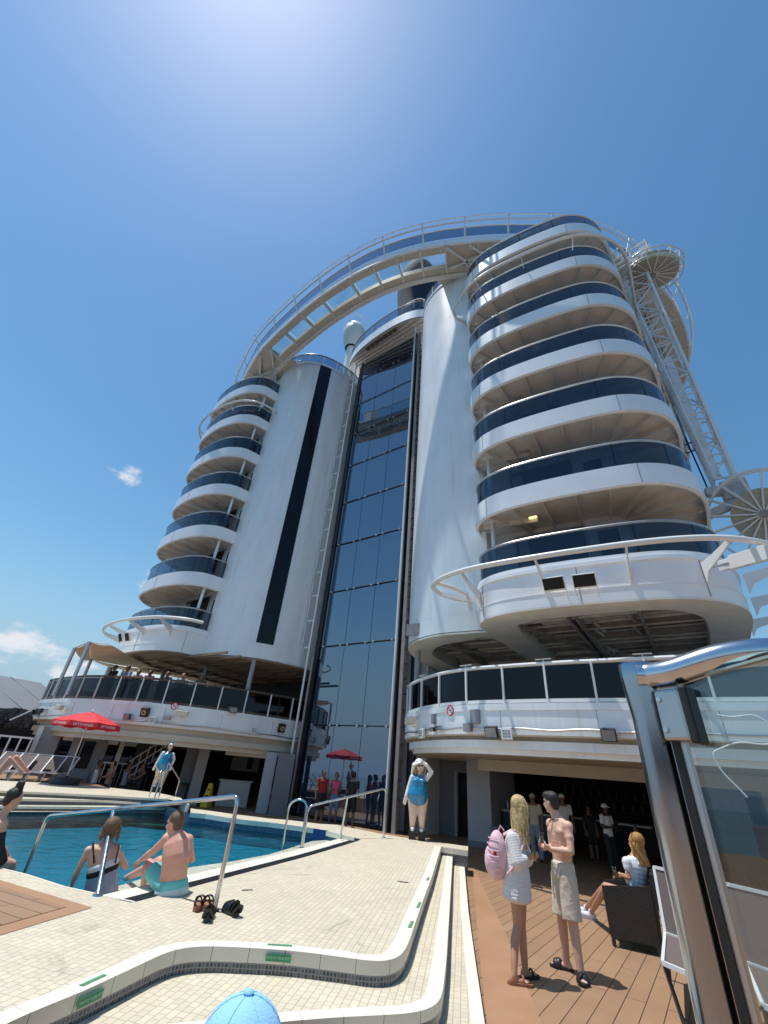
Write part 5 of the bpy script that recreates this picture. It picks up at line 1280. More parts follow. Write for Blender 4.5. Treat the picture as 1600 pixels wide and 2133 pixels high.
# lettering on the valance panels facing the camera
toc = Vector((-base.x, -base.y, 0)).normalized(); ac = math.atan2(toc.y, toc.x)
for k in range(N):
    am = 2 * math.pi * (k + .5) / N; dlt = (am - ac + math.pi) % (2 * math.pi) - math.pi
    if abs(dlt) < 1.3:
        n_ = Vector((math.cos(am), math.sin(am), 0)); x_ = Vector((-n_.y, n_.x, 0)); rr = Rr * math.cos(math.pi / N) * 1.015 + .012
        text('UFTTHANSE', .115, 'parasol_ink', cnp, zed(base + n_ * rr, rim_z - .115), x_, Z3 + n_ * -.12)
g = MB(); g.lathe([(.001, 0), (.42, 0), (.46, .03), (.46, .16), (.42, .20), (.05, .21), (.05, .26), (.001, .26)], zed(base, ZT[3]), 32); wt = obj('base_weight', g, 'weight_dark', t, smooth=True)

# ---------------------------------------------------------------- sun loungers
mat('sling', (.13, .10, .09), .75, bump=.2, bscale=120); mat('lounger_frame', (.74, .74, .73), .35, coat=.3); mat('towel', (.80, .80, .78), .9, bump=.3, bscale=60)
def lounger(loc, yaw, label, back=62, group='sun loungers', L=1.95, Wd=.62, seat=.34, name='sun_lounger'):
    # head end along +x in its own frame
    t = thing(name, label, 'sun lounger', loc, group)
    c_, s_ = math.cos(yaw), math.sin(yaw)
    def P(x, y, z): return Vector((loc[0] + x * c_ - y * s_, loc[1] + x * s_ + y * c_, loc[2] + z))
    ex = P(1, 0, 0) - P(0, 0, 0); ey = P(0, 1, 0) - P(0, 0, 0); h = Wd / 2; bl = .72; a = R(back); hx = L - bl
    bx, bz = hx + bl * math.cos(a), seat + bl * math.sin(a)
    g = MB(); g.add([P(.04, -h, seat), P(hx, -h, seat), P(hx, h, seat), P(.04, h, seat)], [(0, 1, 2, 3)]); g.add([P(.04, -h, seat - .006), P(hx, -h, seat - .006), P(hx, h, seat - .006), P(.04, h, seat - .006)], [(3, 2, 1, 0)]); obj1('seat_sling', g, 'sling', t)
    g = MB(); g.add([P(hx, -h, seat), P(bx, -h, bz), P(bx, h, bz), P(hx, h, seat)], [(0, 1, 2, 3)]); g.add([P(hx + .006, -h, seat), P(bx + .006, -h, bz - .004), P(bx + .006, h, bz - .004), P(hx + .006, h, seat)], [(3, 2, 1, 0)]); bk = obj1('backrest', g, 'sling', t)
    for y in (-h, h):
        g = MB(); g.bar(P(0, y, seat), P(hx + .25, y, seat), .035, .045); obj('side_rail', g, 'lounger_frame', t)
        g = MB(); g.bar(P(hx, y, seat + .01), P(bx, y, bz), .03, .04, up=ey); obj('back_frame', g, 'lounger_frame', bk)
        for x, dx in ((.25, -.12), (hx + .1, .1)):
            g = MB(); g.bar(P(x, y, seat), P(x + dx, y, 0), .035, .035, up=ey); obj('leg', g, 'lounger_frame', t)
    g = MB(); g.bar(P(bx, -h, bz), P(bx, h, bz), .045, .03); obj('top_rail', g, 'lounger_frame', bk)
    g = MB(); g.bar(P(.02, -h, seat), P(.02, h, seat), .045, .04); obj('foot_rail', g, 'lounger_frame', t)
    g = MB(); g.tube([P(hx + .5 * bl * math.cos(a), -h * .8, seat + .5 * bl * math.sin(a)), P(hx + .45, -h * .8, seat)], .01, 6); obj('back_stay', g, 'lounger_frame', t)
    return t
hd = [G(20, 1632, ZT[3]), G(60, 1634, ZT[3]), G(96, 1636, ZT[3])]
ld = (G(75, 1600, ZT[3]) - G(55, 1634, ZT[3])); ld.z = 0
yawL = math.atan2(ld.y, ld.x)
names = ['sun lounger right of the row, nearest the parasol base', 'second sun lounger from the parasol base', 'third sun lounger from the parasol base', 'fourth sun lounger from the parasol base, white towel on it', 'sun lounger at the far left edge of the photo']
for i, (x, y) in enumerate(((92, 1628), (62, 1627), (28, 1626), (-8, 1624), (-45, 1622))):
    p = G(x, y, ZT[3]); lounger((p.x, p.y, ZT[3] - .0), R(98), names[i], back=48, L=1.7, Wd=.58, seat=.26)
p = G(14, 1621, ZT[3]); g = MB(); g.add([p + Vector((x, y, z)) for x, y, z in ((-.3, .3, .36), (.25, .3, .35), (.27, 1.2, .62), (-.3, 1.2, .60), (-.3, .3, .33), (.25, .3, .32), (.27, 1.2, .58), (-.3, 1.2, .56))], [(0, 1, 2, 3), (7, 6, 5, 4), (0, 4, 5, 1), (1, 5, 6, 2), (2, 6, 7, 3), (3, 7, 4, 0)])
tag(obj('beach_towel', g, 'towel', bevel=.02), 'white towel spread on the lounger under the sunbather at far left', 'towel')
# right foreground loungers
def chair_quad(name, label, tl, bl_, br, tr_, seatpts, legs, group):
    t = thing(name, label, 'sun lounger', zed(bl_, 0), group)
    th = (tr_ - tl).cross(bl_ - tl).normalized() * .008
    g = MB(); g.add([tl, bl_, br, tr_, tl + th, bl_ + th, br + th, tr_ + th], [(0, 1, 2, 3), (7, 6, 5, 4), (0, 4, 5, 1), (2, 6, 7, 3)]); bk = obj1('backrest', g, 'sling', t)
    for a, b in ((tl, bl_), (tr_, br), (tl, tr_)): g = MB(); g.bar(a, b, .032, .032); obj('back_frame', g, 'lounger_frame', bk)
    th = Vector((0, 0, -.008)); s = seatpts
    g = MB(); g.add(s + [q + th for q in s], [(0, 1, 2, 3), (7, 6, 5, 4), (0, 4, 5, 1), (1, 5, 6, 2), (2, 6, 7, 3)]); obj1('seat_sling', g, 'sling', t)
    for k in range(4): g = MB(); g.bar(s[k], s[(k + 1) % 4], .03, .035); obj('seat_frame', g, 'lounger_frame', t)
    for a, b in legs: g = MB(); g.bar(a, b, .028, .028, up=Vector((1, 0, 0))); obj('leg', g, 'gunmetal' if name == 'sun_lounger' else 'lounger_frame', t)
T0 = G(1362, 1806, 1.02); J0 = G(1386, 1944, .42); E0 = G(1381, 2006, .42); E1 = E0
back_v = Vector((.05, .52, .55))
print('lounger', T0, J0, E0)
wd_ = zed(G(1600, 1862, 1.02) - T0, 0).normalized() * .66; T1 = T0 + wd_; J1 = J0 + wd_; E1 = E0 + wd_
chair_quad('sun_lounger', 'white framed sun lounger with brown sling behind the big steel post', T0, J0, J1, T1, [E0, E1, J1, J0],
    [(E0 + Vector((.08, .15, 0)), zed(E0 + Vector((.12, .05, 0)), 0)), (E1 + Vector((-.08, .15, 0)), zed(E1 + Vector((-.1, .05, 0)), 0)), (J0, zed(J0 + Vector((0, .1, 0)), 0)), (J1, zed(J1 + Vector((0, .1, 0)), 0)), (zed(E0 + Vector((.12, .05, 0)), .03), zed(E1 + Vector((-.1, .05, 0)), .03))], 'loungers beside the foreground glass')
s2 = wd_ * 1.35
chair_quad('sun_lounger', 'second brown sling lounger, seen only through the foreground glass pane', T0 + s2, J0 + s2, J1 + s2, T1 + s2, [E0 + s2, E1 + s2, J1 + s2, J0 + s2],
    [(J0 + s2, zed(J0 + s2, 0)), (J1 + s2, zed(J1 + s2, 0)), (E0 + s2, zed(E0 + s2, 0)), (E1 + s2, zed(E1 + s2, 0))], 'loungers beside the foreground glass')

# ---------------------------------------------------------------- wicker armchair
def wicker():
    m, n, l, b = nodes('wicker'); t_ = n.new('ShaderNodeTexCoord'); k = n.new('ShaderNodeTexBrick'); k.inputs['Scale'].default_value = 1; k.inputs['Brick Width'].default_value = .05; k.inputs['Row Height'].default_value = .014; k.inputs['Mortar Size'].default_value = .003
    k.inputs['Color1'].default_value = (.035, .026, .022, 1); k.inputs['Color2'].default_value = (.05, .038, .032, 1); k.inputs['Mortar'].default_value = (.004, .004, .004, 1)
    mp_ = n.new('ShaderNodeMapping'); mp_.inputs['Rotation'].default_value = (math.pi / 2, 0, 0); l.new(t_.outputs['Object'], mp_.inputs[0]); l.new(mp_.outputs[0], k.inputs[0]); l.new(k.outputs[0], b.inputs['Base Color']); b.inputs['Roughness'].default_value = .45
    q = n.new('ShaderNodeBump'); q.invert = True; q.inputs['Strength'].default_value = .8; q.inputs['Distance'].default_value = .004; l.new(k.outputs['Fac'], q.inputs['Height']); l.new(q.outputs[0], b.inputs['Normal'])
wicker()
wc0 = G(1332, 1962, 0); fx = Vector((-.86, .50, 0)).normalized(); fy = Vector((fx.y, -fx.x, 0))   # faces to the left
ca = wc0 + fx * .02 + fy * -.28
def CP(x, y, z): return ca + fx * x + fy * y + Z3 * z
t = thing('wicker_armchair', 'dark woven armchair with the ginger haired woman sitting in it', 'armchair', zed(ca, 0))
def pb(a, b, c, d, th, nm, par=None):   # slab from four corner points
    n = (b - a).cross(d - a).normalized() * th; g = MB(); g.add([a, b, c, d, a + n, b + n, c + n, d + n], [(0, 1, 2, 3), (7, 6, 5, 4), (0, 4, 5, 1), (1, 5, 6, 2), (2, 6, 7, 3), (3, 7, 4, 0)]); return obj1(nm, g, 'wicker', par or t, merge=True)
pb(CP(-.28, -.3, .10), CP(-.28, .3, .10), CP(-.33, .3, .86), CP(-.33, -.3, .86), .05, 'backrest')
pb(CP(-.28, -.3, .38), CP(.30, -.3, .38), CP(.30, .3, .38), CP(-.28, .3, .38), .06, 'seat')
pb(CP(-.30, -.31, .10), CP(.30, -.31, .10), CP(.32, -.31, .64), CP(-.31, -.31, .72), .045, 'side_panel'); pb(CP(-.30, .31, .10), CP(.30, .31, .10), CP(.32, .31, .64), CP(-.31, .31, .72), .045, 'side_panel')
for x in (-.27, .27):
    for y in (-.28, .28): g = MB(); g.bar(CP(x, y, 0), CP(x, y, .14), .04, .04); obj('leg', g, 'gunmetal', t)

# ---------------------------------------------------------------- wet floor sign, red chair, step stickers
p = G(428, 1680, .02); t = thing('wet_floor_sign', 'yellow folding wet floor sign beyond the pool rim', 'sign', zed(p, 0)); dv = Vector((.95, -.3, 0)).normalized(); nv = Vector((.3, .95, 0))
for s_ in (-1, 1):
    g = MB(); b0 = zed(p, 0) + nv * .18 * s_
    g.add([b0 - dv * .17, b0 + dv * .17, zed(p, .85) + dv * .09 + nv * .02 * s_, zed(p, .85) - dv * .09 + nv * .02 * s_], [(0, 1, 2, 3)]); g.add([q + nv * .015 for q in (b0 - dv * .17, b0 + dv * .17, zed(p, .85) + dv * .09 + nv * .02 * s_, zed(p, .85) - dv * .09 + nv * .02 * s_)], [(3, 2, 1, 0)]); obj1('leaf', g, 'sign_yellow', t)
for z, w_ in ((.62, .05), (.40, .09), (.28, .09)):
    g = MB(); g.box(zed(p, z) - nv * (.02 + .16 * (1 - z / .85)) , (w_ * 2, .01, .06), (dv, nv, Z3)); obj('black_mark', g, 'speaker_black', t)
p = G(550, 1678, 0); t = thing('red_chair', 'white framed folding chair with red back by the grey wall', 'chair', p); dv = Vector((.9, -.4, 0)).normalized(); nv = Vector((.4, .9, 0)).normalized()
for s_ in (-.22, .22):
    g = MB(); g.tube([p + dv * s_ - nv * .2, p + dv * s_ + nv * .2 + Z3 * .85], .013, 6); obj('leg', g, 'pipe_white', t); g = MB(); g.tube([p + dv * s_ + nv * .2, p + dv * s_ - nv * .2 + Z3 * .45], .013, 6); obj('leg', g, 'pipe_white', t)
g = MB(); g.box(p + nv * .18 + Z3 * .75, (.44, .03, .22), (dv, nv, Z3)); obj('backrest', g, 'red_paint', t); g = MB(); g.box(p + Z3 * .45, (.44, .40, .03), (dv, nv, Z3)); obj('seat', g, 'red_paint', t)
mat('sticker_green', (.05, .28, .12), .5, noise=.2, nscale=20); mat('sticker_ink', (.45, .70, .50), .5)
def sticker(a, b, zlo, zhi, label, vertical=True, txt=True):
    d = zed(b - a, 0); L = d.length; d.normalize(); n = Vector((d.y, -d.x, 0)); c = (a + b) / 2
    if n.dot(Vector((0, -1, 0))) < 0: n = -n
    t = thing('step_sticker', label, 'sticker', zed(c, zlo), 'green watch your step stickers')
    xd = d if d.x > 0 else -d
    if vertical:
        # thin film bent along the platform edge it is stuck to
        dense = [front[i].lerp(front[i + 1], k / 4) for i in range(len(front) - 1) for k in range(4)]
        ia = min(range(len(dense)), key=lambda i: (zed(dense[i], 0) - zed(a, 0)).length); ib = min(range(len(dense)), key=lambda i: (zed(dense[i], 0) - zed(b, 0)).length)
        seg = [zed(p, 0) for p in dense[min(ia, ib):max(ia, ib) + 1]]; L = (seg[-1] - seg[0]).length; d = (seg[-1] - seg[0]).normalized(); n = Vector((d.y, -d.x, 0)); n = n if n.y < 0 else -n; xd = d if d.x > 0 else -d
        s_ = -1 if offset(seg, 1)[0].y > seg[0].y else 1
        g = MB(); g.wall(offset(seg, .016 * s_), zlo, zhi, .002); obj('label_film', g, 'sticker_green', t)
        c = max(seg, key=lambda p: p.dot(n)); mid_ = (seg[0] + seg[-1]) / 2; c = mid_ + n * (c - mid_).dot(n)
        text('WATCH YOUR STEP', min((zhi - zlo) * .85, L / 9.6), 'sticker_ink', t, zed(c, (zlo + zhi) / 2) + n * .021, xd, Z3)
    else:
        g = MB(); g.box(zed(c, zhi), (L, .035, .003), (d, n, Z3)); obj('label_film', g, 'sticker_green', t)
        text('WATCH YOUR STEP', min(.026, L / 9.6), 'sticker_ink', t, zed(c, zhi + .003), xd, -n)
sticker(G(555, 1979, ZA), G(606, 1984, ZA), ZA - .064, ZA - .018, 'green WATCH YOUR STEP sticker on the front face of the platform edge')
sticker(G(557, 1969, ZA), G(608, 1972, ZA), ZA, ZA + .006, 'green sticker strip on top of the platform just above the front sticker', False)
sticker(G(168, 2071, ZA), G(218, 2047, ZA), ZA - .07, ZA - .02, 'green WATCH YOUR STEP sticker on the left riser near the bottom left corner')
sticker(G(168, 2056, ZA), G(218, 2033, ZA), ZA, ZA + .006, 'green sticker strip on top of the tiles above the left riser sticker', False)
for (x0, y0, x1, y1, lb) in ((853, 1934, 859, 1921, 'nearest of the three small green stickers on the right platform edge'), (870, 1892, 875, 1881, 'middle of the three small green stickers on the right platform edge'), (890, 1835, 893, 1829, 'farthest of the three small green stickers on the right platform edge')):
    sticker(G(x0, y0, ZA), G(x1, y1, ZA), ZA, ZA + .008, lb, False)
p = G(840, 1838, ZA); g = MB(); g.box(p + Z3 * .006, (.16, .03, .004), (Vector((.98, -.2, 0)), Vector((.2, .98, 0)), Z3)); tag(obj('floor_grate', g, 'gunmetal'), 'small dark grate in the tiled platform near its right edge', 'grate')
p = G(515, 1855, ZA); g = MB(); g.box(p + Z3 * .006, (.13, .02, .004), (Vector((.85, .5, 0)), Vector((-.5, .85, 0)), Z3)); tag(obj('floor_grate', g, 'gunmetal'), 'small dark grate in the tiled platform right of the black sandals', 'grate')
# ---------------------------------------------------------------- figures
def skin(name, c, rough=.5): mat(name, c, rough, noise=.10, nscale=14, sub=.12)
skin('skin_fair', (.66, .40, .29)); skin('skin_tan', (.50, .26, .16)); skin('skin_pink', (.66, .34, .25)); skin('skin_brown', (.24, .12, .07)); skin('skin_dark', (.07, .035, .022))
mat('hair_dark', (.018, .010, .007), .45, bump=.6, bscale=90, stretch=(1, 1, .15)); mat('hair_brown', (.15, .085, .045), .45, noise=.3, nscale=40, bump=.6, bscale=90)
mat('hair_blonde', (.62, .44, .20), .45, noise=.45, nscale=30, bump=.6, bscale=80); mat('hair_ginger', (.42, .20, .05), .5, noise=.35, nscale=30, bump=.5, bscale=80)
mat('cloth_white', (.74, .74, .73), .85, noise=.06, bump=.35, bscale=14); mat('cloth_stone', (.62, .53, .42), .85, noise=.08, bump=.9, bscale=9)
mat('cloth_pink', (.72, .48, .52), .8, noise=.10, bump=.9, bscale=10); mat('cloth_teal', (.16, .55, .52), .7, noise=.08, bump=.5, bscale=12); mat('cloth_grey', (.30, .31, .38), .8, noise=.1, bump=.5, bscale=14)
mat('cloth_pale', (.50, .62, .64), .8); mat('cloth_black', (.012, .012, .014), .7); mat('cloth_red', (.35, .02, .03), .8); mat('cloth_hotpink', (.80, .10, .24), .8); mat('cloth_denim', (.16, .24, .34), .8); mat('cloth_navy', (.02, .03, .06), .8); mat('cloth_swim', (.36, .37, .46), .7, bump=.4, bscale=14)
mat('shoe_black', (.012, .012, .013), .45); mat('shoe_tan', (.30, .13, .07), .6); mat('shoe_white', (.72, .72, .72), .6, bump=.3, bscale=30)
mat('statue_blue', (.01, .22, .42), .22, noise=.35, nscale=9, coat=.6); mat('statue_skin', (.72, .52, .40), .3, coat=.4); mat('statue_white', (.74, .73, .70), .35, coat=.3, noise=.06)
mat('cap_blue', (.30, .58, .84), .85, noise=.05, bump=.25, bscale=200)
def remesh(name, mb, voxel, smooth=6, mats='skin_fair', parent=None, o0=None):
    me = bpy.data.meshes.new(name); me.from_pydata([tuple(v) for v in mb.v], [], mb.f); tmp = bpy.data.objects.new('tmp', me); scene.collection.objects.link(tmp)
    md = tmp.modifiers.new('r', 'REMESH'); md.mode = 'VOXEL'; md.voxel_size = voxel; md.use_smooth_shade = True
    if smooth: sm = tmp.modifiers.new('s', 'SMOOTH'); sm.factor = .5; sm.iterations = smooth
    dg = bpy.context.evaluated_depsgraph_get(); ne = bpy.data.meshes.new_from_object(tmp.evaluated_get(dg)); bpy.data.objects.remove(tmp)
    ne.name = name; ne.materials.clear(); ne.materials.append(MATS[mats]); o0 = origin_of(parent) if parent else (o0 or Vector((0, 0, 0)))
    ne.transform(Matrix.Translation(-o0)); ne.polygons.foreach_set('use_smooth', [True] * len(ne.polygons))
    o = bpy.data.objects.new(name, ne); scene.collection.objects.link(o)
    if parent: o.parent = parent
    else: o.location = o0
    return o
def cap(mb, p, q, r0, r1, n=10, flat=None):     # tapered limb with round ends
    p = Vector(p); q = Vector(q); d = q - p; L = d.length
    if L < 1e-5: return mb.ball(p, r0, n)
    d.normalize(); a = d.orthogonal().normalized() if flat is None else (flat - d * flat.dot(d)).normalized(); b = d.cross(a); rings = []
    prof = [(-r0 * math.cos(t), r0 * math.sin(t)) for t in (.25, .7, 1.15)] + [(0, r0), (L * .33, r0 * .67 + r1 * .33), (L * .66, r0 * .34 + r1 * .66), (L, r1)] + [(L + r1 * math.sin(t), r1 * math.cos(t)) for t in (.45, .9, 1.3)]
    vs = [p + d * z + (a * math.cos(2 * math.pi * k / n) + b * math.sin(2 * math.pi * k / n)) * r for z, r in prof for k in range(n)]; m = len(prof); fs = []
    for i in range(m - 1):
        for k in range(n): fs.append((i * n + k, i * n + (k + 1) % n, (i + 1) * n + (k + 1) % n, (i + 1) * n + k))
    fs += [tuple(reversed(range(n))), tuple((m - 1) * n + k for k in range(n))]
    return mb.add(vs, fs)
def torso(mb, secs, lat, grow=0.0):             # secs: (centre, half width, half depth); ellipsoids packed along the spine
    lat = Vector(lat).normalized()
    for i in range(len(secs) - 1):
        c0, w0, d0 = secs[i]; c1, w1, d1 = secs[i + 1]; up = (c1 - c0).normalized(); la = (lat - up * lat.dot(up)).normalized(); fr = up.cross(la)
        for k in range(5):
            t = k / 4; c = c0.lerp(c1, t); w = w0 + (w1 - w0) * t + grow; d = d0 + (d1 - d0) * t + grow
            mb.ball(c, 1, 14, sc=(w, d, .055 + grow * .5), ax=(la, fr, up))
def hand(mb, w, dr, nrm, side, curl=.5, s=1.0):    # palm plus four unequal fingers and a thumb from its side
    dr = dr.normalized(); nrm = (nrm - dr * nrm.dot(dr)).normalized(); lt = dr.cross(nrm) * side
    c = w + dr * .045 * s; mb.ball(c, 1, 10, sc=(.050 * s, .040 * s, .017 * s), ax=(dr, lt, nrm))
    for i, (o, L) in enumerate(((.030, .062), (.010, .070), (-.010, .066), (-.029, .052))):
        b = w + dr * .082 * s + lt * o * s; a1 = curl * .8; a2 = curl * 1.7
        m = b + (dr * math.cos(a1) + nrm * math.sin(a1)) * L * .5 * s; e = m + (dr * math.cos(a2) + nrm * math.sin(a2)) * L * .5 * s
        cap(mb, b - dr * .01, m, .0092 * s, .0085 * s, 6); cap(mb, m, e, .0085 * s, .0072 * s, 6)
    b = w + dr * .025 * s + lt * .036 * s; m = b + (dr * .6 + lt * .7 + nrm * .4).normalized() * .038 * s; e = m + (dr * .85 + lt * .25 + nrm * .5).normalized() * .03 * s
    cap(mb, b, m, .012 * s, .010 * s, 6); cap(mb, m, e, .010 * s, .008 * s, 6)
def head(mb, c, face, up, s=1.0):
    face = face.normalized(); up = (up - face * up.dot(face)).normalized(); la = up.cross(face)
    mb.ball(c + up * .03 * s - face * .012 * s, 1, 16, sc=(.077 * s, .096 * s, .098 * s), ax=(la, face, up))
    mb.ball(c - up * .045 * s + face * .022 * s, 1, 14, sc=(.056 * s, .066 * s, .070 * s), ax=(la, face, up))
    mb.ball(c - up * .092 * s + face * .055 * s, 1, 10, sc=(.030 * s, .026 * s, .024 * s), ax=(la, face, up))
    cap(mb, c + face * .085 * s + up * .012 * s, c + face * .106 * s - up * .028 * s, .010 * s, .015 * s, 8)
    for k in (-1, 1):
        mb.ball(c + la * .078 * s * k - up * .012 * s - face * .008 * s, 1, 8, sc=(.010 * s, .020 * s, .032 * s), ax=(la, face, up))
        mb.ball(c + la * .030 * s * k + face * .078 * s + up * .030 * s, 1, 8, sc=(.026 * s, .014 * s, .010 * s), ax=(la, face, up))
    mb.ball(c - up * .058 * s + face * .088 * s, 1, 8, sc=(.026 * s, .012 * s, .012 * s), ax=(la, face, up))
def eyes(c, face, up, par, s=1.0):
    face = face.normalized(); up = (up - face * up.dot(face)).normalized(); la = up.cross(face); g = MB()
    for k in (-1, 1): g.ball(c + la * .030 * s * k + face * .084 * s + up * .008 * s, 1, 8, sc=(.013 * s, .010 * s, .007 * s), ax=(la, face, up))
    obj1('eyes', g, 'cloth_black', par)
class Fig:
    # joints are picked on the sight line and placed on an upright plane through the feet, shifted in depth
    def __init__(s, base):
        s.b = Vector(base); a = Vector((base[0], base[1], 0)).normalized(); s.f = a; s.r = Vector((a.y, -a.x, 0))
    def __call__(s, x, y, dep=0.0):
        d = ray(x, y); o = Vector((0, 0, CAMZ)); t = ((s.b + s.f * dep) - o).dot(s.f) / d.dot(s.f); return o + d * t
FIT = dict(male=dict(sh=.062, ua=.052, el=.040, wr=.028, th=.088, kn=.058, ca=.056, an=.040, nk=.058), female=dict(sh=.048, ua=.040, el=.034, wr=.024, th=.082, kn=.052, ca=.050, an=.035, nk=.045))
def limb_arm(mb, J, side, k, g=0.0):
    s_, e, w = J['sh' + side], J['el' + side], J['wr' + side]
    mb.ball(s_, k['sh'] + g, 12); cap(mb, s_, e, k['ua'] + g, k['el'] + g); m = e.lerp(w, .3); cap(mb, e, m, k['el'] + g, k['el'] + .004 + g); cap(mb, m, w, k['el'] + .003 + g, k['wr'] + g)
def limb_leg(mb, J, side, k, g=0.0, upto=1.0):
    h, n, a = J['hi' + side], J['kn' + side], J['an' + side]
    cap(mb, h, h.lerp(n, min(1, upto)), k['th'] + g, k['kn'] + g if upto >= 1 else (k['th'] * (1 - upto) + k['kn'] * upto) + g)
    if upto >= 1: m = n.lerp(a, .32); bk = J.get('bk' + side, Vector((0, 0, 0))); cap(mb, n, m + bk, k['kn'] + g, k['ca'] + g); cap(mb, m + bk, a, k['ca'] - .002 + g, k['an'] + g)
def foot(mb, a, toe, r=.036):
    d = (toe - a); d.z = 0; L = d.length; d.normalize(); h = a + Vector((0, 0, -.045)) - d * .03
    cap(mb, a, h, r, r * .95); cap(mb, h, toe + Vector((0, 0, .0)), r * .9, r * .55); lt = Vector((-d.y, d.x, 0))
    for k in range(5): cap(mb, toe + lt * (.030 - .015 * k) - d * .02, toe + lt * (.034 - .016 * k) + d * (.022 - .006 * k), .013 if k else .016, .009 if k else .013, 6)
def build_body(t, J, sex, lat, tor, face, up=Vector((0, 0, 1)), skin_='skin_fair', vox=.011, hs=1.0, hands=True, feet=True, curl=(.6, .6), palm=None, extra=None, name='body'):
    k = FIT[sex]; mb = MB(); torso(mb, tor, lat)
    for s_ in 'LR':
        if 'sh' + s_ in J:
            limb_arm(mb, J, s_, k)
            if hands:
                d = (J['wr' + s_] - J['el' + s_]).normalized(); hd = J.get('hd' + s_, d); pn = (palm or {}).get(s_, Vector((0, 0, -1)) - d * 0); hand(mb, J['wr' + s_], hd, pn, 1 if s_ == 'L' else -1, curl[0 if s_ == 'L' else 1])
        if 'hi' + s_ in J: limb_leg(mb, J, s_, k)
        if feet and 'to' + s_ in J: foot(mb, J['an' + s_], J['to' + s_])
    cap(mb, tor[-1][0] - Vector((0, 0, .02)), J['head'] - up * .06 - face.normalized() * .015, k['nk'] + .008, k['nk'])
    head(mb, J['head'], face, up, hs)
    for s_ in 'LR':
        if 'sh' + s_ in J: cap(mb, tor[-1][0] - Vector((0, 0, .01)), J['sh' + s_], k['nk'] * .9, k['sh'] * .8)
    if extra: extra(mb)
    return remesh(name, mb, vox, 5, skin_, t)
def hair_cap(t, c, face, up, m_, s=1.0, back=.02, ext=None, vox=.012, top=.0):
    face = face.normalized(); up = (up - face * up.dot(face)).normalized(); la = up.cross(face); mb = MB()
    mb.ball(c + up * (.045 + top) * s - face * (.022 + back) * s, 1, 16, sc=(.086 * s, .094 * s, .092 * s), ax=(la, face, up))
    mb.ball(c - up * .015 * s - face * .055 * s, 1, 14, sc=(.074 * s, .052 * s, .075 * s), ax=(la, face, up))
    if ext: ext(mb, la, face, up)
    return remesh('hair', mb, vox, 3, m_, t)
def slide(par_name, label, a, toe, m_, group, strap=True):
    d = (toe - a); d.z = 0; d.normalize(); lt = Vector((-d.y, d.x, 0)); c = zed((a + toe) / 2 + d * .02, a.z); z0 = .0
    return d, lt, c
Vz = Vector((0, 0, 1))
def footwear(t, a, toe, m_, name, cross=False, thong=False):
    d = (toe - a); d.z = 0; d.normalize(); lt = Vector((-d.y, d.x, 0)); h = zed(a, 0) - d * .075; e = zed(toe, 0) + d * .055; g = MB(); n = 14; L = (e - h).length; lo = []; 
    for side_ in (1, -1):
        rng_ = range(n + 1) if side_ > 0 else range(n, -1, -1)
        for i in rng_:
            f = i / n; w = .030 + .017 * math.sin(min(1, f * 1.05) * math.pi * .62); w *= math.sqrt(max(.02, 1 - (2 * f - 1) ** 8)); lo.append(h + d * L * f + lt * w * side_)
    g.slab([(p.x, p.y) for p in lo], .004, .026); o = obj1(name, g, m_, t)
    s = MB()
    def band(f, w, hgt, tilt=0):
        pts = [h + d * L * (f + tilt * (k / 8 - .5)) + lt * w * math.cos(math.pi * k / 8) + Vz * (.02 + hgt * math.sin(math.pi * k / 8)) for k in range(9)]
        s.tube(pts, .010 if thong else .014, 6, sx=1.0 if thong else 2.2)
    if thong: band(.60, .040, .055, .0); s.tube([h + d * L * .62 + Vz * .07, h + d * L * .80 + Vz * .028], .006, 6)
    elif cross: band(.62, .050, .06, .32); band(.62, .050, .062, -.32)
    else: band(.60, .050, .062); band(.70, .050, .055)
    obj1('strap', s, 'shoe_black' if not thong else m_, o, smooth=True)
    return o
def cup(c, r, h_, label, ax=Vz, ice=True, name='drink_cup', cat='cup', col='cup_plastic'):
    t = thing(name, label, cat, c); g = MB(); g.lathe([(r * .72, 0), (r * .78, h_ * .3), (r, h_), (r * .96, h_), (r * .72, .006)], c, 20, axis=ax); obj1('cup_wall', g, col, t, smooth=True)
    g = MB(); g.lathe([(.001, .008), (r * .68, .008), (r * .82, h_ * .55), (.001, h_ * .55)], c, 16, axis=ax); obj1('drink', g, 'drink', t, smooth=True)
    return t
mat('drink', (.55, .42, .30), .15)

def strands(t, c, face, m_, n, L, seed=1, wave=.014, spread=1.0, r=.0042):
    face = face.normalized(); la = Vz.cross(face); rnd = random.Random(seed); g = MB()
    for k in range(n):
        a = rnd.uniform(-2.1, 2.1) * spread; p = c - face * math.cos(a) * rnd.uniform(.088, .100) + la * math.sin(a) * rnd.uniform(.086, .096) + Vz * rnd.uniform(-.02, .06); l_ = L * rnd.uniform(.6, 1.05); ph = rnd.uniform(0, 6); q0 = c + Vz * .135 + la * rnd.uniform(-.03, .03) - face * .02
        pts = [q0, q0.lerp(p, .55) + Vz * .02 + (p - c).normalized() * .012, p] + [p - Vz * l_ * j / 7 - face * (.02 * j / 7 + wave * math.sin(j * 1.1 + ph) * .6) + la * (wave * math.sin(j * 1.3 + ph) + .012 * math.sin(a) * j / 7) for j in range(1, 8)]
        g.tube(pts, [r * .6, r, r] + [r * (1 - .1 * j) for j in range(7)], 4)
    o = obj1('loose_hair', g, m_, t, smooth=True); o['kind'] = 'stuff'; return o
mat('hair_light', (.80, .64, .36), .4, noise=.3, nscale=60); mat('hair_gold', (.55, .30, .09), .4, noise=.3, nscale=60); mat('hair_mid', (.26, .16, .09), .45, noise=.3, nscale=60)
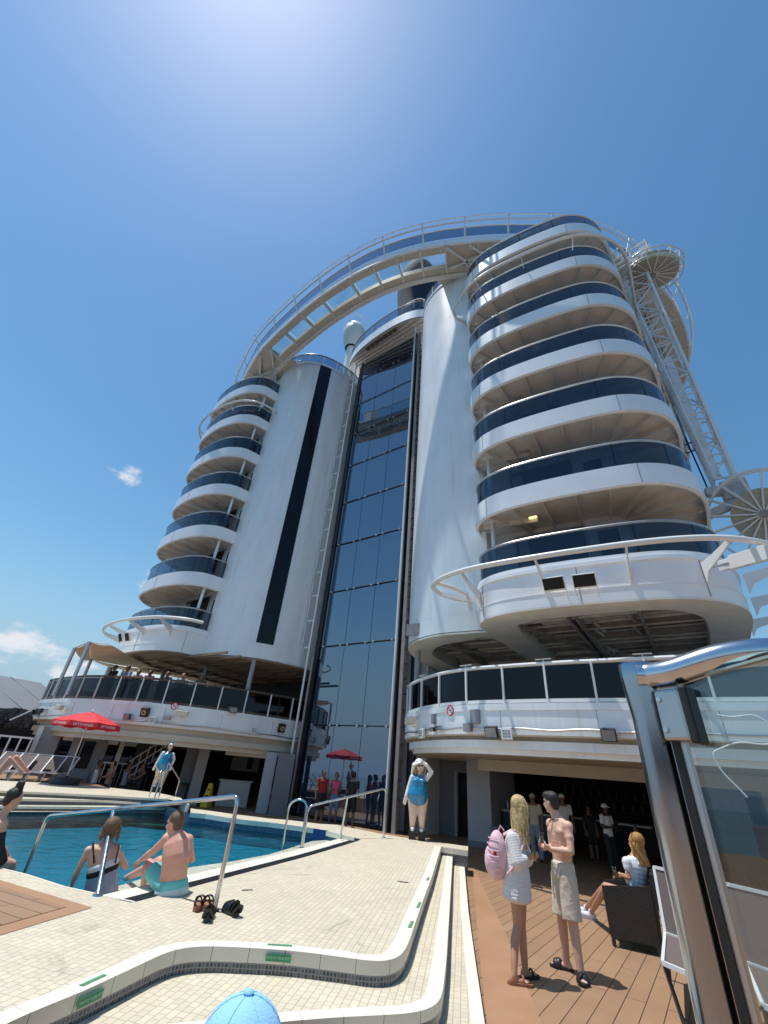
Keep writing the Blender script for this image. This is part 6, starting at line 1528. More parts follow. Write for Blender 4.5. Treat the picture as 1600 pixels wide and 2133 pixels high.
# ---- shirtless man of the standing couple
b0 = G(1196, 2032, 0); q = Fig(b0)
t = thing('person', 'shirtless young man in stone shorts and black slides, holding a cup beside the blonde woman', 'person', b0, 'the standing couple')
J = dict(head=q(1148, 1672, .02), shL=q(1184, 1722, -.12), shR=q(1147, 1716, .14), elL=q(1190, 1775, -.20), wrL=q(1150, 1769, -.14), elR=q(1150, 1768, .16), wrR=q(1142, 1766, .0),
         hiL=q(1181, 1826, -.07), hiR=q(1167, 1822, .09), knL=q(1194, 1925, -.10), knR=q(1171, 1913, .08), anL=zed(G(1210, 2024, .08), .085), anR=zed(G(1180, 2002, .08), .085))
J['toL'] = zed(G(1215, 2047, .03), .035); J['toR'] = zed(G(1155, 2007, .03), .035)
J['hdL'] = q(1128, 1758, -.10) - J['wrL']; J['hdR'] = q(1126, 1760, .02) - J['wrR']
latv = (J['shL'] - J['shR'])
tor = [(q(1174, 1816, 0), .155, .105), (q(1172, 1796, 0), .140, .100), (q(1170, 1770, .0), .150, .108), (q(1168, 1742, .01), .175, .115), (q(1165, 1722, .01), .165, .100), (q(1162, 1706, .01), .08, .07)]
fc = (-q.r * .85 + q.f * .5 + Vz * -.05)
def pecs(mb):
    fr = latv.normalized().cross(Vz) * -1
    if fr.dot(-q.r) < 0: fr = -fr
    for k in (-.07, .07): mb.ball(q(1166, 1732, .01) + latv.normalized() * k + fr * .075, 1, 10, sc=(.075, .035, .05), ax=(latv.normalized(), fr, Vz))
    mb.ball(J['elL'].lerp(J['shL'], .55), .056, 10)
bd = build_body(t, J, 'male', latv, tor, fc, skin_='skin_fair', curl=(.9, .9), palm={'L': q.f * .6 + Vz * .5, 'R': -q.f * .6 + Vz * .4}, extra=pecs, vox=.010)
eyes(J['head'], fc, Vz, t)
hair_cap(t, J['head'], fc, Vz, 'hair_dark', 1.0, back=.0, ext=lambda mb, la, f, u: mb.ball(J['head'] + u * .082 + f * .03, 1, 12, sc=(.072, .080, .05), ax=(la, f, u)))
mb = MB(); torso(mb, [(q(1174, 1822, 0), .165, .115), (q(1172, 1800, 0), .150, .112)], latv, .012)
for s_ in 'LR': h, n = J['hi' + s_], J['kn' + s_]; mb.ball(h, .112, 12); mb.tube([h, h.lerp(n, .5), h.lerp(n, .93)], [.112, .108, .112], 18)
sh = remesh('shorts', mb, .010, 2, 'cloth_stone', t)
g = MB(); c = q(1168, 1803, -.13)
for dx in (-.02, .02): g.tube([c, c + q.r * dx - Vz * .05 - q.f * .015, c + q.r * dx * 2.2 - Vz * .12 - q.f * .01], .005, 5)
obj1('drawstring', g, 'cloth_white', sh)
g = MB(); nkp = [J['head'] * .0 + q(1162, 1706, 0) + (latv.normalized() * math.cos(a) * .075 + latv.normalized().cross(Vz) * math.sin(a) * .075) + Vz * (.0 - .01 * math.sin(a)) for a in [k * math.pi / 10 for k in range(20)]]
g.tube(nkp, .004, 5, closed=True); g.tube([q(1151, 1712, -.08), q(1149, 1730, -.13)], .004, 5); obj1('necklace', g, 'cloth_black', t)
footwear(t, J['anL'], J['toL'], 'shoe_black', 'slide', cross=True); footwear(t, J['anR'], J['toR'], 'shoe_black', 'slide', cross=False)
cup(q(1129, 1757, -.05), .036, .12, 'clear plastic cup in the hands of the shirtless man')
# ---- blonde woman
b0 = G(1084, 2040, 0); q = Fig(b0)
t = thing('person', 'blonde woman in white knit tunic and flip flops, back to camera, holding a cup', 'person', b0, 'the standing couple')
J = dict(head=q(1083, 1682, .0), shR=q(1066, 1745, -.11), shL=q(1084, 1742, .14), elR=q(1078, 1796, -.15), wrR=q(1106, 1784, -.06), elL=q(1098, 1790, .14), wrL=q(1108, 1782, .08),
         hiR=q(1074, 1846, -.075), hiL=q(1084, 1844, .07), knR=q(1079, 1930, -.06), knL=q(1086, 1928, .06), anR=zed(G(1071, 2030, .08), .08), anL=zed(G(1094, 2018, .08), .08))
J['toR'] = zed(G(1100, 2047, .03), .033); J['toL'] = zed(G(1114, 2030, .03), .033); J['bkR'] = -q.r * .02
J['hdR'] = q(1119, 1780, -.04) - J['wrR']; latv = J['shL'] - J['shR']
tor = [(q(1077, 1842, 0), .150, .115), (q(1076, 1815, 0), .120, .09), (q(1075, 1785, 0), .125, .095), (q(1074, 1760, 0), .140, .098), (q(1075, 1742, 0), .12, .08), (q(1078, 1728, 0), .05, .05)]
fc = (q.r * .75 + q.f * .62)
build_body(t, J, 'female', latv, tor, fc, skin_='skin_tan', curl=(.8, 1.1), palm={'R': q.f, 'L': -q.f}, vox=.010)
hc = J['head']
def longhair(mb, la, f, u):
    rnd = random.Random(2)
    for k in range(26):
        a = -1.9 + 3.8 * k / 25; p = hc - f * math.cos(a) * .075 + la * math.sin(a) * .08 + u * .03; L = rnd.uniform(.34, .46); pts = []
        for j in range(9):
            tt = j / 8; pts.append(p - u * L * tt - f * (.02 * tt + .012 * math.sin(tt * 9 + k)) + la * (.016 * math.sin(tt * 11 + k * 1.7) - math.sin(a) * .012 * tt))
        mb.tube(pts, [.020, .021, .022, .022, .021, .019, .016, .012, .006], 6)
hair_cap(t, hc, fc, Vz, 'hair_blonde', 1.03, back=.0, ext=longhair, vox=.009)
strands(t, hc, fc, 'hair_light', 90, .40, 3); strands(t, hc, fc, 'hair_blonde', 60, .42, 4, .018)
mb = MB(); torso(mb, [(q(1077, 1868, 0), .185, .150), (q(1077, 1835, 0), .172, .142), (q(1076, 1805, 0), .155, .125), (q(1075, 1775, 0), .146, .112), (q(1074, 1755, 0), .145, .105), (q(1075, 1742, 0), .12, .09)], latv, .018)
for s_ in 'LR':
    mb.ball(J['sh' + s_], .068, 10); cap(mb, J['sh' + s_], J['el' + s_], .066, .075); cap(mb, J['el' + s_], J['el' + s_].lerp(J['wr' + s_], .45), .075, .060); cap(mb, J['el' + s_], J['el' + s_] - Vz * .05, .055, .03)
m, n, l, b = nodes('knit_white'); tcx = n.new('ShaderNodeTexCoord'); wv = n.new('ShaderNodeTexWave'); wv.bands_direction = 'Z'; wv.inputs['Scale'].default_value = 22; wv.inputs['Distortion'].default_value = .6; l.new(tcx.outputs['Object'], wv.inputs[0])
rp = n.new('ShaderNodeMix'); rp.data_type = 'RGBA'; rp.inputs[6].default_value = (.80, .78, .77, 1); rp.inputs[7].default_value = (.66, .63, .61, 1); l.new(wv.outputs[1], rp.inputs[0]); l.new(rp.outputs[2], b.inputs['Base Color']); b.inputs['Roughness'].default_value = .9
bq = n.new('ShaderNodeBump'); bq.inputs['Strength'].default_value = .5; bq.inputs['Distance'].default_value = .01; l.new(wv.outputs[1], bq.inputs['Height']); l.new(bq.outputs[0], b.inputs['Normal'])
remesh('tunic', mb, .011, 3, 'knit_white', t)
footwear(t, J['anR'], J['toR'], 'shoe_tan', 'flip_flop', thong=True); footwear(t, J['anL'], J['toL'], 'shoe_black', 'flip_flop', thong=True)
cup(q(1113, 1786, -.04), .036, .11, 'clear plastic cup in the hand of the blonde woman')
# backpack
bp = thing('backpack', 'pale pink quilted backpack on the blonde woman\'s back', 'backpack', q(1036, 1780, -.04))
c0 = q(1037, 1780, -.05); mb = MB()
mb.ball(c0, 1, 16, sc=(.115, .155, .245), ax=(q.r, q.f, Vz)); mb.ball(c0 + Vz * -.06 - q.r * .03, 1, 16, sc=(.115, .15, .19), ax=(q.r, q.f, Vz)); mb.ball(c0 - q.r * .10 - Vz * .06, 1, 12, sc=(.06, .12, .14), ax=(q.r, q.f, Vz))
remesh('bag_body', mb, .012, 4, 'cloth_pink', bp)
g = MB()
for k in range(7):
    z = -.17 + .055 * k; g.tube([c0 + Vz * z + q.r * (-.128 * math.cos(a) * math.sqrt(max(.1, 1 - (z / .26) ** 2))) + q.f * (-.165 * math.sin(a) * math.sqrt(max(.1, 1 - (z / .26) ** 2))) for a in [-.3 + .25 * i for i in range(9)]], .006, 5)
obj1('quilting', g, 'cloth_pink', bp)
g = MB(); g.tube([c0 + Vz * .23 + q.r * .02, c0 + Vz * .29 + q.r * .05, c0 + Vz * .24 + q.r * .09], .010, 6); obj1('grab_loop', g, 'cloth_pink', bp)
g = MB()
for dy in (-.12, .12): g.tube([Vector(p) for p in curve([c0 + Vz * .20 + q.f * dy * .6 + q.r * .08, J['shR'].lerp(J['shL'], .5) + q.f * dy * .8 + Vz * .07, J['shR'].lerp(J['shL'], .5) + q.f * dy * .9 + q.r * .09 - Vz * .02, c0 + q.f * dy + q.r * .20 - Vz * .05, c0 + q.f * dy - Vz * .16 + q.r * .10], 5)], .014, 6)
obj1('shoulder_strap', g, 'cloth_pink', bp)
g = MB(); g.ball(c0 - q.f * .14 - q.r * .02 + Vz * .02, 1, 12, sc=(.03, .012, .03), ax=(q.r, q.f, Vz)); obj1('round_badge', g, 'cloth_red', bp)

# ---- man seated on the pool edge
b0 = G(352, 1862, ZA); q = Fig(b0)
t = thing('person', 'bare backed man in aqua swim shorts seated on the pool edge, hand on his knee', 'person', b0, 'people seated at the pool edge')
J = dict(head=q(364, 1716, .06), shL=q(347, 1748, .05), shR=q(392, 1750, -.02), elL=q(316, 1776, .22), wrL=q(296, 1790, .34), elR=q(400, 1790, .12), wrR=q(350, 1790, .34),
         hiL=q(344, 1846, .04), hiR=q(368, 1850, .02), knL=q(309, 1800, .40), knR=q(333, 1794, .46), anL=zed(G(298, 1850, ZL + .06), ZL + .07), anR=zed(G(262, 1833, ZL), ZL + .02))
J['toL'] = zed(G(285, 1862, ZL + .03), ZL + .035); latv = J['shR'] - J['shL']
tor = [(q(358, 1850, 0), .170, .12), (q(360, 1832, 0), .155, .11), (q(364, 1808, -.03), .150, .11), (q(368, 1782, -.04), .165, .11), (q(370, 1758, -.01), .165, .10), (q(369, 1738, .02), .075, .065)]
fc = (-q.r * .8 + q.f * .55 - Vz * .12)
build_body(t, J, 'male', latv, tor, fc, skin_='skin_pink', curl=(.7, .6), vox=.011)
hair_cap(t, J['head'], fc, Vz, 'hair_brown', 1.0, back=.0); eyes(J['head'], fc, Vz, t)
mb = MB(); torso(mb, [(q(357, 1858, 0), .172, .125), (q(359, 1838, 0), .160, .118)], latv, .014)
for s_ in 'LR': h, n = J['hi' + s_], J['kn' + s_]; mb.ball(h, .108, 12); mb.tube([h, h.lerp(n, .70)], [.104, .098], 16)
sh = remesh('swim_shorts', mb, .012, 2, 'cloth_teal', t)
g = MB(); torso(g, [(q(357, 1860, 0), .172, .125), (q(358, 1852, 0), .168, .122)], latv, .018); remesh('pale_panel', g, .012, 2, 'cloth_pale', sh)
# ---- woman seated on the ledge
b0 = G(206, 1872, ZL); q = Fig(b0)
t = thing('person', 'woman in striped grey swimsuit seated low in the pool, back to the camera', 'person', b0, 'people seated at the pool edge')
J = dict(head=q(233, 1728, .04), shL=q(184, 1772, 0), shR=q(243, 1768, .02), elL=q(163, 1812, .05), wrL=q(150, 1842, .08), elR=q(262, 1806, .22), wrR=q(214, 1768, .30), hiL=q(198, 1866, .02), hiR=q(226, 1864, .02), knL=q(190, 1850, .5), knR=q(232, 1848, .5), anL=q(190, 1880, .6), anR=q(232, 1880, .6))
latv = J['shR'] - J['shL']
tor = [(q(208, 1868, 0), .185, .13), (q(211, 1846, 0), .165, .12), (q(214, 1820, 0), .150, .11), (q(215, 1794, 0), .165, .11), (q(216, 1774, .01), .160, .10), (q(224, 1756, .03), .06, .055)]
fc = q.f * .9 + q.r * .3
build_body(t, J, 'female', latv, tor, fc, skin_='skin_fair', feet=False, vox=.012)
hc2 = J['head']
def bunhair(mb, la, f, u):
    rnd = random.Random(8); mb.ball(hc2 - f * .06 + u * .05, .05, 10)
    for k in range(12):
        p = hc2 - f * .075 + la * rnd.uniform(-.055, .06) + u * rnd.uniform(-.02, .06); pts = [p - u * .022 * j - f * .012 * math.sin(j + k) + la * .010 * math.sin(j * 1.3 + k) for j in range(6)]
        mb.tube(pts, [.022, .021, .019, .016, .012, .006], 6)
hair_cap(t, hc2, fc, Vz, 'hair_brown', 1.05, ext=bunhair, vox=.010)
strands(t, hc2, fc, 'hair_mid', 60, .14, 6, .016)
g = MB(); torso(g, [(q(207, 1872, 0), .188, .135), (q(211, 1846, 0), .170, .125), (q(214, 1818, 0), .154, .114)], latv, .010); su = remesh('swimsuit', g, .012, 3, 'cloth_swim', t)
g = MB(); torso(g, [(q(214, 1816, 0), .155, .116), (q(214, 1810, 0), .155, .116)], latv, .012); remesh('black_band', g, .010, 1, 'cloth_black', su)
g = MB(); torso(g, [(q(215, 1806, 0), .157, .116), (q(215, 1800, 0), .158, .116)], latv, .010); remesh('top_band', g, .010, 1, 'cloth_white', su)
g = MB()
for (a, bq_) in (((196, 1798), (194, 1758)), ((240, 1798), (248, 1762))):
    g.tube([q(a[0], a[1], -.10), q((a[0] + bq_[0]) / 2, (a[1] + bq_[1]) / 2, -.115), q(bq_[0], bq_[1], -.075), q(bq_[0], bq_[1] - 4, .0)], .010, 6)
obj1('shoulder_strap', g, 'cloth_black', su)
# ---- woman cut by the left edge
b0 = G(-14, 1806, ZA); q = Fig(b0)
t = thing('person', 'woman with dark top knot seated at the pool edge, cut by the left picture edge', 'person', b0, 'people seated at the pool edge')
J = dict(head=q(26, 1668, .05), shL=q(-52, 1712, .05), shR=q(8, 1714, -.02), elL=q(-62, 1760, .1), wrL=q(-40, 1780, .2), elR=q(2, 1762, .12), wrR=q(20, 1790, .30), hiL=q(-40, 1800, 0), hiR=q(-12, 1802, 0), knL=q(-10, 1796, .42), knR=q(24, 1800, .36), anL=q(-10, 1860, .45), anR=q(22, 1862, .4))
latv = J['shR'] - J['shL']
tor = [(q(-24, 1802, 0), .175, .125), (q(-24, 1786, 0), .150, .11), (q(-22, 1760, 0), .140, .10), (q(-18, 1734, 0), .155, .10), (q(-12, 1716, 0), .145, .09), (q(4, 1700, .02), .055, .05)]
fc = q.r * .8 + q.f * .3 - Vz * .45
build_body(t, J, 'female', latv, tor, fc, skin_='skin_fair', feet=False, vox=.012)
hc3 = J['head']
hair_cap(t, hc3, fc, Vz, 'hair_dark', 1.0, ext=lambda mb, la, f, u: (mb.ball(q(43, 1634, .05), 1, 12, sc=(.052, .05, .052), ax=(la, f, u)), cap(mb, q(36, 1650, .05), q(42, 1638, .05), .06, .045)))
g = MB(); torso(g, [(q(-24, 1806, 0), .178, .128), (q(-24, 1784, 0), .155, .113), (q(-22, 1756, 0), .145, .104), (q(-20, 1742, 0), .15, .104)], latv, .010); remesh('swimsuit', g, .012, 3, 'cloth_black', t)
# ---- ginger woman in the wicker chair
b0 = ca; q = Fig(zed(ca, .42))
t = thing('person', 'ginger haired woman with white sweatshirt over her shoulders, seated in the dark wicker armchair', 'person', zed(ca, 0))
J = dict(head=q(1324, 1756, .0), shR=q(1306, 1796, -.12), shL=q(1338, 1796, .16), elR=q(1312, 1830, -.16), wrR=q(1296, 1822, -.05), elL=q(1330, 1836, .2), wrL=q(1294, 1826, .12), hiR=q(1322, 1872, -.09), hiL=q(1326, 1870, .10))
J['knR'] = q(1262, 1852, -.05); J['knL'] = q(1262, 1846, .14); J['anR'] = zed(G(1232, 1903, .08), .10); J['anL'] = zed(G(1222, 1894, .08), .10); J['toR'] = zed(G(1207, 1902, .04), .045); J['toL'] = zed(G(1200, 1892, .04), .045)
latv = J['shL'] - J['shR']
tor = [(q(1326, 1868, 0), .160, .12), (q(1326, 1850, 0), .135, .11), (q(1326, 1830, 0), .135, .10), (q(1325, 1806, 0), .150, .10), (q(1323, 1792, 0), .12, .08), (q(1322, 1780, 0), .05, .05)]
fc = -q.r * .8 + q.f * .5
build_body(t, J, 'female', latv, tor, fc, skin_='skin_tan', vox=.011, curl=(.9, .9))
hc4 = J['head']
def ghair(mb, la, f, u):
    for k in range(16):
        a = -1.6 + 3.2 * k / 15; p = hc4 - f * math.cos(a) * .07 + la * math.sin(a) * .078; mb.tube([p - u * .045 * j - f * .012 * j + la * .012 * math.sin(j + k) for j in range(7)], [.02, .021, .021, .02, .017, .012, .006], 6)
hair_cap(t, hc4, fc, Vz, 'hair_ginger', 1.05, ext=ghair, vox=.010)
strands(t, hc4, fc, 'hair_gold', 80, .26, 5)
g = MB(); torso(g, [(q(1326, 1842, 0), .15, .115), (q(1325, 1806, 0), .158, .112), (q(1323, 1792, 0), .13, .09)], latv, .018)
for s_ in 'LR': g.ball(J['sh' + s_], .07, 10); cap(g, J['sh' + s_], J['sh' + s_].lerp(J['el' + s_], .35), .066, .06)
for k in range(5): cap(g, q(1310 + 5 * k, 1800, -.14 + .01 * k), q(1316 + 4 * k, 1846, -.17 + .02 * k), .028, .020)
remesh('sweatshirt', g, .011, 2, 'cloth_white', t)
g = MB(); torso(g, [(q(1325, 1872, 0), .165, .125), (q(1326, 1852, 0), .142, .115)], latv, .012)
for s_ in 'LR': cap(g, J['hi' + s_], J['hi' + s_].lerp(J['kn' + s_], .45), .098, .09)
remesh('dark_shorts', g, .012, 2, 'cloth_black', t)
for s_ in 'RL':
    g = MB(); a, e = J['an' + s_], J['to' + s_]; d = (e - a).normalized(); d.z = 0
    cap(g, zed(a, .055) - d * .04, zed(e, .045) + d * .02, .045, .036); cap(g, a, zed(a, .06), .046, .046); sh = remesh('sneaker', g, .010, 2, 'shoe_white', t)
    g = MB(); g.bar(zed(a, .012) - d * .08, zed(e, .012) + d * .055, .088, .024); obj1('sole', g, 'cloth_grey', sh)
    g = MB()
    for k in range(3): c = zed(a, .10) + d * (.03 + .03 * k); lt = Vector((-d.y, d.x, 0)); g.tube([c + lt * .035 - Vz * .02 - Vz * .012 * k, c + Vz * (.0 - .010 * k), c - lt * .035 - Vz * .02 - Vz * .012 * k], .005, 5)
    obj1('lace', g, 'cloth_black', sh)
cup(q(1282, 1826, -.02), .035, .12, 'clear plastic cup held by the ginger haired woman')
# ---------------------------------------------------------------- standing people further away
def stand(px_, py_, ytop, label, skin_, top_m, bot_m, hairm, yaw=0, z0=0.0, sex='male', cap_m=None, dx=0, pose='rest', vox=.018, group=None, legs='short', long_top=False, seat=False, lean=0):
    b = G(px_, py_, z0); q = Fig(b); hgt = (q(px_ + (px_ - 930) * 0, ytop) - b).z; 
    t = thing('person', label, 'person', b, group); s = hgt / 1.75
    fw = (q.r * math.sin(yaw) - q.f * math.cos(yaw)); la = fw.cross(Vz)      # fw: where the figure faces, la: its right
    P = lambda x, y, z: b + la * x * s + fw * (y * s + lean * z * .12) + Vz * z * s
    k = 1.0 if sex == 'male' else .88
    J = dict(head=P(0, .02, 1.62), shR=P(.19 * k, 0, 1.42), shL=P(-.19 * k, 0, 1.42), hiR=P(.09, 0, .90), hiL=P(-.09, 0, .90), knR=P(.10, .03, .49), knL=P(-.12, .0, .49), anR=P(.11, 0, .08), anL=P(-.13, -.03, .08), toR=P(.13, .13, .035), toL=P(-.16, .10, .035))
    if pose == 'rest': J.update(elR=P(.25 * k, -.02, 1.14), wrR=P(.26 * k, .06, .90), elL=P(-.25 * k, -.02, 1.14), wrL=P(-.26 * k, .06, .90))
    elif pose == 'phone': J.update(elR=P(.24 * k, .02, 1.14), wrR=P(.07, .24, 1.16), elL=P(-.24 * k, .02, 1.14), wrL=P(-.07, .24, 1.14))
    elif pose == 'hip': J.update(elR=P(.36 * k, -.04, 1.18), wrR=P(.18, .04, 1.00), elL=P(-.25 * k, -.02, 1.14), wrL=P(-.26 * k, .08, .90))
    else: J.update(elR=P(.30 * k, .10, 1.20), wrR=P(.18, .30, 1.30), elL=P(-.25 * k, -.02, 1.14), wrL=P(-.26 * k, .06, .90))
    tor = [(P(0, 0, .92), .155 * s, .11 * s), (P(0, 0, 1.05), .135 * s * k, .10 * s), (P(0, 0, 1.25), .155 * s * k, .11 * s), (P(0, 0, 1.38), .16 * s * k, .10 * s), (P(0, 0, 1.46), .07 * s, .06 * s)]
    build_body(t, J, sex, la, tor, fw, skin_=skin_, vox=vox, hs=s, hands=True)
    if hairm: hair_cap(t, J['head'], fw, Vz, hairm, s, vox=vox * .8, ext=(lambda mb, l_, f_, u_: cap(mb, J['head'] - f_ * .06, J['head'] - f_ * .08 - u_ * .22, .06 * s, .04 * s)) if sex == 'female' else None)
    if cap_m:
        mb = MB(); mb.ball(J['head'] + Vz * .06 * s - fw * .01, 1, 14, sc=(.092 * s, .104 * s, .075 * s), ax=(la, fw, Vz)); mb.ball(J['head'] + Vz * .045 * s + fw * .12 * s, 1, 12, sc=(.075 * s, .08 * s, .012), ax=(la, fw, Vz)); remesh('cap', mb, .012, 1, cap_m, t)
    if top_m:
        mb = MB(); torso(mb, tor[(0 if long_top else 1):4], la, .018)
        for s_ in 'LR':
            mb.ball(J['sh' + s_], .07 * s, 10)
            if top_m not in ('cloth_hotpink', 'cloth_red'): cap(mb, J['sh' + s_], J['sh' + s_].lerp(J['el' + s_], .6), .068 * s, .062 * s)
        remesh('shirt', mb, vox, 2, top_m, t)
    if bot_m:
        mb = MB(); torso(mb, [(P(0, 0, .88), .16 * s, .118 * s), (P(0, 0, 1.0), .145 * s, .108 * s)], la, .012); f = .85 if legs == 'short' else 1.0
        for s_ in 'LR':
            cap(mb, J['hi' + s_], J['hi' + s_].lerp(J['kn' + s_], f), .105 * s, .085 * s)
            if legs == 'long': cap(mb, J['kn' + s_], J['an' + s_], .085 * s, .065 * s)
        remesh('trousers' if legs == 'long' else 'shorts', mb, vox, 2, bot_m, t)
    for s_ in 'LR':
        mb = MB(); cap(mb, zed(J['an' + s_], b.z + .04), zed(J['to' + s_], b.z + .04), .045 * s, .036 * s); remesh('shoe', mb, .016, 1, 'shoe_black', t)
    return t
GP = 'people in front of the glass wall'
stand(690, 1722, 1607, 'woman in hot pink tank top and pale blue shorts, hands together, by the glass wall', 'skin_brown', 'cloth_hotpink', 'cloth_denim', 'hair_dark', .1, sex='female', pose='phone', group=GP, legs='short')
stand(661, 1722, 1602, 'man in dark red shirt standing left of the pink tank top woman', 'skin_brown', 'cloth_red', 'cloth_black', 'hair_dark', .5, pose='rest', group=GP)
stand(727, 1728, 1606, 'person in black shorts standing right of the pink tank top woman', 'skin_brown', 'cloth_black', 'cloth_black', 'hair_dark', 2.6, sex='male', pose='rest', group=GP)
GB = 'people in the shaded bar'
stand(1281, 1822, 1676, 'man in white shirt and white cap looking down in the bar entrance', 'skin_dark', 'cloth_white', 'cloth_black', None, .9, cap_m='cloth_white', pose='phone', group=GB, long_top=True, legs='long')
stand(1186, 1800, 1655, 'man in white cap and white shirt seen from behind, deep in the bar', 'skin_brown', 'cloth_white', 'cloth_navy', None, 3.0, cap_m='cloth_white', group=GB, long_top=True)
stand(1121, 1795, 1654, 'person in pale top and pale cap behind the couple in the bar', 'skin_brown', 'cloth_stone', 'cloth_grey', None, -.4, cap_m='cloth_stone', pose='drink', group=GB, long_top=True, legs='long')
stand(1240, 1795, 1680, 'dim bare shouldered woman in dark clothes at the back of the bar', 'skin_brown', 'cloth_black', 'cloth_black', 'hair_dark', .4, sex='female', group=GB)
stand(1342, 1826, 1722, 'dim person behind the ginger haired woman, half hidden by the steel post', 'skin_brown', 'cloth_navy', 'cloth_black', 'hair_dark', -.6, group=GB, pose='phone')
# people behind the gallery glass, only heads and shoulders rise above the floor line
GG = 'people standing behind the left gallery glass'
for i, (x, sk, tm, lb) in enumerate(((182, 'skin_brown', 'cloth_black', 'leftmost of the people behind the left gallery glass, head above the rail'), (213, 'skin_brown', 'cloth_grey', 'second from left of the people behind the left gallery glass, head above the rail'), (242, 'skin_tan', 'cloth_navy', 'third from left of the people behind the left gallery glass'), (272, 'skin_brown', 'cloth_black', 'fourth from left of the people behind the left gallery glass'), (318, 'skin_brown', 'cloth_black', 'fifth from left of the people behind the left gallery glass'), (362, 'skin_tan', 'cloth_grey', 'sixth from left of the people behind the left gallery glass'), (408, 'skin_brown', 'cloth_navy', 'rightmost of the people behind the left gallery glass'))):
    c, d_, n_ = on(GL, x, 1440); c = c - n_ * .9; b = zed(c, 3.46)
    t = thing('person', lb, 'person', b, GG); rnd = random.Random(i); P = lambda x_, y_, z_: b + d_ * x_ + n_ * y_ + Vz * z_ * (.88 if i > 1 else 1.0)
    J = dict(head=P(0, .05, 1.58), shR=P(.18, 0, 1.40), shL=P(-.18, 0, 1.40), elR=P(.26, .10, 1.15), wrR=P(.18, .32, 1.02), elL=P(-.26, .05, 1.14), wrL=P(-.2, .28, 1.0), hiR=P(.09, 0, .9), hiL=P(-.09, 0, .9), knR=P(.1, 0, .48), knL=P(-.1, 0, .48), anR=P(.1, 0, .07), anL=P(-.1, 0, .07), toR=P(.12, .14, .03), toL=P(-.12, .14, .03))
    tor = [(P(0, 0, .92), .155, .11), (P(0, 0, 1.1), .14, .10), (P(0, 0, 1.36), .16, .10), (P(0, 0, 1.45), .06, .06)]
    build_body(t, J, 'male', d_, tor, n_, skin_=sk, vox=.022); hair_cap(t, J['head'], n_, Vz, 'hair_dark', 1, vox=.018)
    mb = MB(); torso(mb, tor[:3], d_, .02); [cap(mb, J['sh' + s_], J['el' + s_], .068, .06) for s_ in 'LR']; remesh('shirt', mb, .022, 2, tm, t)
    mb = MB(); [cap(mb, J['hi' + s_], J['an' + s_], .10, .07) for s_ in 'LR']; remesh('trousers', mb, .022, 2, 'cloth_black', t)
# people at the dark tables on the left
GT = 'people sitting in the shade under the left gallery'
for i, (x, y, sk, tm, lb) in enumerate(((228, 1618, 'skin_tan', 'skin_tan', 'bare chested person sitting in the shade right of the parasol pole'), (262, 1616, 'skin_brown', 'cloth_grey', 'person in patterned grey top sitting in the shade left of the statue'), (296, 1612, 'skin_brown', 'cloth_navy', 'person in dark top sitting in the shade just left of the far statue'), (205, 1600, 'skin_brown', 'cloth_white', 'person with pale top seen dimly behind the parasol pole'))):
    b = GD(x, y, 23.2); b.z = 0; q = Fig(b); t = thing('person', lb, 'person', b, GT); s_f = 1 if i % 2 else -1
    P = lambda x_, y_, z_: b + q.r * x_ + q.f * y_ + Vz * z_
    J = dict(head=P(.02 * s_f, 0, 1.24), shR=P(.10, -.15, 1.04), shL=P(-.10, .15, 1.04), elR=P(.16 * s_f, -.2, .80), wrR=P(.38 * s_f, -.1, .78), elL=P(.12 * s_f, .2, .80), wrL=P(.36 * s_f, .1, .78), hiR=P(0, -.1, .5), hiL=P(0, .1, .5), knR=P(.42 * s_f, -.12, .5), knL=P(.42 * s_f, .12, .5), anR=P(.40 * s_f, -.12, .07), anL=P(.40 * s_f, .12, .07), toR=P(.52 * s_f, -.12, .03), toL=P(.52 * s_f, .12, .03))
    tor = [(P(0, 0, .52), .16, .12), (P(0, 0, .7), .14, .11), (P(0.0, 0, .98), .155, .10), (P(0, 0, 1.08), .06, .06)]
    build_body(t, J, 'male', q.f, tor, q.r * s_f, skin_=sk, vox=.022); hair_cap(t, J['head'], q.r * s_f, Vz, 'hair_dark', 1, vox=.018)
    mb = MB(); torso(mb, tor[:3], q.f, .018); remesh('shirt', mb, .022, 2, tm, t)
    mb = MB(); [cap(mb, J['hi' + s_], J['kn' + s_], .10, .08) for s_ in 'LR']; remesh('shorts', mb, .022, 2, 'cloth_black', t)
    c = thing('dining_chair', 'dark dining chair under ' + ['the bare chested person in the left shade', 'the person in patterned grey top', 'the person left of the far statue', 'the person behind the parasol pole'][i], 'chair', b, 'dark chairs in the left shade')
    g = MB(); g.box(P(0, 0, .40), (.44, .44, .05), (q.r, q.f, Vz)); obj('seat', g, 'black_frame', c); g = MB(); g.box(P(-.22 * s_f, 0, .70), (.03, .42, .5), (q.r, q.f, Vz)); obj('backrest', g, 'black_frame', c)
    for a_ in (-.2, .2):
        for b_ in (-.2, .2): g = MB(); g.bar(P(a_, b_, 0), P(a_, b_, .4), .03, .03, up=q.r); obj('leg', g, 'black_frame', c)
for i, (x, y, lb) in enumerate(((245, 1612, 'dark table between the people in the left shade'), (280, 1612, 'dark table beside the person left of the far statue'), (395, 1622, 'dark table below the grey panel in the left shade'))):
    b = GD(x, y, 23.8); b.z = 0; c = thing('dining_table', lb, 'table', b, 'dark tables in the left shade'); g = MB(); g.lathe([(.001, 0), (.4, 0), (.4, .03), (.001, .03)], b + Vz * .72, 20); obj('table_top', g, 'dark_wall', c); g = MB(); g.tube([b, b + Vz * .72], .04, 8); obj('pedestal', g, 'black_frame', c)
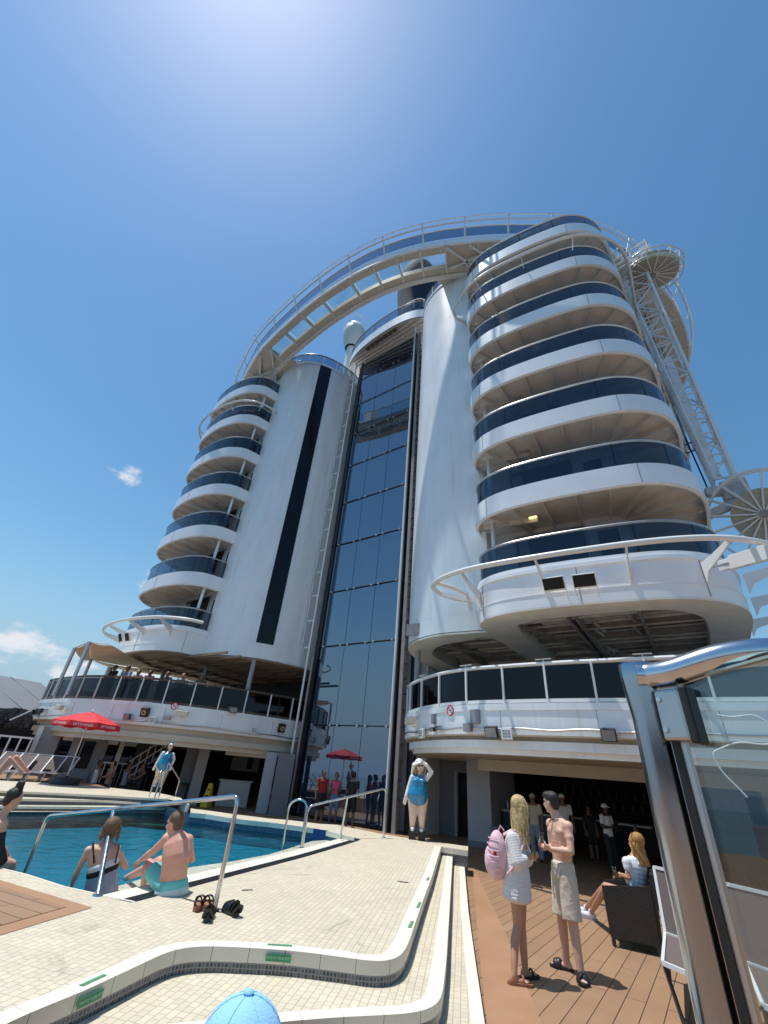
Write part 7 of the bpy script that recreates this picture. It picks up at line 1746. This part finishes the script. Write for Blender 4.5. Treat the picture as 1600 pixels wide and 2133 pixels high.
# sunbather on the far left lounger: raised arm and knees
b0 = G(10, 1618, .95); q = Fig(zed(b0, .95)); t = thing('person', 'sunbather lying on the far left lounger with knees raised', 'person', zed(b0, .6))
J = dict(head=q(-60, 1592, .2), shR=q(-45, 1604, .0), shL=q(-45, 1600, .3), elR=q(-24, 1614, 0), wrR=q(-10, 1612, .05), elL=q(-24, 1610, .3), wrL=q(-8, 1608, .3), hiR=q(-5, 1612, .0), hiL=q(-5, 1610, .2), knR=q(20, 1580, .02), knL=q(34, 1577, .2), anR=q(44, 1606, .0), anL=q(56, 1604, .2), toR=q(54, 1610, 0), toL=q(66, 1608, .2))
tor = [(q(-4, 1612, .1), .16, .11), (q(-18, 1608, .1), .14, .1), (q(-36, 1603, .1), .16, .1), (q(-46, 1600, .1), .07, .06)]
build_body(t, J, 'male', q.f, tor, Vz, up=-q.r, skin_='skin_pink', vox=.016)
mb = MB(); torso(mb, [(q(-3, 1612, .1), .165, .115), (q(-10, 1610, .1), .15, .11)], q.f, .012); remesh('swim_trunks', mb, .016, 2, 'cloth_navy', t)

# ---------------------------------------------------------------- plump bathing statues
def statue(px_, py_, z0, ytop, label, mirror=1, hat=True):
    b = G(px_, py_, z0); q = Fig(b); H = (q(px_, ytop) - b).z; s = H / 1.72; t = thing('bathing_statue', label, 'statue', b, 'painted bathing statues')
    P = lambda x, y, z: b + q.r * x * s * mirror + q.f * y * s + Vz * z * s
    g = MB(); [g.box(P(x, 0, .085), (.17 * s, .26 * s, .17 * s), (q.r, q.f, Vz)) for x in (-.11, .12)]; obj('plinth_block', g, 'speaker_black', t, bevel=.01)
    mb = MB()
    for x in (-1, 1):
        cap(mb, P(.12 * x, 0, .82), P(.11 * x, -.02, .50), .15 * s, .10 * s); cap(mb, P(.11 * x, -.02, .50), P(.115 * x, .0, .22), .105 * s, .06 * s)
    cap(mb, P(.02, 0, 1.32), P(.03, -.02, 1.48), .06 * s, .06 * s); mb.ball(P(.04, -.03, 1.52), 1, 14, sc=(.10 * s, .11 * s, .125 * s), ax=(q.r, q.f, Vz)); cap(mb, P(.07, -.14, 1.52), P(.085, -.155, 1.49), .015 * s, .018 * s)
    remesh('legs_and_head', mb, .014, 4, 'statue_skin', t)
    mb = MB(); torso(mb, [(P(0, 0, .76), .25 * s, .20 * s), (P(0, -.02, .92), .275 * s, .24 * s), (P(.01, -.02, 1.08), .225 * s, .20 * s), (P(.02, -.02, 1.20), .20 * s, .18 * s), (P(.02, 0, 1.30), .14 * s, .11 * s)], q.r)
    for x in (-1, 1): mb.ball(P(.02 + .075 * x, -.13, 1.19), .085 * s, 12); cap(mb, P(.11 * x, 0, .80), P(.11 * x, 0, .72), .148 * s, .135 * s)
    remesh('swimsuit', mb, .014, 4, 'statue_blue', t)
    mb = MB(); hand(mb, P(-.30, -.06, .86), -Vz * .9 - q.r * .2 * mirror, q.f, 1, .4, 1.3 * s); cap(mb, P(-.16, 0, 1.28), P(-.24, 0, 1.06), .07 * s, .055 * s); cap(mb, P(-.24, 0, 1.06), P(-.30, -.06, .86), .055 * s, .042 * s)
    if hat:
        cap(mb, P(.20, 0, 1.27), P(.33, -.06, 1.42), .07 * s, .06 * s); cap(mb, P(.33, -.06, 1.42), P(.20, -.13, 1.58), .055 * s, .042 * s); hand(mb, P(.20, -.13, 1.58), (-q.r * .8 * mirror + Vz * .4), -q.f, -1, .5, 1.2 * s)
    else:
        cap(mb, P(.20, 0, 1.27), P(.30, -.02, 1.08), .065 * s, .055 * s); cap(mb, P(.30, -.02, 1.08), P(.26, -.10, .88), .055 * s, .042 * s); hand(mb, P(.26, -.10, .88), -Vz, -q.f, -1, .5, 1.2 * s)
    remesh('arms', mb, .012, 3, 'statue_white', t)
    for x in (-1, 1): mb = MB(); cap(mb, P(.10 * x, .06, .20), P(.11 * x, -.10, .20), .055 * s, .048 * s); remesh('shoe', mb, .014, 3, 'statue_white', t)
    mb = MB(); mb.ball(P(-.05, .03, 1.50), 1, 12, sc=(.085 * s, .09 * s, .14 * s), ax=(q.r, q.f, Vz)); mb.ball(P(-.07, -.03, 1.42), 1, 10, sc=(.05 * s, .07 * s, .09 * s), ax=(q.r, q.f, Vz))
    remesh('hair', mb, .012, 2, 'hair_ginger' if hat else 'speaker_black', t)
    g = MB(); la = q.r
    for x in (-1, 1): g.ball(P(.045 + .045 * x, -.135, 1.545), 1, 10, sc=(.034 * s, .014 * s, .022 * s), ax=(q.r, q.f, Vz))
    g.bar(P(.0, -.135, 1.55), P(.10, -.135, 1.55), .01, .012); obj1('sunglasses', g, 'speaker_black', t)
    g = MB(); g.ball(P(.05, -.145, 1.455), 1, 8, sc=(.022 * s, .012 * s, .010 * s), ax=(q.r, q.f, Vz)); obj1('lips', g, 'red_paint', t)
    if hat:
        mb = MB(); up = (Vz - q.r * .35 * mirror - q.f * -.15).normalized(); ax_ = up.orthogonal().normalized(); c = P(-.0, .03, 1.62)
        mb.ball(c, 1, 18, sc=(.115 * s, .12 * s, .10 * s), ax=(ax_, up.cross(ax_), up)); mb.ball(c - up * .04 * s, 1, 22, sc=(.20 * s, .18 * s, .03 * s), ax=(ax_, up.cross(ax_), up)); cap(mb, P(-.12, 0, 1.56), P(-.17, 0, 1.36), .06 * s, .035 * s)
        remesh('sun_hat', mb, .014, 3, 'statue_white', t)
    else:
        mb = MB(); mb.ball(P(.04, 0, 1.64), 1, 12, sc=(.06 * s, .05 * s, .09 * s), ax=(q.r, q.f, Vz)); cap(mb, P(-.04, .02, 1.60), P(.10, .0, 1.60), .04 * s, .03 * s); remesh('blue_bow', mb, .012, 2, 'statue_blue', t)
    return t
statue(868, 1749, ZA, 1579, 'plump bather statue in blue swimsuit and white sun hat, right of glass wall', 1, True)
statue(325, 1650, ZT[3], 1540, 'plump statue of a bather in blue swimsuit with blue bow, beyond the pool ladder', 1, False)

# ---------------------------------------------------------------- shoes by the rail and the cap at the bottom
def sandal(p, yaw, label, m_, tan=False, heel=.03, s=1.0):
    t = thing('sandal', label, 'sandal', p, 'shoes left by the handrail'); d = Vector((math.cos(yaw), math.sin(yaw), 0)); lt = Vector((-d.y, d.x, 0)); n = 16; L = .27 * s; lo = []
    for side_ in (1, -1):
        for i in (range(n + 1) if side_ > 0 else range(n, -1, -1)):
            f = i / n; w = (.034 + .016 * math.sin(min(1, f * 1.05) * math.pi * .62)) * s * math.sqrt(max(.02, 1 - (2 * f - 1) ** 8)); lo.append(p + d * (L * (f - .5)) + lt * w * side_)
    g = MB(); g.slab([(x.x, x.y) for x in lo], p.z + .002, p.z + heel); obj1('sole', g, m_, t)
    g = MB()
    def bnd(f, h_, w_, r_=.008, back=0):
        g.tube([p + d * (L * (f - .5) - back * math.sin(math.pi * k / 8)) + lt * w_ * s * math.cos(math.pi * k / 8) + Vz * (heel + h_ * math.sin(math.pi * k / 8)) for k in range(9)], r_, 6, sx=1.8)
    if tan: bnd(.70, .05, .045); bnd(.30, .075, .036, .006, .05); bnd(.32, .045, .036, .006, .09)
    else:
        bnd(.78, .045, .046, .013); bnd(.62, .06, .047, .012); bnd(.45, .07, .045, .010); bnd(.12, .06, .036, .012, .05); bnd(.28, .085, .038, .009, .02); g.tube([p + d * L * .30 + Vz * (heel + .045), p - d * L * .08 + Vz * (heel + .08)], .010, 6)
    obj1('straps', g, 'shoe_black', t, smooth=True); return t
def cross_dir(x0, y0, x1, y1): v = G(x1, y1, ZA) - G(x0, y0, ZA); return math.atan2(v.y, v.x)
sandal(G(413, 1893, ZA), cross_dir(405, 1904, 425, 1880), 'left tan heeled sandal with black straps beside the rail leg', 'shoe_tan', True, .045)
sandal(G(430, 1892, ZA), cross_dir(424, 1902, 444, 1878), 'right tan heeled sandal with black straps touching the rail leg', 'shoe_tan', True, .045)
sandal(G(434, 1914, ZA), cross_dir(432, 1926, 446, 1898), 'black closed sandal pointing away in front of the rail leg', 'shoe_black')
sandal(G(480, 1904, ZA), cross_dir(496, 1912, 460, 1893), 'black strappy sandal lying right of the rail leg', 'shoe_black')
# light blue cap worn by someone just below the frame
c = GD(503, 2160, 1.42); c = c + Vector((0, 0, -.06)); q = Fig(c); t = thing('person', 'person under a light blue baseball cap, only the cap showing at the bottom edge', 'person', zed(c, .3))
J = dict(head=c - Vz * .03, shR=c + q.r * .19 - Vz * .24, shL=c - q.r * .19 - Vz * .24, elR=c + q.r * .25 - Vz * .52, wrR=c + q.r * .2 + q.f * .2 - Vz * .6, elL=c - q.r * .25 - Vz * .52, wrL=c - q.r * .2 + q.f * .2 - Vz * .6, hiR=c + q.r * .09 - Vz * .76, hiL=c - q.r * .09 - Vz * .76, knR=c + q.r * .1 - Vz * 1.0 + q.f * .2, knL=c - q.r * .1 - Vz * 1.0 + q.f * .2, anR=zed(c + q.r * .1, ZA - .05), anL=zed(c - q.r * .1, ZA - .05))
tor = [(c - Vz * .74, .15, .11), (c - Vz * .5, .14, .1), (c - Vz * .26, .15, .1), (c - Vz * .18, .06, .06)]
build_body(t, J, 'male', q.r, tor, q.f, skin_='skin_tan', feet=False, vox=.016)
cp2 = MB(); cc = c + Vz * .02
rings = []
for i in range(9):
    th = i / 8 * math.pi / 2; rings.append((math.cos(th), math.sin(th)))
n = 36; vs = []
for (r_, z_) in rings:
    for k in range(n): a = 2 * math.pi * k / n; vs.append(cc + q.r * math.cos(a) * .098 * max(r_, .02) + q.f * math.sin(a) * .108 * max(r_, .02) + Vz * (z_ * .105 + .004 * math.sin(a * 3) * r_))
fs = [(i * n + k, i * n + (k + 1) % n, (i + 1) * n + (k + 1) % n, (i + 1) * n + k) for i in range(8) for k in range(n)]
cp2.add(vs, fs); cap_o = obj1('baseball_cap', cp2, 'cap_blue', t, smooth=True)
g = MB(); g.ball(cc + Vz * .108, 1, 14, sc=(.012, .012, .006), ax=(q.r, q.f, Vz)); obj1('button', g, 'cap_blue', cap_o, smooth=True)
g = MB()
for k in range(6):
    a = math.pi * k / 6 * 2; g.tube([cc + q.r * math.cos(a) * .0985 * math.cos(th) + q.f * math.sin(a) * .1085 * math.cos(th) + Vz * math.sin(th) * .1055 for th in [j * math.pi / 2 / 10 for j in range(11)]], .0012, 4)
obj1('seam', g, 'cap_blue', cap_o)
g = MB(); pts1 = [cc + q.r * math.cos(a) * .095 + q.f * (.09 * math.sin(a)) for a in [math.pi * k / 12 for k in range(13)]]; pts2 = [cc + q.r * math.cos(a) * .085 + q.f * (.09 + .075 * math.sin(a)) - Vz * .02 for a in [math.pi * k / 12 for k in range(13)]]
g.add(pts1 + pts2, [(i, i + 1, 14 + i, 13 + i) for i in range(12)]); obj1('peak', g, 'cap_blue', cap_o)
